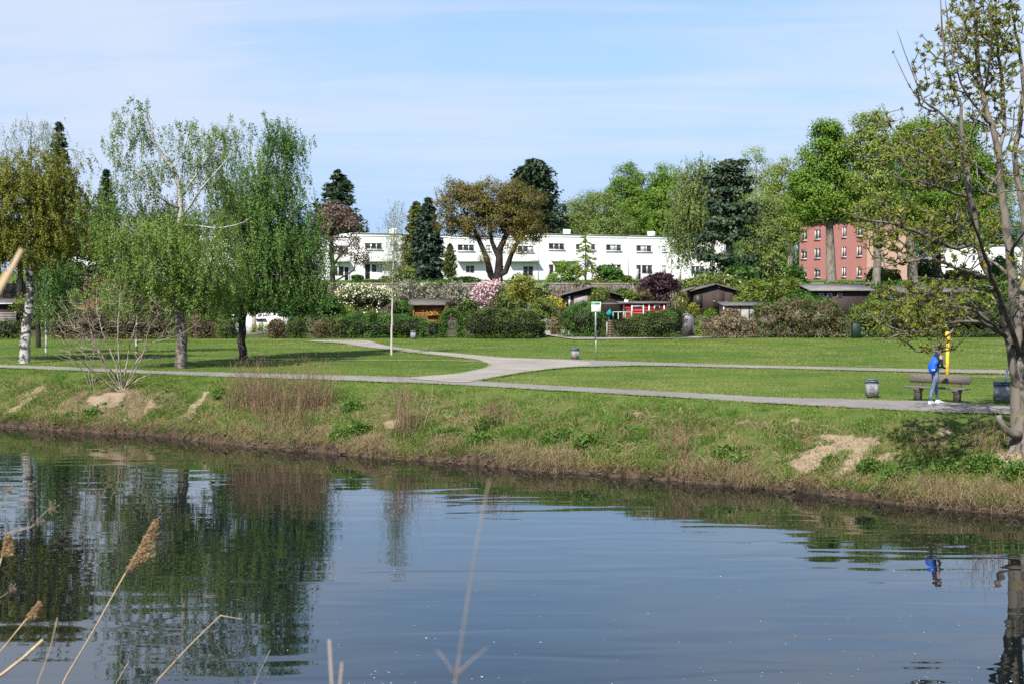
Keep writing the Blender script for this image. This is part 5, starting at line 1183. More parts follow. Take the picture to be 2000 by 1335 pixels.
# clumps of broad-leaved weeds
def weed_clump(label, p, size, n, seed):
    r = rs(seed); t = thing('weed_clump', label, 'plant', p, group='leafy weeds on the bank')
    d = unit(r.normal(size=(n, 3))); d[:, 2] = np.abs(d[:, 2])
    C = np.array(p) + d * (size * r.random(n) ** 0.5)[:, None] * np.array([1.1, .8, .85]); C[:, 2] = np.maximum(C[:, 2], H(C[:, 0], C[:, 1]) + .02)
    crown_mesh('leaf_mass', C, r.uniform(0.06, 0.13, n), r, L_WEED, t, axis=d + r.normal(size=(n, 3)) * .4, aspect=0.55, upbias=0.8)
    S = np.repeat(np.array([p]), 12, 0) + r.normal(size=(12, 3)) * np.array([size * .4, size * .3, 0]); S[:, 2] = H(S[:, 0], S[:, 1]); E = C[:12]
    V, F4, F3 = ribbons(S, E, 0.006, r); mesh_np('stalks', V, [F4, F3], L_WEED, t, tint=np.full(len(V), .4))['kind'] = 'stuff'
for i, (px, py, sz, lab) in enumerate([(1700, 915, .36, 'dark leafy weed just right of the sandy slope'), (1855, 925, .5, 'bright leafy weed on the bank left of the ash foot'), (1920, 918, .55, 'dark nettle clump just left of the ash foot'), (1420, 890, .4, 'leafy weed on the bank left of the sandy slope'), (1440, 905, .35, 'low leafy weed near the water left of the sandy slope'),
      (1150, 870, .5, 'leafy weed at the bank edge right of the blurred stem'), (1090, 860, .5, 'nettle clump on the bank behind the blurred stem'), (935, 870, .55, 'big nettle clump hanging over the water in the middle'), (955, 835, .5, 'nettle clump on the middle of the bank'), (880, 850, .4, 'nettle clump left of the middle nettles'), (700, 845, .5, 'nettle clump between dry thicket and tall stalks'), (690, 800, .45, 'green weed clump high on the bank right of the dry thicket'),
      (180, 812, .4, 'green weed clump below the leafless bush near the water'), (435, 775, .45, 'green weed at the top left of the dry thicket'), (140, 815, .3, 'small green weed at the left waterline'), (665, 855, .4, 'weed clump below the dry thicket at the water'), (1592, 930, .22, 'green weed between the two sandy slides'), (1622, 902, .26, 'grassy weed in the middle of the sandy slope'), (1990, 930, .5, 'leafy weeds under the right edge'), (1750, 935, .35, 'small leafy weed above the straw fringe on the right')]):
    p = hit(px, py); weed_clump(lab, p, sz, int(700 * sz / .45), 300 + i)
# small weeds scattered between
n = 260; x = r.uniform(-27, 18, n); t = r.uniform(0.3, 0.95, n); y = Yp(x) - t * (Yp(x) - Yw(x)); per = 60
C = np.repeat(np.stack([x, y, H(x, y)], 1), per, 0) + r.normal(size=(n * per, 3)) * np.repeat(r.uniform(.05, .26, n) * r.uniform(.4, 1, n), per)[:, None] * np.array([1.2, .9, .5])
C[:, 2] = np.maximum(C[:, 2], H(C[:, 0], C[:, 1]) + .015)
o = crown_mesh('bank_weeds', C, r.uniform(.04, .09, len(C)), r, L_WEED, None, upbias=.8); o['label'] = 'small green weeds scattered over the bank'

# ================================================================ lawn grass and daisies
n = 230000
yy = 40 + (r.random(n) ** 1.9) * 62; xx = r.uniform(-0.42, 0.42, n) * yy
tlw = (Yp(xx) - yy) / (Yp(xx) - Yw(xx)); keep = (tlw < 0.12)
for poly in PATHS:
    sel = np.where(keep)[0]; keep[sel] &= ~inside(poly, xx[sel], yy[sel])
xx, yy = xx[keep], yy[keep]; n = len(xx)
B = np.stack([xx, yy, H(xx, yy) - .005], 1); D = unit(np.stack([r.normal(size=n) * .45, r.normal(size=n) * .45, np.ones(n)], 1))
p1 = 0.5 * fbm(xx * .6, yy * .6, 81) + 0.5 * fbm(xx * .13, yy * .16, 82)
V, F, k = blades(B, D, r.uniform(.04, .095, n) * (0.7 + 0.6 * p1) * (1 + (yy - 40) / 90), 0.0065 * (1 + (yy - 40) / 40), r, curl=.4, segs=1)
tint = np.clip((p1 - .5) * 5.0 + .36 + r.random(n) * .4 - .2 + (r.random(n) < .06) * .45, 0, 1)
# tufts creeping over the path edges
EV = []; ET = []
for poly in PATHS[:3]:
    Pd = np.concatenate([poly, poly[:1]]); seg = np.linalg.norm(np.diff(Pd, axis=0), axis=1); m_ = int(seg.sum() * 70)
    i_ = r.choice(len(seg), m_, p=seg / seg.sum()); f_ = r.random(m_)[:, None]; E_ = Pd[i_] * (1 - f_) + Pd[i_ + 1] * f_
    E_ = E_ + r.normal(size=(m_, 2)) * (0.10 * (0.3 + fbm(E_[:, 0] * 1.5, E_[:, 1] * 1.5, 85)))[:, None]
    others = [q for q in PATHS[:3] if q is not poly]; ok_ = np.ones(m_, bool)
    for q in others: ok_ &= ~inside(q, E_[:, 0], E_[:, 1])
    EV.append(E_[ok_])
E_ = np.concatenate(EV); m_ = len(E_)
B = np.stack([E_[:, 0], E_[:, 1], np.full(m_, LEVEL)], 1); D = unit(np.stack([r.normal(size=m_) * .6, r.normal(size=m_) * .6, np.ones(m_)], 1))
V2, F2, _ = blades(B, D, r.uniform(.06, .15, m_), 0.012, r, curl=.5, segs=1)
F = [F[0], F2[0] + len(V)]; V = np.concatenate([V, V2]); tint = np.concatenate([tint, np.clip(r.random(m_) * .8 + .25, 0, 1)])
o = mesh_np('lawn_grass', V, F, GRASS, tint=np.repeat(tint, k)); o['kind'] = 'stuff'; o['label'] = 'short mown grass of the lawn'
# daisies in drifts
dz = [(1690, 730, 60), (1620, 727, 40), (1760, 733, 60), (1830, 735, 25), (640, 714, 45), (790, 717, 60), (560, 711, 30), (690, 722, 40), (130, 717, 12), (130, 729, 14), (700, 755, 20), (760, 757, 25), (1130, 748, 25), (1210, 745, 25), (1560, 690, 40), (1700, 688, 40), (1850, 690, 40), (300, 705, 60), (420, 715, 40), (1900, 830, 10), (1500, 740, 60), (1080, 690, 60), (520, 672, 50), (20, 705, 25)]
Q = []
for px, py, s_ in dz:
    m_ = 26
    for a, b in zip(px + r.normal(size=m_) * s_ * .5, py + r.normal(size=m_) * 1.4): Q.append(on(a, b))
for _ in range(500): Q.append(on(r.uniform(0, 2000), r.uniform(668, 770)))
Q = np.array(Q); keep = np.ones(len(Q), bool)
for poly in PATHS: keep &= ~inside(poly, Q[:, 0], Q[:, 1])
keep &= ((Yp(Q[:, 0]) - Q[:, 1]) / (Yp(Q[:, 0]) - Yw(Q[:, 0]))) < 0.05
Q = Q[keep]; n = len(Q); Q[:, 2] = H(Q[:, 0], Q[:, 1]) + 0.075 + r.random(n) * .02
an = np.arange(6) * PI / 3; R_ = r.uniform(.018, .034, n)
V = np.stack([Q[:, None, 0] + R_[:, None] * np.cos(an), Q[:, None, 1] + R_[:, None] * np.sin(an) * .9, Q[:, None, 2] - R_[:, None] * .6 * np.sin(an)], -1).reshape(-1, 3)
V[:, 2] = V[:, 2] + 0.0
o = mesh_np('daisies', V, np.arange(n * 6).reshape(n, 6), plain('daisy', (0.75, 0.75, 0.68), rough=.8)); o['kind'] = 'stuff'; o['label'] = 'drifts of tiny white daisies in the lawn'

# ================================================================ reeds and dead stalks in front of the camera
M_REED = plain('reed_stem', (0.42, 0.33, 0.20), (0.34, 0.25, 0.14), rough=.6, scale=30)
M_PANICLE = leaf_mat('reed_panicle', (0.28, 0.18, 0.10), (0.44, 0.30, 0.18), trans=.3, gain=1.1)
M_STALK = plain('dead_stalk', (0.27, 0.215, 0.17), (0.21, 0.165, 0.13), rough=.8, scale=30)
def root_of(P):                         # carry a stem on below the picture down to the near bank
    a, b = P[0], P[1]; d = a - b; d = d / abs(d[2]); p = a.copy()
    for _ in range(400):
        if p[2] <= float(H(p[0], p[1])) - 0.05: break
        p = p + d * 0.05 * np.array([0.5, 0.5, 0]) + np.array([0, -0.012, -0.05])
    return p
def reed(name, label, L, Y, r0, r1, head=0.0, seed=1, mat=None, dyy=0.0, droop=(0.5, 0, -0.2), leaf=None, cat='reed'):
    r = rs(seed); P = pxline([(q[0], q[1], dyy * i) for i, q in enumerate(L)], Y); rt = root_of(P)
    t = thing(name, label, cat, rt)
    m = MB(); Q = np.concatenate([[rt, rt * .45 + P[0] * .55 + np.array([0.02, 0, .03])], P]); k = len(Q)
    Q = resample(Q, .08); m.tube(Q, np.linspace(r0, r1, len(Q)), 7); m.build('stem', mat or M_REED, t, smooth=True)
    if head:
        tip = P[-1]; d = unit(P[-1] - P[-2]); sd = unit(np.array(droop, float)); nb_ = 64; C = []; AX = []; m = MB()
        m.tube(np.array([tip, tip + d * head * .8]), [r1, r1 * .3], 5)
        for i in range(nb_):                # loose branchlets of the plume, all blown to one side
            s_ = r.random() ** 1.1; p0 = tip + d * head * .85 * s_; ln_ = head * (.42 * (1 - .7 * s_)) * r.uniform(.5, 1.1)
            dr = unit(d * (.75 + .5 * s_) + sd * r.uniform(.15, .95) * (1.05 - .6 * s_) + r.normal(size=3) * .16); k_ = 55; u = r.random(k_) ** .8
            C.append(p0 + dr * (u * ln_)[:, None] + sd * (u ** 2 * ln_ * .22)[:, None] + r.normal(size=(k_, 3)) * .0035); AX.append(np.repeat(dr[None], k_, 0) + r.normal(size=(k_, 3)) * .35)
            m.tube(np.array([p0, p0 + dr * ln_ * .5, p0 + dr * ln_ + sd * ln_ * .2]), [.0006, .0005, .0003], 3)
        m.build('plume_axis', M_REED, t)
        C = np.concatenate(C); crown_mesh('panicle', C, r.uniform(.007, .019, len(C)), r, M_PANICLE, t, axis=np.concatenate(AX), aspect=.16)
    if leaf:
        V = []; 
        Pl = pxline(leaf, Y); T_ = unit(Pl[-1] - Pl[0]); nn = np.cross(T_, [0, 1, 0]); w = np.interp(np.linspace(0, 1, len(Pl)), [0, .3, 1], [.003, .006, .0005])
        V = np.concatenate([Pl + nn * w[:, None], Pl - nn * w[:, None]]); k = len(Pl); i = np.arange(k - 1)
        mesh_np('leaf', V, np.stack([i, i + 1, k + i + 1, k + i], 1), mat or M_REED, t)
    return t
reed('reed', 'tall reed with a big feathery tan plume over the water', [(120, 1335), (180, 1235), (245, 1118)], 5.8, .0042, .003, .27, 401, droop=(.9, 0, .05))
reed('reed', 'bent reed with a folded dry tip at its top', [(300, 1335), (370, 1260), (430, 1201), (474, 1208)], 5.2, .0036, .0022, 0, 402)
reed('reed', 'reed with small ragged plume low in the left corner', [(-60, 1340), (0, 1272), (54, 1205)], 5.4, .0036, .0026, .075, 403, droop=(.5, 0, -.5))
reed('reed', 'short reed with a plump curled plume at the left edge', [(-20, 1190), (-8, 1130), (4, 1085)], 5.6, .0032, .0026, .10, 404, droop=(.3, 0, -.2))
reed('reed', 'thick cut reed stalk slanting in the lower left corner', [(-40, 1345), (30, 1298), (84, 1248)], 4.4, .0056, .005, 0, 405)
reed('reed', 'broad pale dead leaf blade pointing up in the lower left', [(70, 1340), (95, 1280), (112, 1205)], 3.6, .0065, .0008, 0, 406)
reed('reed', 'out-of-focus pale reed stalk crossing the left edge', [(-90, 760), (0, 565), (43, 487)], 1.75, .0038, .0034, 0, 407)
reed('reed', 'second blurred reed stalk just peeping in at the left edge', [(-80, 700), (-20, 590), (14, 530)], 1.9, .0035, .0032, 0, 408)
t = reed('dead_stalk', 'tall blurred weed stalk with two side twigs in the middle of the river view', [(882, 1345), (900, 1260), (918, 1150), (930, 1050), (946, 980), (955, 938)], 1.35, .0019, .0006, 0, 409, mat=M_STALK, cat='stalk')
for L in ([(884, 1338), (900, 1308), (925, 1285), (953, 1262)], [(888, 1325), (882, 1306), (868, 1285), (852, 1268)]):
    m = MB(); m.tube(pxline(L, 1.35), [.0006, .0006, .0005, .0004], 6); m.build('side_twig', M_STALK, t, smooth=True)
reed('dead_stalk', 'blurred short pale stalk at the lower edge, left of the tall one', [(650, 1345), (648, 1300), (643, 1248)], 1.7, .0019, .0016, 0, 412, mat=M_STALK, cat='stalk')
reed('dead_stalk', 'shorter blurred stalk beside the short pale one at the lower edge', [(660, 1345), (664, 1315), (668, 1292)], 1.7, .0016, .0013, 0, 413, mat=M_STALK, cat='stalk')
reed('reed', 'thin bare reed leaning right at the lower edge', [(220, 1345), (240, 1310), (252, 1290)], 5.0, .002, .001, 0, 414)
reed('reed', 'hair-thin reed at the lower edge below the deep-green reflection', [(492, 1345), (515, 1295), (528, 1268)], 5.4, .002, .0012, 0, 415, mat=M_STALK)
def umbel(label, L, Y, heads, seed):
    r = rs(seed); P = pxline(L, Y); rt = root_of(P); t = thing('dry_umbel', label, 'dry plant', rt, group='dry umbels at the left edge')
    m = MB(); m.tube(np.concatenate([[rt], P]), np.linspace(.003, .0015, len(P) + 1), 6); m.build('stem', M_STALK, t)
    for (path, sz) in heads:
        Q = pxline(path, Y); m = MB(); m.tube(Q, np.linspace(.0014, .001, len(Q)), 5); d = unit(Q[-1] - Q[-2])
        for i in range(14):
            e = Q[-1] + unit(d * 1.0 + r.normal(size=3) * .75) * sz * r.uniform(.6, 1); m.tube(np.array([Q[-1], e]), [.0007, .0005], 4)
            m.box(e, (.0022, .0022, .004))
        m.build('umbel_head', M_STALK, t)
umbel('dry branching umbel with three spoked heads at the left edge over the water', [(-70, 1180), (-40, 1080), (0, 1045)], 4.6, [([(0, 1045), (60, 1028), (80, 1008), (96, 992)], .035), ([(0, 1045), (45, 1030), (45, 1000), (48, 988)], .03), ([(-30, 1020), (0, 992), (17, 962)], .035), ([(20, 1040), (60, 1030), (70, 1022)], .03)], 421)
umbel('lower dry umbel head poking in at the left edge', [(-60, 1260), (-30, 1190), (0, 1166)], 4.8, [([(0, 1166), (8, 1162), (16, 1155)], .035)], 422)
# ================================================================ buildings
def render_mat(name, c1, c2, rough=.9):
    m, nt, out = new_mat(name)
    p = N(nt, 'ShaderNodeBsdfPrincipled', Roughness=rough); p.inputs['Specular IOR Level'].default_value = .15
    f = noise(nt, .5, 6, .65, sc3=(1, 1, .35))
    col = mixc(nt, ramp(nt, f, .45, .8), c1, c2)
    nt.links.new(col, p.inputs['Base Color']); nt.links.new(p.outputs[0], out.inputs[0])
    return m
M_WHITE = render_mat('render_white', (0.80, 0.80, 0.79), (0.71, 0.70, 0.69))
M_PINK = render_mat('render_pink', (0.44, 0.19, 0.17), (0.39, 0.165, 0.15))
M_BEIGE = render_mat('render_beige', (0.44, 0.29, 0.225), (0.38, 0.25, 0.19))
M_FRAME = plain('window_frame_white', (0.78, 0.78, 0.76), rough=.5)
M_COPING = plain('roof_coping', (0.22, 0.22, 0.21), (0.30, 0.30, 0.29), rough=.5, scale=2)
M_AWNING = plain('awning_cloth', (0.62, 0.60, 0.55), (0.5, 0.48, 0.44), rough=.9, scale=3)
M_SHUTTER = plain('shutter_grey', (0.20, 0.20, 0.19), rough=.7)
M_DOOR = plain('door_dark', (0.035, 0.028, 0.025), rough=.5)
M_CURTAIN = plain('curtain_pale', (0.55, 0.56, 0.58), (0.40, 0.42, 0.45), rough=.9, scale=8)
m_glass, nt, out = new_mat('window_glass')
p = N(nt, 'ShaderNodeBsdfPrincipled', Roughness=.04); p.inputs['Specular IOR Level'].default_value = .6
nt.links.new(mixc(nt, ramp(nt, noise(nt, .9, 2, .5), .4, .65), (0.018, 0.020, 0.022), (0.06, 0.063, 0.07)), p.inputs['Base Color']); nt.links.new(p.outputs[0], out.inputs[0])

class Facade:
    """an upright wall plane with real openings; u runs along it, v up"""
    def __init__(s, o, e, z0, z1):
        s.o = np.array([o[0], o[1], 0.0]); e = np.array([e[0], e[1], 0.0]); s.w = float(np.linalg.norm(e - s.o)); s.u = (e - s.o) / s.w
        s.n = np.array([s.u[1], -s.u[0], 0.0])      # outward
        if s.n @ (EYE * np.array([1, 1, 0]) - s.o) < 0: s.n = -s.n
        s.z0, s.z1 = z0, z1
    def at(s, u, v, d=0.0): return s.o + s.u * u + np.array([0, 0, 1.0]) * v + s.n * d
    def from_px(s, px, py):
        d = ray(px, py); t = ((s.o - EYE) @ s.n) / (d @ s.n); p = EYE + d * t
        return float((p - s.o) @ s.u), float(p[2])
    def ax(s): return [s.u, s.n, np.array([0, 0, 1.0])]
    def wall(s, holes, deep=.16):
        us = sorted({0.0, s.w, *[h[0] for h in holes], *[h[1] for h in holes]}); vs = sorted({s.z0, s.z1, *[h[2] for h in holes], *[h[3] for h in holes]})
        us = [q for q in us if -1e-6 <= q <= s.w + 1e-6]; vs = [q for q in vs if s.z0 - 1e-6 <= q <= s.z1 + 1e-6]
        m = MB()
        for a, b in zip(us[:-1], us[1:]):
            for c, d in zip(vs[:-1], vs[1:]):
                mu, mv = (a + b) / 2, (c + d) / 2
                if any(h[0] < mu < h[1] and h[2] < mv < h[3] for h in holes): continue
                m.add([s.at(a, c), s.at(b, c), s.at(b, d), s.at(a, d)], [(0, 1, 2, 3)])
        for a, b, c, d in [h[:4] for h in holes]:
            for p, q in (((a, c), (b, c)), ((b, c), (b, d)), ((b, d), (a, d)), ((a, d), (a, c))):
                m.add([s.at(*p), s.at(*q), s.at(*q, -deep), s.at(*p, -deep)], [(0, 1, 2, 3)])
        return m
    def shell(s, m, depth, roof=True):
        """side and back walls and the flat roof"""
        A, B = s.at(0, s.z0), s.at(s.w, s.z0); C, D = s.at(s.w, s.z0, -depth), s.at(0, s.z0, -depth); up = np.array([0, 0, s.z1 - s.z0])
        for p, q in ((B, C), (C, D), (D, A)): m.add([p, q, q + up, p + up], [(0, 1, 2, 3)])
        m.add([A + up, B + up, C + up, D + up], [(0, 1, 2, 3)])
        return m
    def window(s, parent, h, panes, frame=.07, sill=True, mats=None, glass=None, shutter=0.0, bars=False, curtain=None):
        a, b, c, d = h[:4]; e = -.10
        f = MB(); w = (b - a) / panes
        for v in (c + frame / 2, d - frame / 2): f.box(s.at((a + b) / 2, v, e), (b - a, .07, frame), ax=s.ax())
        for i in range(panes + 1): f.box(s.at(min(max(a + i * w, a + frame / 2), b - frame / 2), (c + d) / 2, e - .002), (frame if i in (0, panes) else frame * 1.5, .066, d - c - .004), ax=s.ax())
        win = f.build('window', mats or M_FRAME, parent)
        for i in range(panes):
            g = MB(); g.box(s.at(a + (i + .5) * w, (c + d) / 2, e - .02), (w - frame * .5, .012, d - c - frame), ax=s.ax())
            g.build('pane', (curtain if curtain and i in curtain.get('i', ()) else None) and M_CURTAIN or (glass or m_glass), win)
        if sill:
            g = MB(); g.box(s.at((a + b) / 2, c - .03, .05), (b - a + .16, .16, .05), ax=s.ax()); g.build('sill', M_COPING if sill == 'dark' else M_FRAME, win)
        if shutter:
            g = MB(); g.box(s.at((a + b) / 2, d - (d - c) * shutter / 2, e + .045), (b - a - .02, .03, (d - c) * shutter), ax=s.ax()); g.build('shutter', M_SHUTTER, win)
        return win
    def rect(s, x0, x1, y0, y1):            # an opening from its place in the photograph
        (a, d), (b, c) = s.from_px(x0, y0), s.from_px(x1, y1); xm = (x0 + x1) / 2
        d = s.from_px(xm, y0)[1]; c = s.from_px(xm, y1)[1]
        return [min(a, b), max(a, b), c, d]

# ---------------------------------------------------------------- the white terrace of row houses
pA = at(640, 560, 187.6)[:2]; pB = at(1413, 560, 218.0)[:2]
dAB = (pB - pA) / np.linalg.norm(pB - pA)
FL = Facade(pA - dAB * 60, pB + dAB * 2, 6.3, 13)
def u_of(px): return FL.from_px(px, 560)[0]
RG = 'white row houses on the terrace'
def row_house(label, x0, x1, ztop, wins, lows, z0=6.35, awn=None, screen=None, chimney=None, back=9.0, seed=0):
    f = Facade(FL.at(u_of(x0), 0)[:2], FL.at(u_of(x1), 0)[:2], z0, ztop)
    t = thing('row_house', label, 'house', [*(f.at(f.w / 2, 0)[:2]), z0], group=RG)
    holes = []; spec = []
    for (a, b, c, d, n) in wins: h = f.rect(a, b, c, d); holes.append(h); spec.append((h, n, 1))
    for (a, b, c, d, n) in lows: h = f.rect(a, b, c, d); h[2] = max(h[2], z0 + .05); holes.append(h); spec.append((h, n, 0))
    holes = [h for h in holes if h[0] > .05 and h[1] < f.w - .05]; spec = [q for q in spec if q[0][0] > .05 and q[0][1] < f.w - .05]
    f.shell(f.wall(holes), back).build('wall', M_WHITE, t)
    r = rs(seed + 900)
    for h, n, up in spec:
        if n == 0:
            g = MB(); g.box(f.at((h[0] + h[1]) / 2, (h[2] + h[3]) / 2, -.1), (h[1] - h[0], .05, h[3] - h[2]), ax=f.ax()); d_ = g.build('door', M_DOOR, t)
            g = MB(); g.box(f.at(h[1] - .12, (h[2] + h[3]) / 2 - .1, -.05), (.03, .05, .12), ax=f.ax()); g.build('handle', M_FRAME, d_)
        else: f.window(t, h, n, sill=bool(up), curtain={'i': tuple(int(q) for q in r.integers(0, 3, 1)) if r.random() < .35 else ()})
    m = MB(); m.box(f.at(f.w / 2, ztop + .04, -.12), (f.w - .004, .42, .09), ax=f.ax()); m.build('roof_edge', M_COPING, t)
    m = MB(); m.box(f.at(f.w / 2, ztop - .32, .02), (f.w - .02, .06, .05), ax=f.ax()); m.build('gutter', M_FRAME, t)
    m = MB(); m.tube(np.array([f.at(f.w - .12, z0, .06), f.at(f.w - .12, ztop - .3, .06)]), [.045, .045], 6); m.build('downpipe', M_FRAME, t)
    if awn:
        h = f.rect(*awn, 508, 515); m = MB()
        m.prism([(0, 0), (.75, -.2), (.75, -.3), (0, -.06)], f.n, [0, 0, 1], f.u, f.at(h[0], h[3] + .05), h[1] - h[0]); m.build('awning', M_AWNING, t)
    if screen:
        h = f.rect(screen - 4, screen + 5, 516, 540); m = MB()
        m.box(f.at((h[0] + h[1]) / 2, z0 + 1.05, 1.0), (h[1] - h[0], .06, 2.0), ax=f.ax()); m.build('privacy_screen', M_AWNING, t)
    if chimney:
        u = f.from_px(chimney, 560)[0]; m = MB(); m.box(f.at(u, ztop + .45, -3.5), (.9, .7, .9), ax=f.ax()); m.build('chimney', M_WHITE, t)
    return t
def tri(x0, x1, y): return (x0, x1, y, y + 12.5, 3)
row_house('white row house at far left, behind the birches, its corner showing', 100, 200, 12.3, [tri(130, 165, 484)], [(163, 192, 524, 541, 3)], seed=1)
row_house('white row house hidden behind the left side of the big birch', 200, 300, 12.3, [tri(215, 250, 484), (270, 279, 484, 496, 1)], [(215, 250, 522, 544, 3)], seed=2)
row_house('white row house hidden behind the big birch trunk', 300, 400, 12.3, [tri(350, 385, 484), (315, 324, 484, 496, 1)], [(350, 385, 520, 544, 3)], seed=3)
row_house('white row house glimpsed between the two weeping birches', 400, 500, 12.3, [tri(420, 455, 483), (475, 484, 483, 495, 1)], [(420, 455, 520, 544, 3)], seed=4)
row_house('white row house behind the deep-green birch crown', 500, 594, 12.3, [tri(545, 580, 482), (515, 524, 482, 494, 1)], [(545, 580, 520, 544, 3)], seed=5)
row_house('lower-roofed white row house behind the rust-twigged weeping tree', 594, 684, 12.3, [tri(650.5, 683 - 1.5, 480.5), (612, 621, 481, 493, 1)], [(650, 672, 520, 540, 2), (673, 681, 522, 550, 0)], awn=(652, 682), seed=6)
row_house('white row house with a dark open door left of the young birch', 684, 786, 12.85, [tri(713, 747, 475), (771, 778.5, 476, 488, 1)], [(713, 723, 516, 546, 0), (726, 747, 516, 533, 2)], awn=(702, 772), chimney=788, seed=7)
row_house('white row house mostly hidden by the fir pair', 786, 878, 12.85, [tri(806, 838, 476.5), (856, 864, 477, 489, 1)], [(854, 862, 522, 546, 0), (806, 838, 516, 536, 3)], seed=8)
row_house('white row house left of the copper tree trunk', 878, 969, 12.78, [tri(894, 927, 478), (949, 958.5, 479, 490.5, 1)], [(910, 927, 519, 534, 2), (949, 957, 519, 534, 1)], awn=(892, 946), seed=9)
row_house('white row house right of the copper tree trunk, with striped awning', 969, 1052, 12.75, [(977, 985, 480, 491.5, 1), tri(1011, 1043, 480.5)], [(977, 985, 520, 535, 1), (1022, 1042, 520, 540, 2)], awn=(990, 1050), seed=10)
row_house('taller white row house left of the pale larch', 1052, 1143, 13.3, [tri(1072, 1103, 475.5), (1125, 1133.5, 477, 488.5, 1)], [(1072, 1081, 517, 546, 0), (1084, 1105, 517, 534, 2), (1125, 1133, 518, 535, 1)], awn=(1076, 1127), screen=1062, chimney=1131, seed=11)
row_house('white row house behind the rounded dark green bush', 1143, 1228, 13.3, [(1154.5, 1163.5, 477, 489, 1), tri(1184, 1214, 478)], [(1154, 1162, 518, 533, 1), (1195, 1214, 517, 545, 2)], seed=12)
row_house('white row house behind the purple plum bush', 1228, 1311, 13.3, [tri(1243, 1273, 479.5), (1293, 1301.5, 480.5, 492, 1)], [(1243, 1252, 518, 546, 0), (1254, 1275, 518, 536, 2), (1293, 1302, 519, 535, 1)], screen=1235, chimney=1297, seed=13)
row_house('last white row house on the right, partly behind the dark pine', 1311, 1414, 13.3, [(1321.5, 1330, 481, 493, 1), tri(1350, 1380, 482)], [(1321, 1329, 520, 535, 1), (1350, 1376, 520, 537, 3)], screen=1318, seed=14)
# low garden wall of the terrace with its dry vines
M_WALL = plain('wall_stone', (0.20, 0.18, 0.155), (0.13, 0.115, 0.10), rough=.95, scale=1.5, bmp=.05)
VINE = leaf_mat('dry_vines', (0.11, 0.08, 0.058), (0.29, 0.23, 0.185), (0.10, 0.12, 0.035), trans=0.0, gain=1.0)
wl_ = thing('terrace_wall', 'long retaining wall overgrown with dry grey-brown vines below the houses', 'wall', (-5, WALL_Y, 3.3))
m = MB(); m.box((10, WALL_Y - .1, 4.45), (190, .5, 2.9)); m.build('masonry', M_WALL, wl_)
m = MB(); m.box((10, WALL_Y - .1, 5.95), (190, .62, .09)); m.build('coping', M_COPING, wl_)
r = rs(501); n = 17000; x = r.uniform(-75, 95, n); S = np.stack([x, np.full(n, WALL_Y - .38) - r.random(n) * .2, r.uniform(4.0, 6.08, n)], 1); E = S + np.stack([r.normal(size=n) * .35, -r.random(n) * .15, -r.uniform(.3, 1.6, n)], 1); E[:, 2] = np.maximum(E[:, 2], 3.2)
V, F4, F3 = ribbons(S, E, .022, r); o = mesh_np('vines', V, [F4, F3], VINE, wl_, tint=np.repeat(np.clip(r.random(n) * .9 + .04 * r.normal(size=n), 0, 1), 5)); o['kind'] = 'stuff'

n = 26000; x = r.uniform(-75, 95, n); z = r.uniform(3.2, 6.25, n); cov = fbm(x * .22, z * .5, 505); lim = np.interp(x, [-75, -20, -14, -5, 0, 14, 20, 95], [.36, .36, .52, .56, .62, .60, .42, .38])
k_ = cov > lim; x, z, cov = x[k_], z[k_], cov[k_]; C = np.stack([x, WALL_Y - .45 - (cov - lim[k_]) * 2.2 * r.random(len(x)), z], 1)
crown_mesh('ivy', C, r.uniform(.12, .3, len(C)), r, L_HEDGE_G, wl_, np.clip(fbm(x * .1, z * .3, 506) * 1.3 - .2 + r.random(len(x)) * .3, 0, 1), upbias=.5, nb=np.tile([0, -.6, .2], (len(C), 1)) + (np.stack([fbm(x, z, 507), fbm(x, z, 508), fbm(x, z, 509)], 1) - .5) * 3)
# ---------------------------------------------------------------- pink apartment house
lc = np.array([45.4, 225.0]); rc = np.array([50.6, 203.0]); un = (rc - lc) / np.linalg.norm(rc - lc); perp = np.array([-un[1], un[0]]); perp = perp if perp[0] > 0 else -perp
PF = Facade(lc, rc, 6.2, 15.7)
ph = thing('apartment_house', 'three-storey pink apartment house with white windows behind the limes', 'house', [*(PF.at(PF.w / 2, 0)[:2]), 6.2])
hs = []
zr = [(7.2, 8.7), (10.15, 11.7), (13.05, 14.6)]
for ci, (x0, x1) in enumerate(((1564.5, 1576), (1590.5, 1602.5), (1644, 1653), (1673, 1683.5))):
    a = PF.from_px(x0, 500)[0]; b = PF.from_px(x1, 500)[0]
    for ri, (c, d) in enumerate(zr): hs.append(([a, b, c, d], ci, ri))
m = PF.wall([h for h, _, _ in hs]); m.build('wall', M_PINK, ph)
for h, ci, ri in hs: PF.window(ph, h, 2, frame=.11, sill='dark', shutter=(.3 if (ci, ri) in ((0, 1), (1, 0)) else .55 if (ci, ri) == (0, 0) else 0))
PE_ = Facade(rc, rc + perp * 6.8, 6.2, 15.7)
m = PE_.wall([]); m.build('end_wall', M_BEIGE, ph)
far = lc + perp * 6.8; m = MB(); A_ = [np.array([*q, 6.2]) for q in (rc + perp * 6.8, far, lc)]; up = np.array([0, 0, 9.5])
for p_, q_ in ((A_[0], A_[1]), (A_[1], A_[2])): m.add([p_, q_, q_ + up, p_ + up], [(0, 1, 2, 3)])
m.build('back_wall', M_PINK, ph)
M_ROOFD = plain('roof_dark', (0.045, 0.04, 0.04), rough=.8)
m = MB(); c_ = (lc + rc) / 2 + perp * 3.4; m.box((c_[0], c_[1], 15.78), (PF.w + .7, 7.5, .16), ax=[[*un, 0], [*perp, 0], [0, 0, 1]]); m.build('roof', M_ROOFD, ph)
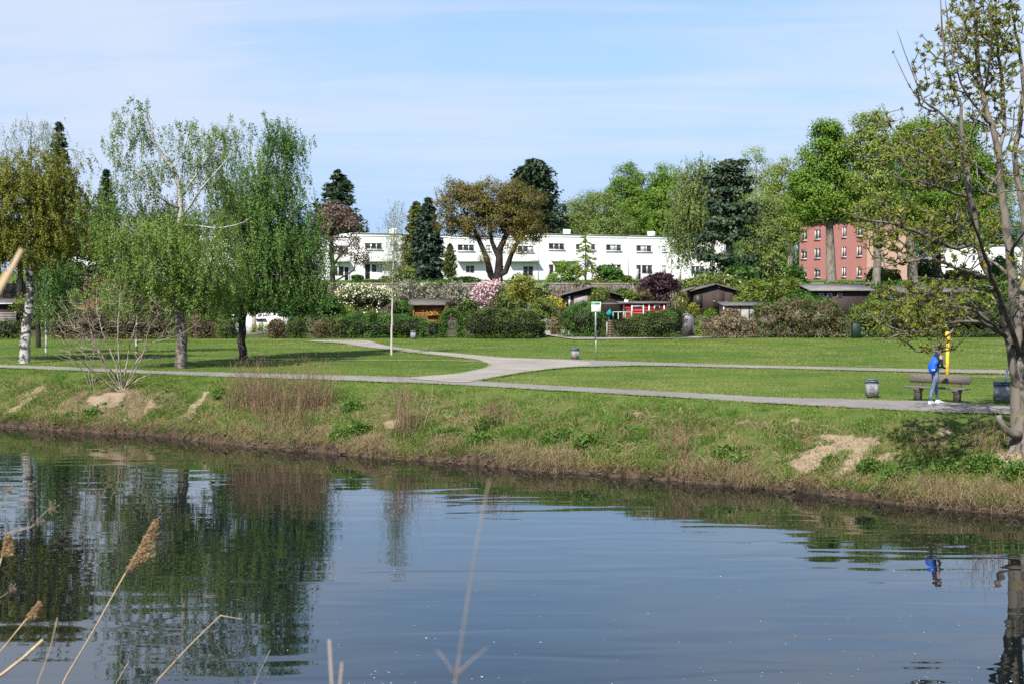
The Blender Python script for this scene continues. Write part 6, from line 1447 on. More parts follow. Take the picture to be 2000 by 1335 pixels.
# white house to the right of it
W1, W2 = at(1818, 540, 262)[:2], at(1946, 540, 250)[:2]
WF = Facade(W1, W2, 6.4, 13.2)
wh = thing('white_house', 'plain white house seen through the ash branches on the right', 'house', [*(WF.at(WF.w / 2, 0)[:2]), 6.4])
hs = [WF.rect(1832, 1840, 497, 507), WF.rect(1898, 1904.5, 499, 510), WF.rect(1860, 1868, 498, 508), WF.rect(1845, 1860, 528, 540)]
WF.shell(WF.wall(hs), 9).build('wall', M_WHITE, wh)
for h, n_ in zip(hs, (1, 1, 1, 2)): WF.window(wh, h, n_)
m = MB(); m.box(WF.at(WF.w / 2, 13.25, -4.4), (WF.w + .3, 9.4, .14), ax=WF.ax()); m.build('roof_edge', M_COPING, wh)

# ================================================================ garden huts
M_PLANK_O = plain('planks_orange', (0.30, 0.115, 0.035), (0.22, 0.08, 0.025), rough=.6, scale=5, sc3=(.4, .4, 9))
M_PLANK_D = plain('planks_dark', (0.030, 0.019, 0.016), (0.045, 0.03, 0.024), rough=.8, scale=4, sc3=(3, 3, .3))
M_PLANK_R = plain('planks_red', (0.30, 0.025, 0.03), (0.24, 0.02, 0.025), rough=.6, scale=5, sc3=(.4, .4, 9))
M_FELT = plain('roof_felt', (0.085, 0.075, 0.068), (0.14, 0.125, 0.11), rough=.95, scale=2.5, bmp=.02)
M_TILE_R = plain('roof_red', (0.22, 0.05, 0.04), (0.14, 0.035, 0.03), rough=.9, scale=3)
M_GREYP = plain('panel_grey', (0.33, 0.31, 0.29), (0.24, 0.22, 0.21), rough=.9, scale=3)
M_MINT = plain('rail_mint', (0.30, 0.55, 0.40), rough=.5)
M_TEAL = plain('cloth_teal', (0.01, 0.24, 0.22), (0.01, 0.16, 0.15), rough=.8)
UZ = np.array([0, 0, 1.0])
def hut(name, label, Y, x0, x1, y_eave, y_ridge, wall_m, roof_m, depth=3.0, gable=True, over=.25, roof_t=.1, ridge=None, boards=None):
    """hut facing the river: front wall, side walls, pitched or flat roof with an overhang"""
    Y = rank_depth(Y); A, B = at(x0, y_eave, Y), at(x1, y_eave, Y); w = B[0] - A[0]; g = min(ground_z(A), ground_z(B)) - .1
    t = thing(name, label, 'hut', [(A[0] + B[0]) / 2, Y, g + .1])
    ze = A[2]; zr_ = at(x0, y_ridge, Y)[2]; xr = at(ridge, y_eave, Y)[0] if ridge else (A[0] + B[0]) / 2
    m = MB()
    if gable: m.prism([(A[0], g), (B[0], g), (B[0], ze), (xr, zr_), (A[0], ze)], [1, 0, 0], UZ, [0, 1, 0], (0, Y, 0), depth)
    else: m.prism([(A[0], g), (B[0], g), (B[0], ze), (A[0], ze)], [1, 0, 0], UZ, [0, 1, 0], (0, Y, 0), depth)
    m.build('wall', wall_m, t)
    if gable:
        for (xa, za, xb, zb) in ((A[0], ze, xr, zr_), (B[0], ze, xr, zr_)):
            d = np.array([xa - xb, za - zb]); d = d / np.linalg.norm(d); xe, zz_ = xa + d[0] * over, za + d[1] * over
            m = MB(); m.prism([(xe, zz_ + .01), (xb, zb + .01), (xb, zb + .01 + roof_t), (xe, zz_ + .01 + roof_t)], [1, 0, 0], UZ, [0, 1, 0], (0, Y - over, 0), depth + 2 * over); m.build('roof_slope', roof_m, t)
    else:
        m = MB(); m.prism([(-over, ze + .005), (depth + over, zr_), (depth + over, zr_ + roof_t), (-over, ze + roof_t)], [0, 1, 0], UZ, [1, 0, 0], (A[0] - over, Y, 0), w + 2 * over); m.build('roof', roof_m, t)
    def front(nm, a, b, c, d, mat, th=.05, parent=None, off=0.0):
        P, Q = at(a, d, Y), at(b, c, Y); m_ = MB(); m_.box(((P[0] + Q[0]) / 2, Y - th / 2 - .003 - off, (P[2] + Q[2]) / 2), (abs(Q[0] - P[0]), th, abs(Q[2] - P[2]))); return m_.build(nm, mat, parent or t)
    if boards:                             # boards of the wall, each its own piece
        n_ = boards; zs = np.linspace(g + .3, ze - .02, n_ + 1)
        for a, b in zip(zs[:-1], zs[1:]):
            m = MB(); m.box(((A[0] + B[0]) / 2, Y - .012, (a + b) / 2), (w - .02, .024, (b - a) - .018)); m.build('board', wall_m, t)
    return t, front, (A, B, g, ze)
t, fr, q = hut('garden_hut', 'orange-brown wooden hut with a brown roof behind the long hedge', 116, 806, 870, 597, 587, M_PLANK_O, M_FELT, depth=4.5, gable=False, over=.5, boards=14)
fr('window', 838, 862, 601, 612, M_PLANK_O, .04, off=.03)
fr('flower_box', 834, 858, 613, 618, M_PLANK_O, .25)
P = at(846, 612, 115.7); r = rs(511); C = P + r.normal(size=(60, 3)) * np.array([.45, .06, .08]); crown_mesh('flowers', C, .12, r, L_YELLOW, t)
for px in (808, 868):
    fr('post', px - 1.4, px + 1.4, 599, 640, M_PLANK_O, .12, off=.03)
t, fr, q = hut('garden_shed', 'dark brown double-door shed with a grey gable roof, right of the purple plum', 146, 1355, 1437, 568, 556.5, M_PLANK_D, M_FELT, depth=5, over=.4, ridge=1399)
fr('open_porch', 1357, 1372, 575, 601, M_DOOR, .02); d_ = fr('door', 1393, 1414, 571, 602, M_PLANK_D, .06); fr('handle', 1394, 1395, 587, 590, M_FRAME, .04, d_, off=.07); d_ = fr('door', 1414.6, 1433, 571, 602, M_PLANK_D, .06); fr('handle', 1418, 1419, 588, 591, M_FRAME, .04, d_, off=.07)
fr('gable_vent', 1402, 1406, 561, 563.5, M_GREYP, .03)
DS = rank_depth(146); P = at(1331, 572, DS); Q = at(1357, 567, DS); m = MB(); m.prism([(P[0], P[2]), (Q[0], Q[2] + .2), (Q[0], Q[2] + .3), (P[0], P[2] + .1)], [1, 0, 0], UZ, [0, 1, 0], (0, DS - .4, 0), 4.5); m.build('porch_roof', M_FELT, t)
m = MB(); g_ = ground_z(P); m.tube(np.array([[P[0] + .1, DS - .2, g_], [P[0] + .1, DS - .2, P[2]]]), [.06, .06], 6); m.build('porch_post', M_FRAME, t)
t, fr, q = hut('garden_hut', 'low dark grey hut with shallow gable roof behind the sign', 127, 1100, 1208, 577, 562, M_PLANK_D, M_FELT, depth=5, over=.5, ridge=1158)
fr('window', 1102, 1110, 579, 597, m_glass, .04); fr('post', 1110.5, 1114, 578, 598, M_FRAME, .07); fr('reed_panel', 1121, 1148, 578, 598, M_GREYP, .05)
t, fr, q = hut('garden_hut', 'red wooden hut with white posts and a flat roof behind the low hedge', 112, 1216, 1302, 593.5, 591.5, M_PLANK_R, M_FELT, depth=3.5, gable=False, over=.25, boards=9)
P = at(1176, 594, 111.6); Q = at(1218, 593.5, 111.6); m = MB(); m.box(((P[0] + Q[0]) / 2, 113.2, P[2] + .02), (Q[0] - P[0], 3.6, .1)); m.build('porch_roof', M_FELT, t)
for px in (1218, 1234, 1256.5, 1267.5, 1297): fr('post', px - 1.1, px + 1.1, 594, 622, M_FRAME, .08, off=.03)
w_ = fr('window', 1234, 1257, 596, 600, M_FRAME, .05, off=.03); fr('pane', 1236, 1255, 597, 599, M_CURTAIN, .02, w_, off=.085)
w_ = fr('window', 1277, 1288.5, 595.5, 604, M_FRAME, .05, off=.03); fr('pane', 1279, 1287, 597, 603, m_glass, .02, w_, off=.085)
m = MB(); P = at(1223, 590, 113); m.box((P[0], 113, P[2] + .0), (.3, .3, .35)); m.build('chimney_pot', M_FRAME, t)
rl = thing('terrace_railing', 'mint-green metal railing in front of the red hut', 'railing', at(1230, 622, 110.6))
P = at(1197, 609.5, 110.5); Q = at(1234, 609.5, 110.5); m = MB(); m.tube(np.array([P, Q]), [.035, .035], 6); m.build('top_rail', M_MINT, rl)
for px in (1197.5, 1207.5, 1221, 1233): a_ = at(px, 609.5, 110.5); m = MB(); m.tube(np.array([a_, [a_[0], a_[1], ground_z(a_)]]), [.03, .03], 6); m.build('post', M_MINT, rl)
m = MB(); P = at(1190, 612, 110); m.prism([(-.26, 0), (0, -.34), (.24, 0), (.05, .34)], [1, 0, 0], UZ, [0, 1, 0], P, .3); m.tube(np.array([[P[0], P[1] + .15, P[2] - .3], [P[0], P[1] + .15, ground_z(P)]]), [.025, .025], 6)
tag(m.build('folded_parasol', M_TEAL), 'teal folded parasol beside the mint-green railing', 'parasol')
pl = thing('plank_fence', 'short brown plank fence end beside the low dark hedge', 'fence', at(1190, 652, 102.9))
P0 = at(1187, 625, 103); P1 = at(1197, 651, 103); zs = np.linspace(ground_z(P1), P0[2], 8)
for a, b in zip(zs[:-1], zs[1:]): m = MB(); m.box(((P0[0] + P1[0]) / 2, 103, (a + b) / 2), (P1[0] - P0[0], .05, b - a - .02)); m.build('board', plain('plank_brown', (.11, .07, .045)) if 'plank_brown' not in bpy.data.materials else bpy.data.materials['plank_brown'], pl)
m = MB(); a_ = at(1185.5, 629, 102.9); m.box((a_[0], 102.9, (a_[2] + ground_z(a_)) / 2), (.09, .09, a_[2] - ground_z(a_))); m.build('post', M_GREYP, pl)
t, fr, q = hut('garden_hut', 'low shed with a light grey roof behind the dry brambles', 116, 1417, 1500, 598, 592, M_GREYP, M_FELT, depth=3.5, gable=False, over=.25)
for px in (1430, 1446, 1463, 1480): fr('post', px - 1, px + 1, 599, 622, M_PLANK_D, .06)
m = MB(); a_ = at(1414, 600, 115.6); m.tube(np.array([a_, a_ + [-.1, 0, -.5], [a_[0] - .1, a_[1], ground_z(a_)]]), [.05, .05, .05], 6); m.build('downpipe', M_FRAME, t)
t, fr, q = hut('garden_hut', 'wide low hut with a weathered pale grey roof below the pink house', 128, 1590, 1700, 569, 556, M_PLANK_D, plain('roof_pale', (.20, .19, .175), (.13, .122, .115), rough=.95, scale=1.2), depth=5.5, gable=False, over=.4)
for px in (1604, 1620, 1640): w_ = fr('window', px - 5, px + 5, 573, 581, M_FRAME, .05); fr('pane', px - 4, px + 4, 574, 580, m_glass, .02, w_, off=.055)
t, fr, q = hut('garden_hut', 'long low grey-roofed hut behind the ash branches', 130, 1760, 1905, 572, 560, M_GREYP, M_FELT, depth=5, gable=False, over=.4)
for px in (1790, 1850): w_ = fr('window', px - 7, px + 7, 575, 584, M_FRAME, .05); fr('pane', px - 5.5, px + 5.5, 576, 583, m_glass, .02, w_, off=.055)
t, fr, q = hut('garden_hut', 'red-roofed hut behind the bare riverside bush', 114, 150, 300, 603, 586, M_PLANK_D, M_TILE_R, depth=4, gable=False, over=.4)
fr('fascia', 145, 305, 601.5, 603.5, M_FRAME, .05, off=.42); fr('window', 190, 210, 607, 622, m_glass, .04); fr('door', 240, 255, 606, 640, M_PLANK_O, .05)
t, fr, q = hut('garden_hut', 'dark hut with white roof edge at the left picture edge', 112, -60, 24, 594, 586, M_PLANK_D, M_FELT, depth=4, gable=False, over=.3)
fr('fascia', -64, 28, 592, 594.5, M_FRAME, .05, off=.32); fr('door', -20, -8, 598, 632, M_DOOR, .05)
fe = thing('slat_fence', 'grey horizontal slat fence before the dark hut at the left edge', 'fence', at(5, 640, 108))
P0 = at(-50, 610, 108); P1 = at(31, 632, 108)
for i in range(7): m = MB(); z_ = P0[2] - (P0[2] - P1[2]) * (i + .5) / 7; m.box(((P0[0] + P1[0]) / 2, 108, z_), (P1[0] - P0[0], .03, .09)); m.build('slat', M_GREYP, fe)
for px in (-48, -8, 30): a_ = at(px, 609, 108.06); m = MB(); m.box((a_[0], 108.07, (a_[2] + ground_z(a_)) / 2), (.09, .09, a_[2] - ground_z(a_))); m.build('post', M_GREYP, fe)
t, fr, q = hut('garden_house', 'small white garden house glimpsed behind the dark birch trunk', 108, 452, 560, 606, 600, M_WHITE, M_FELT, depth=3.5, gable=False, over=.2)
fr('lattice', 492, 500, 612, 648, M_GREYP, .06); fr('shutter', 500, 520, 622, 624, M_SHUTTER, .2); fr('door', 505, 513, 624, 646, M_GREYP, .04); fr('dark_window', 458, 470, 612, 630, m_glass, .04); fr('dark_window', 545, 556, 606, 618, m_glass, .04)
P = at(512, 645, 104); C = P + rs(512).normal(size=(160, 3)) * np.array([.55, .15, .13]); C[:, 2] += .35
t = thing('flower_bed', 'yellow flowers in front of the white garden house', 'flowers', (P[0], P[1], ground_z(P))); crown_mesh('blooms', C, .09, rs(513), L_YELLOW, t); C[:, 2] -= .25; crown_mesh('leaf_mass', np.repeat(C, 3, 0) + rs(514).normal(size=(480, 3)) * .15, .12, rs(515), L_SHRUB, t)
# grey play arch and the green panel
ar = thing('garden_arch', 'pale lilac round-topped plastic greenhouse beside the low dark hedge', 'greenhouse', (*at(1345, 650, 106)[:2], ground_z(at(1345, 650, 106))))
P = at(1345, 648, 106); gz_ = ground_z(P); wd, hg = .42, at(1345, 613, 106)[2] - gz_
an = np.linspace(0, PI, 9); prof = [(-wd, 0)] + [(-wd * math.cos(a), hg - wd + wd * math.sin(a)) for a in an] + [(wd, 0)]
m = MB(); m.prism(prof, [1, 0, 0], UZ, [0, 1, 0], (P[0] - .1, 106, gz_), 1.4); m.build('cover', plain('plastic_lilac', (.24, .215, .265), (.16, .145, .18), rough=.45), ar)
m = MB(); m.tube(np.array([[P[0] - .1 + u, 105.96, gz_ + v] for u, v in prof]), [.03] * len(prof), 5); m.tube(np.array([[P[0] - .1, 105.95, gz_], [P[0] - .1, 105.95, gz_ + hg]]), [.02, .02], 5); m.build('frame', M_SHUTTER, ar)
m = MB(); P = at(1672, 640, 103.2); m.box((P[0], 103.2, ground_z(P) + .55), (.62, .5, 1.1), bev=.05); m.box((P[0], 103.2, ground_z(P) + 1.13), (.68, .56, .07), bev=.03)
tag(m.build('compost_bin', plain('plastic_green', (.006, .024, .016), rough=.6)), 'dark green compost bin at the right end of the big bramble', 'bin')
# ivy arch with its iron gate
ga = thing('ivy_gate', 'ivy-covered arch with an iron garden gate beside the rounded hedge', 'gate', (*at(882, 660, 103.6)[:2], LEVEL))
r = rs(521); P = at(882, 658, 103.6); C = []
for i in range(5200):
    a = r.uniform(0, 1)
    if a < .62: u = r.choice([-1, 1]) * .58 + r.normal() * .13; z_ = r.uniform(0.05, 1.5)
    else: th = r.uniform(0, PI); u = .60 * math.cos(th) + r.normal() * .1; z_ = 1.45 + .48 * math.sin(th) + r.normal() * .1
    C.append((P[0] + u, 103.6 + r.normal() * .22, LEVEL + z_))
crown_mesh('ivy', np.array(C), .11, r, L_HEDGE_G, ga)
m = MB()
for i in range(9): x_ = P[0] - .4 + i * .1; m.tube(np.array([[x_, 103.6, LEVEL], [x_, 103.6, LEVEL + 1.25 + .12 * math.sin(i / 8 * PI)]]), [.012, .012], 4)
for z_ in (.15, .75, 1.2): m.box((P[0], 103.6, LEVEL + z_), (.84, .03, .03))
m.build('gate_leaf', M_SHUTTER, ga)
m = MB(); pts = [[P[0] - .46, 103.6, LEVEL]] + [[P[0] - .46 * math.cos(a), 103.6, LEVEL + 1.45 + .4 * math.sin(a)] for a in np.linspace(0, PI, 8)] + [[P[0] + .46, 103.6, LEVEL]]; m.tube(np.array(pts), [.03] * len(pts), 5); m.build('arch_frame', M_SHUTTER, ga)
# ================================================================ bench, bins, sign, post
M_WOODW = plain('wood_weathered', (0.15, 0.125, 0.108), (0.085, 0.07, 0.06), rough=.9, scale=9, sc3=(.25, 3, 5), bmp=.006)
M_CONC = plain('concrete', (0.165, 0.148, 0.128), (0.105, 0.095, 0.082), rough=.95, scale=10, bmp=.004)
M_STEEL = plain('steel_grey', (0.34, 0.36, 0.38), (0.26, 0.28, 0.30), rough=.45, metal=.3, scale=12)
M_HOOD = plain('bin_hood', (0.060, 0.085, 0.115), (0.095, 0.125, 0.155), rough=.5, scale=9)
M_BODY = plain('bin_body', (0.235, 0.225, 0.24), (0.165, 0.16, 0.175), rough=.6, scale=10)
M_BLACK = plain('paint_black', (0.012, 0.012, 0.014), rough=.5)
M_INK_O = plain('paint_orange', (0.75, 0.30, 0.12), rough=.6); M_INK_Y = plain('paint_yellow', (0.70, 0.48, 0.04), rough=.6); M_INK_W = plain('paint_white', (0.62, 0.62, 0.64), rough=.6)
# bench: from the photograph's two leg feet
fl_, fr_ = on(1791, 781.5), on(1869, 785.5)
bd = unit((fr_ - fl_)[None])[0]; bd[2] = 0; bn = np.array([bd[1], -bd[0], 0]); bc = (fl_ + fr_) / 2
if bn[1] > 0: bn = -bn
AXB = [bd, bn, np.array([0, 0, 1.0])]
def bp(u, v, z): return bc + bd * u + bn * v + np.array([0, 0, z])
half_len = 1.0
be = thing('park_bench', 'weathered wooden bench with plank back on concrete legs beside the path', 'bench', (bc[0], bc[1], LEVEL))
m = MB(); m.box(bp(-.03, .06, .425), (2.02, .20, .05), ax=AXB, bev=.012); m.build('seat', M_WOODW, be)
m = MB(); m.box(bp(-.03, -.15, .425), (2.02, .20, .05), ax=AXB, bev=.012); m.build('seat', M_WOODW, be)
m = MB(); bx = [(-.97, .56), (.93, .56), (.955, .60), (.955, .80), (.93, .84), (-.97, .84), (-.995, .80), (-.995, .60)]; bv = np.array([0, 0, 1.0]) * .985 - bn * .17
m.prism([(u, v - .56) for u, v in bx], bd, bv / np.linalg.norm(bv), bn, bp(0, -.27, .555), .05); m.build('backrest', M_WOODW, be)
for u in (-.63, .63):
    m = MB(); m.prism([(-.24, 0.40), (.20, 0.40), (.17, .35), (.08, .28), (.10, -.05), (-.12, -.05), (-.12, .28), (-.22, .35)], bn, UZ, bd, bp(u - .09, -.03, 0), .18); m.build('leg', M_CONC, be)
    m = MB(); m.prism([(-.24, .30), (-.17, .30), (-.285, .83), (-.335, .83)], bn, UZ, bd, bp(u - .035, -.01, 0), .07); m.build('back_support', M_CONC, be)

def bin_(label, px, py, rz, hgt=.56, wid=.40, post=None, marks=(), bottom=0.0):
    p = on(px, py); t = thing('litter_bin', label, 'bin', (p[0], p[1], LEVEL), group='grey litter bins on the lawn')
    ca, sa = math.cos(rz), math.sin(rz)
    X = np.array([ca, sa, 0]); Yv = np.array([-sa, ca, 0]); 
    def loc(u, v, z): return p * np.array([1, 1, 0]) + X * u + Yv * v + np.array([0, 0, LEVEL + bottom + z])
    h = wid / 2; d = .15; c = .055
    oct_ = [(-h + c, -d), (h - c, -d), (h, -d + c), (h, d - c), (h - c, d), (-h + c, d), (-h, d - c), (-h, -d + c)]
    m = MB(); m.prism(oct_, X, Yv, UZ, loc(0, 0, 0.0), hgt * .74); m.build('body', M_BODY, t)
    o2 = [(u * 1.035, v * 1.05) for u, v in oct_]
    m = MB(); m.prism(o2, X, Yv, UZ, loc(0, 0, hgt * .742), hgt * .045); 
    for u, v in ((-h * .93, 0), (h * .93, 0)): m.box(loc(u, v, hgt * .86), (.035, .27, hgt * .16), ax=[X, Yv, UZ])
    m.box(loc(0, .13, hgt * .86), (wid * .92, .03, hgt * .16), ax=[X, Yv, UZ]); m.box(loc(0, -.14, hgt * .87), (wid * .92, .02, hgt * .10), ax=[X, Yv, UZ])
    m.prism(o2, X, Yv, UZ, loc(0, 0, hgt * .945), hgt * .055); m.build('hood', M_HOOD, t)
    m = MB(); m.box(loc(h * .55, -d - .006, hgt * .35), (.02, .012, hgt * .7), ax=[X, Yv, UZ]); m.build('edge_strip', M_STEEL, t)
    for pts, mat in marks:
        m = MB()
        for (a, b) in zip(pts[:-1], pts[1:]):
            a = np.array(a); b = np.array(b); n_ = np.array([-(b - a)[1], (b - a)[0]]); n_ = n_ / max(np.linalg.norm(n_), 1e-6) * .011
            q_ = [a - n_, b - n_, b + n_, a + n_]
            m.prism([(k_[0] * wid, k_[1] * hgt) for k_ in q_], X, UZ, Yv * -1, loc(0, -d - .001, 0), .004)
        m.build('graffiti', mat, t)
    if post is not None:
        m = MB(); m.tube(np.array([loc(post[0], d + .04, -bottom), loc(post[1], d + .04, post[2])]), [.035, .035], 8); m.build('post', M_STEEL, t)
    else:
        m = MB(); m.tube(np.array([loc(0, d + .03, -bottom), loc(0, d + .03, hgt * .9)]), [.03, .03], 8); m.build('post', M_STEEL, t)
    return t
K = M_BLACK
bin_('grey litter bin with black graffiti initials left of the bench', 1703, 774, -.15, marks=[([(-.36, .34), (-.33, .33)], K), ([(-.28, .56), (-.18, .38)], K), ([(-.2, .6), (-.12, .62), (-.12, .30)], K), ([(-.12, .62), (.03, .61), (.06, .54), (-.02, .48), (-.1, .46)], K), ([(-.02, .48), (.12, .36), (.26, .22)], K), ([(.14, .46), (.18, .45)], K), ([(-.26, .18), (-.1, .23), (.14, .20)], K), ([(-.14, .17), (.1, .14), (.22, .06)], K)], bottom=.02)
bin_('grey litter bin plastered with faded stickers, leaning pole behind, next to the ash', 1956, 783, -.12, hgt=.60, wid=.46, post=(.10, .20, .98), marks=[([(-.38, .40), (-.28, .46), (-.30, .30)], M_INK_Y), ([(-.1, .62), (.1, .60), (.02, .66)], M_INK_W), ([(-.05, .2), (.1, .42), (.16, .24), (.28, .4)], M_INK_W), ([(.26, .18), (.32, .3)], M_INK_Y), ([(-.4, .12), (-.05, .10)], M_INK_W)], bottom=.02)
bin_('dark litter bin with an orange graffiti mark left of the sign pole', 1123, 700, .5, hgt=.54, wid=.36, marks=[([(-.42, .04), (-.3, .58), (-.08, .3), (-.1, .02)], M_INK_O), ([(-.34, .1), (-.28, .46), (-.2, .3), (-.2, .06)], M_INK_O), ([(-.28, .28), (-.2, .25)], K), ([(-.3, .62), (-.05, .34), (-.05, .04)], K)], bottom=0.0)
bin_('small grey litter bin standing at the long hedge', 807, 661.5, .05, hgt=.60, wid=.38, bottom=.0)

# information sign: white board with green header on a pole
p = on(1164, 700.5); sg = thing('park_sign', 'white park sign with a green header on a thin grey pole', 'sign', (p[0], p[1], LEVEL))
zt = at(1164, 590, p[1])[2]; zb = at(1164, 609, p[1])[2]; wd = 18.5 * p[1] / FPX
m = MB(); m.tube(np.array([[p[0], p[1], LEVEL - .05], [p[0], p[1], LEVEL + 1.2]]), [.028, .028], 8); m.tube(np.array([[p[0] - .02, p[1] + .005, LEVEL + .95], [p[0] - .02, p[1] + .005, zt - .05]]), [.045, .045], 8); m.build('pole', M_STEEL, sg, smooth=True)
M_SIGNW = plain('sign_white', (0.80, 0.81, 0.79), rough=.4); M_SIGNG = plain('sign_green', (0.015, 0.30, 0.12), rough=.4)
m = MB(); m.box((p[0], p[1] - .055, (zt + zb) / 2), (wd, .025, zt - zb), bev=.006); bo = m.build('board', M_SIGNW, sg)
m = MB(); m.box((p[0] - .02, p[1] - .070, zt - .075), (wd - .05, .006, .12)); m.build('header', M_SIGNG, bo)
m = MB(); r = rs(531)
for i, (u0, u1, zz_) in enumerate(((-.19, -.06, .09), (-.19, -.11, .055), (.08, .17, .06))): m.box((p[0] + (u0 + u1) / 2, p[1] - .0745, zt - zz_), (u1 - u0, .003, .014))
m.build('header_lettering', M_INK_W, bo)
m = MB()
for i in range(7): m.box((p[0] - .02, p[1] - .0685, zt - .19 - i * .04), (.34 - .1 * (i % 3 == 2), .002, .006))
m.build('fine_print', plain('print_grey', (.5, .52, .5)), bo)
# yellow marker post
p = on(1850, 747); yp = thing('marker_post', 'yellow marker post with a widened slanted head behind the bench', 'post', (p[0], p[1], LEVEL))
M_YEL = plain('post_yellow', (0.80, 0.46, 0.02), (0.72, 0.40, 0.02), rough=.4, scale=5)
zt = at(1850, 648, p[1])[2]; m = MB(); m.tube(np.array([[p[0], p[1], LEVEL - .1], [p[0], p[1], zt - .36]]), [.062, .062], 12); m.build('shaft', M_YEL, yp, smooth=True)
m = MB(); m.lathe([(.062, 0), (.098, .10), (.098, .16), (.092, .17), (.092, .19), (.098, .20), (.098, .33), (.06, .37)], (p[0], p[1], zt - .37), 12); m.build('head', M_YEL, yp)
m = MB(); m.box((p[0] - .005, p[1] - .097, zt - .1), (.09, .008, .07)); m.build('plate', M_INK_Y, yp)

# ================================================================ the person by the bench
pp = on(1826, 788.5); YAW = 0.30                       # faces right, turned a little away from us
def body_local():
    nodes = {}; edges = []
    def nd(k, x, y, z, rx, ry=None, parent=None):
        nodes[k] = (x, y, z, rx, ry if ry else rx)
        if parent: edges.append((parent, k))
    nd('pelvis', -.01, 0, .97, .125, .155)
    nd('waist', .005, 0, 1.10, .105, .135, 'pelvis'); nd('chest', .045, 0, 1.32, .12, .165, 'waist'); nd('collar', .085, 0, 1.47, .075, .12, 'chest')
    nd('neck', .125, 0, 1.555, .052, .055, 'collar'); nd('skull0', .175, 0, 1.635, .078, .07, 'neck'); nd('skull1', .205, 0, 1.70, .098, .078, 'skull0'); nd('skull2', .215, 0, 1.765, .075, .06, 'skull1')
    nd('jaw', .255, 0, 1.615, .045, .042, 'skull0'); nd('nose', .322, 0, 1.655, .014, .013, 'skull1')
    for s, k in ((1, 'l'), (-1, 'r')):
        fx = -.23 if s < 0 else .16                       # near (right) foot behind, far foot ahead
        kx = -.12 if s < 0 else .10
        nd('hip' + k, -.005, s * .09, .90, .095, .10, 'pelvis'); nd('thigh' + k, (kx - .005) / 2 + .01, s * .095, .70, .083, .085, 'hip' + k); nd('knee' + k, kx, s * .095, .50, .06, .06, 'thigh' + k)
        nd('calf' + k, (kx * .55 + fx * .45) - .02, s * .095, .34, .058, .056, 'knee' + k); nd('ankle' + k, fx, s * .095, .10, .042, .042, 'calf' + k); nd('heel' + k, fx + .02, s * .095, .05, .04, .038, 'ankle' + k); nd('toe' + k, fx + .14, s * .10, .04, .03, .036, 'heel' + k)
        nd('shoulder' + k, .075, s * .17, 1.43, .058, .058, 'collar'); nd('upper' + k, .075, s * .205, 1.28, .047, .047, 'shoulder' + k); nd('elbow' + k, .095, s * .215, 1.13, .038, .038, 'upper' + k)
        nd('fore' + k, .20, s * .16, 1.09, .034, .034, 'elbow' + k); nd('wrist' + k, .29, s * .10, 1.09, .026, .022, 'fore' + k); nd('palm' + k, .34, s * .075, 1.10, .030, .018, 'wrist' + k)
        for i, (dy, ln_) in enumerate(((.022, .06), (.008, .075), (-.008, .07), (-.02, .055))):
            nd(f'f{i}{k}', .37 + ln_ * .4, s * .07 + dy * .5, 1.11 + dy, .009, .009, 'palm' + k); nd(f'g{i}{k}', .375 + ln_ * .7, s * .05 + dy * .3, 1.115 + dy, .008, .008, f'f{i}{k}')
        nd('th' + k, .345, s * .045, 1.135, .010, .010, 'palm' + k); nd('ti' + k, .375, s * .03, 1.15, .009, .009, 'th' + k)
    return nodes, edges
nodes, edges = body_local(); keys = list(nodes)
def place(v):
    v = np.atleast_2d(np.asarray(v, float)); ca, sa = math.cos(YAW), math.sin(YAW)
    return np.stack([v[:, 0] * ca - v[:, 1] * sa, v[:, 0] * sa + v[:, 1] * ca, v[:, 2]], 1) + np.array([pp[0], pp[1], LEVEL + .018])
me = bpy.data.meshes.new('body'); me.from_pydata([nodes[k][:3] for k in keys], [(keys.index(a), keys.index(b)) for a, b in edges], [])
tmp = bpy.data.objects.new('body_tmp', me); COL.objects.link(tmp)
sk = tmp.modifiers.new('skin', 'SKIN'); sk.use_smooth_shade = True; sk.branch_smoothing = .6
if not me.skin_vertices: me.skin_vertices.new()
for i, k in enumerate(keys):
    d_ = me.skin_vertices[0].data[i]; d_.radius = (nodes[k][4], nodes[k][3]); d_.use_root = (k == 'pelvis')
ss = tmp.modifiers.new('smooth', 'SUBSURF'); ss.levels = 1; ss.render_levels = 1
bpy.context.view_layer.update(); dg = bpy.context.evaluated_depsgraph_get()
bm_ = bpy.data.meshes.new_from_object(tmp.evaluated_get(dg)); bpy.data.objects.remove(tmp)
bv = np.zeros(len(bm_.vertices) * 3); bm_.vertices.foreach_get('co', bv); bv = bv.reshape(-1, 3)
bf = [list(q.vertices) for q in bm_.polygons]; bpy.data.meshes.remove(bm_)
M_SKIN = plain('skin', (0.52, 0.30, 0.22), (0.46, 0.26, 0.19), rough=.5); M_JEANS = plain('denim', (0.075, 0.115, 0.195), (0.13, 0.175, 0.255), rough=.9, scale=14, sc3=(1, 1, .35)); M_TOP = plain('cloth_black', (0.012, 0.012, 0.014), rough=.85); M_HAIR = plain('hair_dark', (0.018, 0.013, 0.011), rough=.5); M_SHOE = plain('shoe_white', (0.78, 0.78, 0.78), rough=.5); M_BAG = plain('cloth_blue', (0.008, 0.10, 0.55), (0.006, 0.07, 0.40), rough=.6, scale=7, bmp=.01)
pe = thing('person', 'person in jeans, black top and white trainers, looking down beside the bench', 'person', (pp[0], pp[1], LEVEL))
idx = []
for f in bf:
    c = bv[f].mean(0)
    if c[2] < 1.0: k = 1
    elif c[0] > .27 and c[2] < 1.2: k = 0
    elif c[2] > 1.515 and c[0] > .05: k = 0
    elif abs(c[1]) > .15 and 1.36 < c[2] < 1.47: k = 0
    else: k = 2
    idx.append(k)
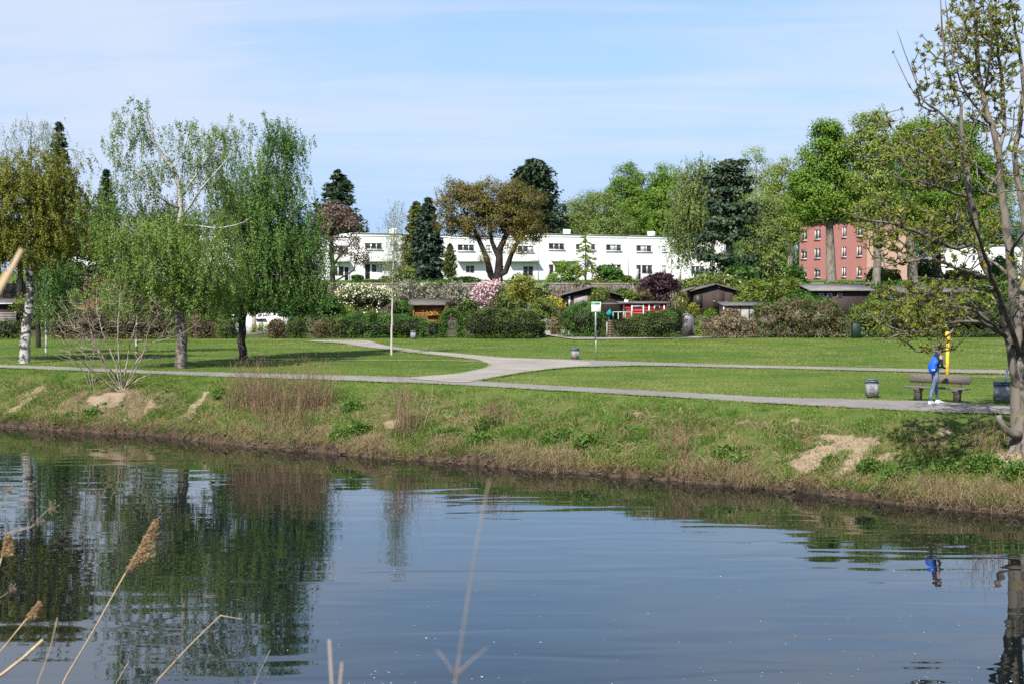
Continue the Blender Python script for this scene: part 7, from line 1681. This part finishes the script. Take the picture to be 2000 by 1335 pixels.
W_ = place(bv); F3_ = [f for f in bf if len(f) == 3]; F4_ = [f for f in bf if len(f) == 4]; i3 = [k for f, k in zip(bf, idx) if len(f) == 3]; i4 = [k for f, k in zip(bf, idx) if len(f) == 4]
mesh_np('body', W_, [np.array(q) for q in (F3_, F4_) if q], [M_SKIN, M_JEANS, M_TOP], pe, smooth=True, mat_idx=i3 + i4)
def ell(c, R, k=10, l=14):
    u, v = np.meshgrid(np.linspace(.001, PI - .001, k), np.arange(l) * 2 * PI / l, indexing='ij'); V = np.stack([np.sin(u) * np.cos(v), np.sin(u) * np.sin(v), np.cos(u)], -1).reshape(-1, 3) * np.array(R) + np.array(c)
    i = np.arange(k - 1)[:, None] * l; j = np.arange(l)[None]; return V, np.stack([i + j, i + l + j, i + l + (j + 1) % l, i + (j + 1) % l], -1).reshape(-1, 4)
m = MB(); V, F = ell((.175, 0, 1.735), (.125, .098, .105)); V[:, 0] -= np.clip(V[:, 2] - 1.70, -1, 0) * -.25; V[:, 2] = np.where(V[:, 0] > .22, np.maximum(V[:, 2], 1.735), V[:, 2]); m.addn(place(V), F)
V, F = ell((.07, 0, 1.62), (.085, .075, .10)); m.addn(place(V), F); V, F = ell((.045, -.02, 1.50), (.05, .05, .11)); m.addn(place(V), F); m.build('hair', M_HAIR, pe, smooth=True)
for s in (-1, 1):
    fx = -.23 if s < 0 else .16; m = MB()
    prof = [(-.075, 0), (.215, 0), (.225, .03), (.19, .06), (.10, .085), (.05, .12), (-.05, .12), (-.08, .06)]
    P_ = np.array([[fx + u, s * .095 + sd_ * (.046 if u < .05 else .05 - .012 * (u > .2)), z_ - .016] for sd_ in (-1, 1) for u, z_ in prof]); n_ = len(prof)
    m.add(place(P_), [tuple(range(n_)), tuple(range(2 * n_ - 1, n_ - 1, -1))] + [(i, n_ + i, n_ + (i + 1) % n_, (i + 1) % n_) for i in range(n_)]); m.build('shoe', M_SHOE, pe)
    m = MB(); V, F = ell((.287, s * .038, 1.675), (.010, .012, .008), 6, 8); m.addn(place(V), F); m.build('eye', M_HAIR, pe)
    m = MB(); V, F = ell((.185, s * .082, 1.655), (.020, .010, .030), 6, 8); m.addn(place(V), F); m.build('ear', M_SKIN, pe)
# the blue bag on the back
bgn = thing('backpack', 'bright blue drawstring backpack worn by the person', 'bag', (pp[0], pp[1], LEVEL + 1.0))
V, F = ell((-.105, -.02, 1.17), (.125, .175, .27), 16, 20); V[:, 0] += .03 * np.where(V[:, 2] < 1.1, -1, 0) * np.clip((1.1 - V[:, 2]) / .15, 0, 1); V[:, 1] += .02 * np.sin(V[:, 2] * 23); V[:, 0] += .10 * np.clip((V[:, 2] - 1.15) / .3, 0, 1); wr = .012 * np.sin(V[:, 1] * 60) * np.clip((V[:, 2] - 1.2) / .2, 0, 1); V[:, 0] += wr
sq = np.clip((V[:, 2] - 1.28) / .17, 0, 1); V[:, 1] *= 1 - .45 * sq
m = MB(); m.addn(place(V), F); m.build('sack', M_BAG, bgn, smooth=True)
for s in (-1, 1):
    m = MB(); m.tube(place([(-.04, s * .05, 1.44), (.05, s * .10, 1.525), (.17, s * .12, 1.42), (.17, s * .15, 1.22), (.06, s * .17, 1.02), (-.05, s * .14, .98)]), [.012] * 6, 6); m.build('cord', M_BAG, bgn)
m = MB()
for u in (-.03, .02): c_ = place([(-.185, -.17 + u * 1.6, 1.03)])[0]; m.box(c_, (.03, .03, .05), rz=.5)
m.build('logo', M_INK_W, bgn)

# ================================================================ ducks resting on the bank
M_DUCK = plain('duck_brown', (0.16, 0.105, 0.06), (0.085, 0.055, 0.035), rough=.8, scale=30); M_DUCKP = plain('duck_pale', (0.38, 0.34, 0.29), (0.2, 0.17, 0.14), rough=.8, scale=30); M_BILL = plain('duck_bill', (0.35, 0.22, 0.05), rough=.5)
def duck(label, px, py, rz, mat, mat2):
    p = hit(px, py); t = thing('duck', label, 'duck', p, group='ducks resting on the bank'); ca, sa = math.cos(rz), math.sin(rz)
    def pl_(V): V = np.atleast_2d(np.asarray(V, float)); return np.stack([V[:, 0] * ca - V[:, 1] * sa, V[:, 0] * sa + V[:, 1] * ca, V[:, 2]], 1) + p
    V, F = ell((0, 0, .09), (.20, .10, .095), 10, 12); V[:, 2] += .05 * np.clip(-V[:, 0] - .08, 0, 1); m = MB(); m.addn(pl_(V), F)
    V, F = ell((.16, 0, .20), (.055, .045, .05), 8, 10); m.addn(pl_(V), F); m.tube(pl_([(.12, 0, .11), (.15, 0, .19)]), [.05, .04], 8); m.build('body', mat, t, smooth=True)
    m = MB(); V, F = ell((.225, 0, .19), (.035, .017, .010), 6, 8); m.addn(pl_(V), F); m.build('bill', M_BILL, t, smooth=True)
    for s in (-1, 1): m = MB(); V, F = ell((-.03, s * .085, .11), (.15, .022, .06), 7, 9); m.addn(pl_(V), F); m.build('wing', mat2, t, smooth=True)
    m = MB(); m.prism([(-.26, .14), (-.17, .09), (-.17, .13)], [ca, sa, 0], UZ, [-sa, ca, 0], p + np.array([sa * .03, -ca * .03, 0]), .06); m.build('tail', mat2, t)
duck('brown duck sitting in the grass on the bank below the bench', 1817, 874, 2.8, M_DUCK, M_DUCK)
duck('pale duck resting at the left waterline below the leafless bush', 236, 831, .3, M_DUCKP, M_DUCK)
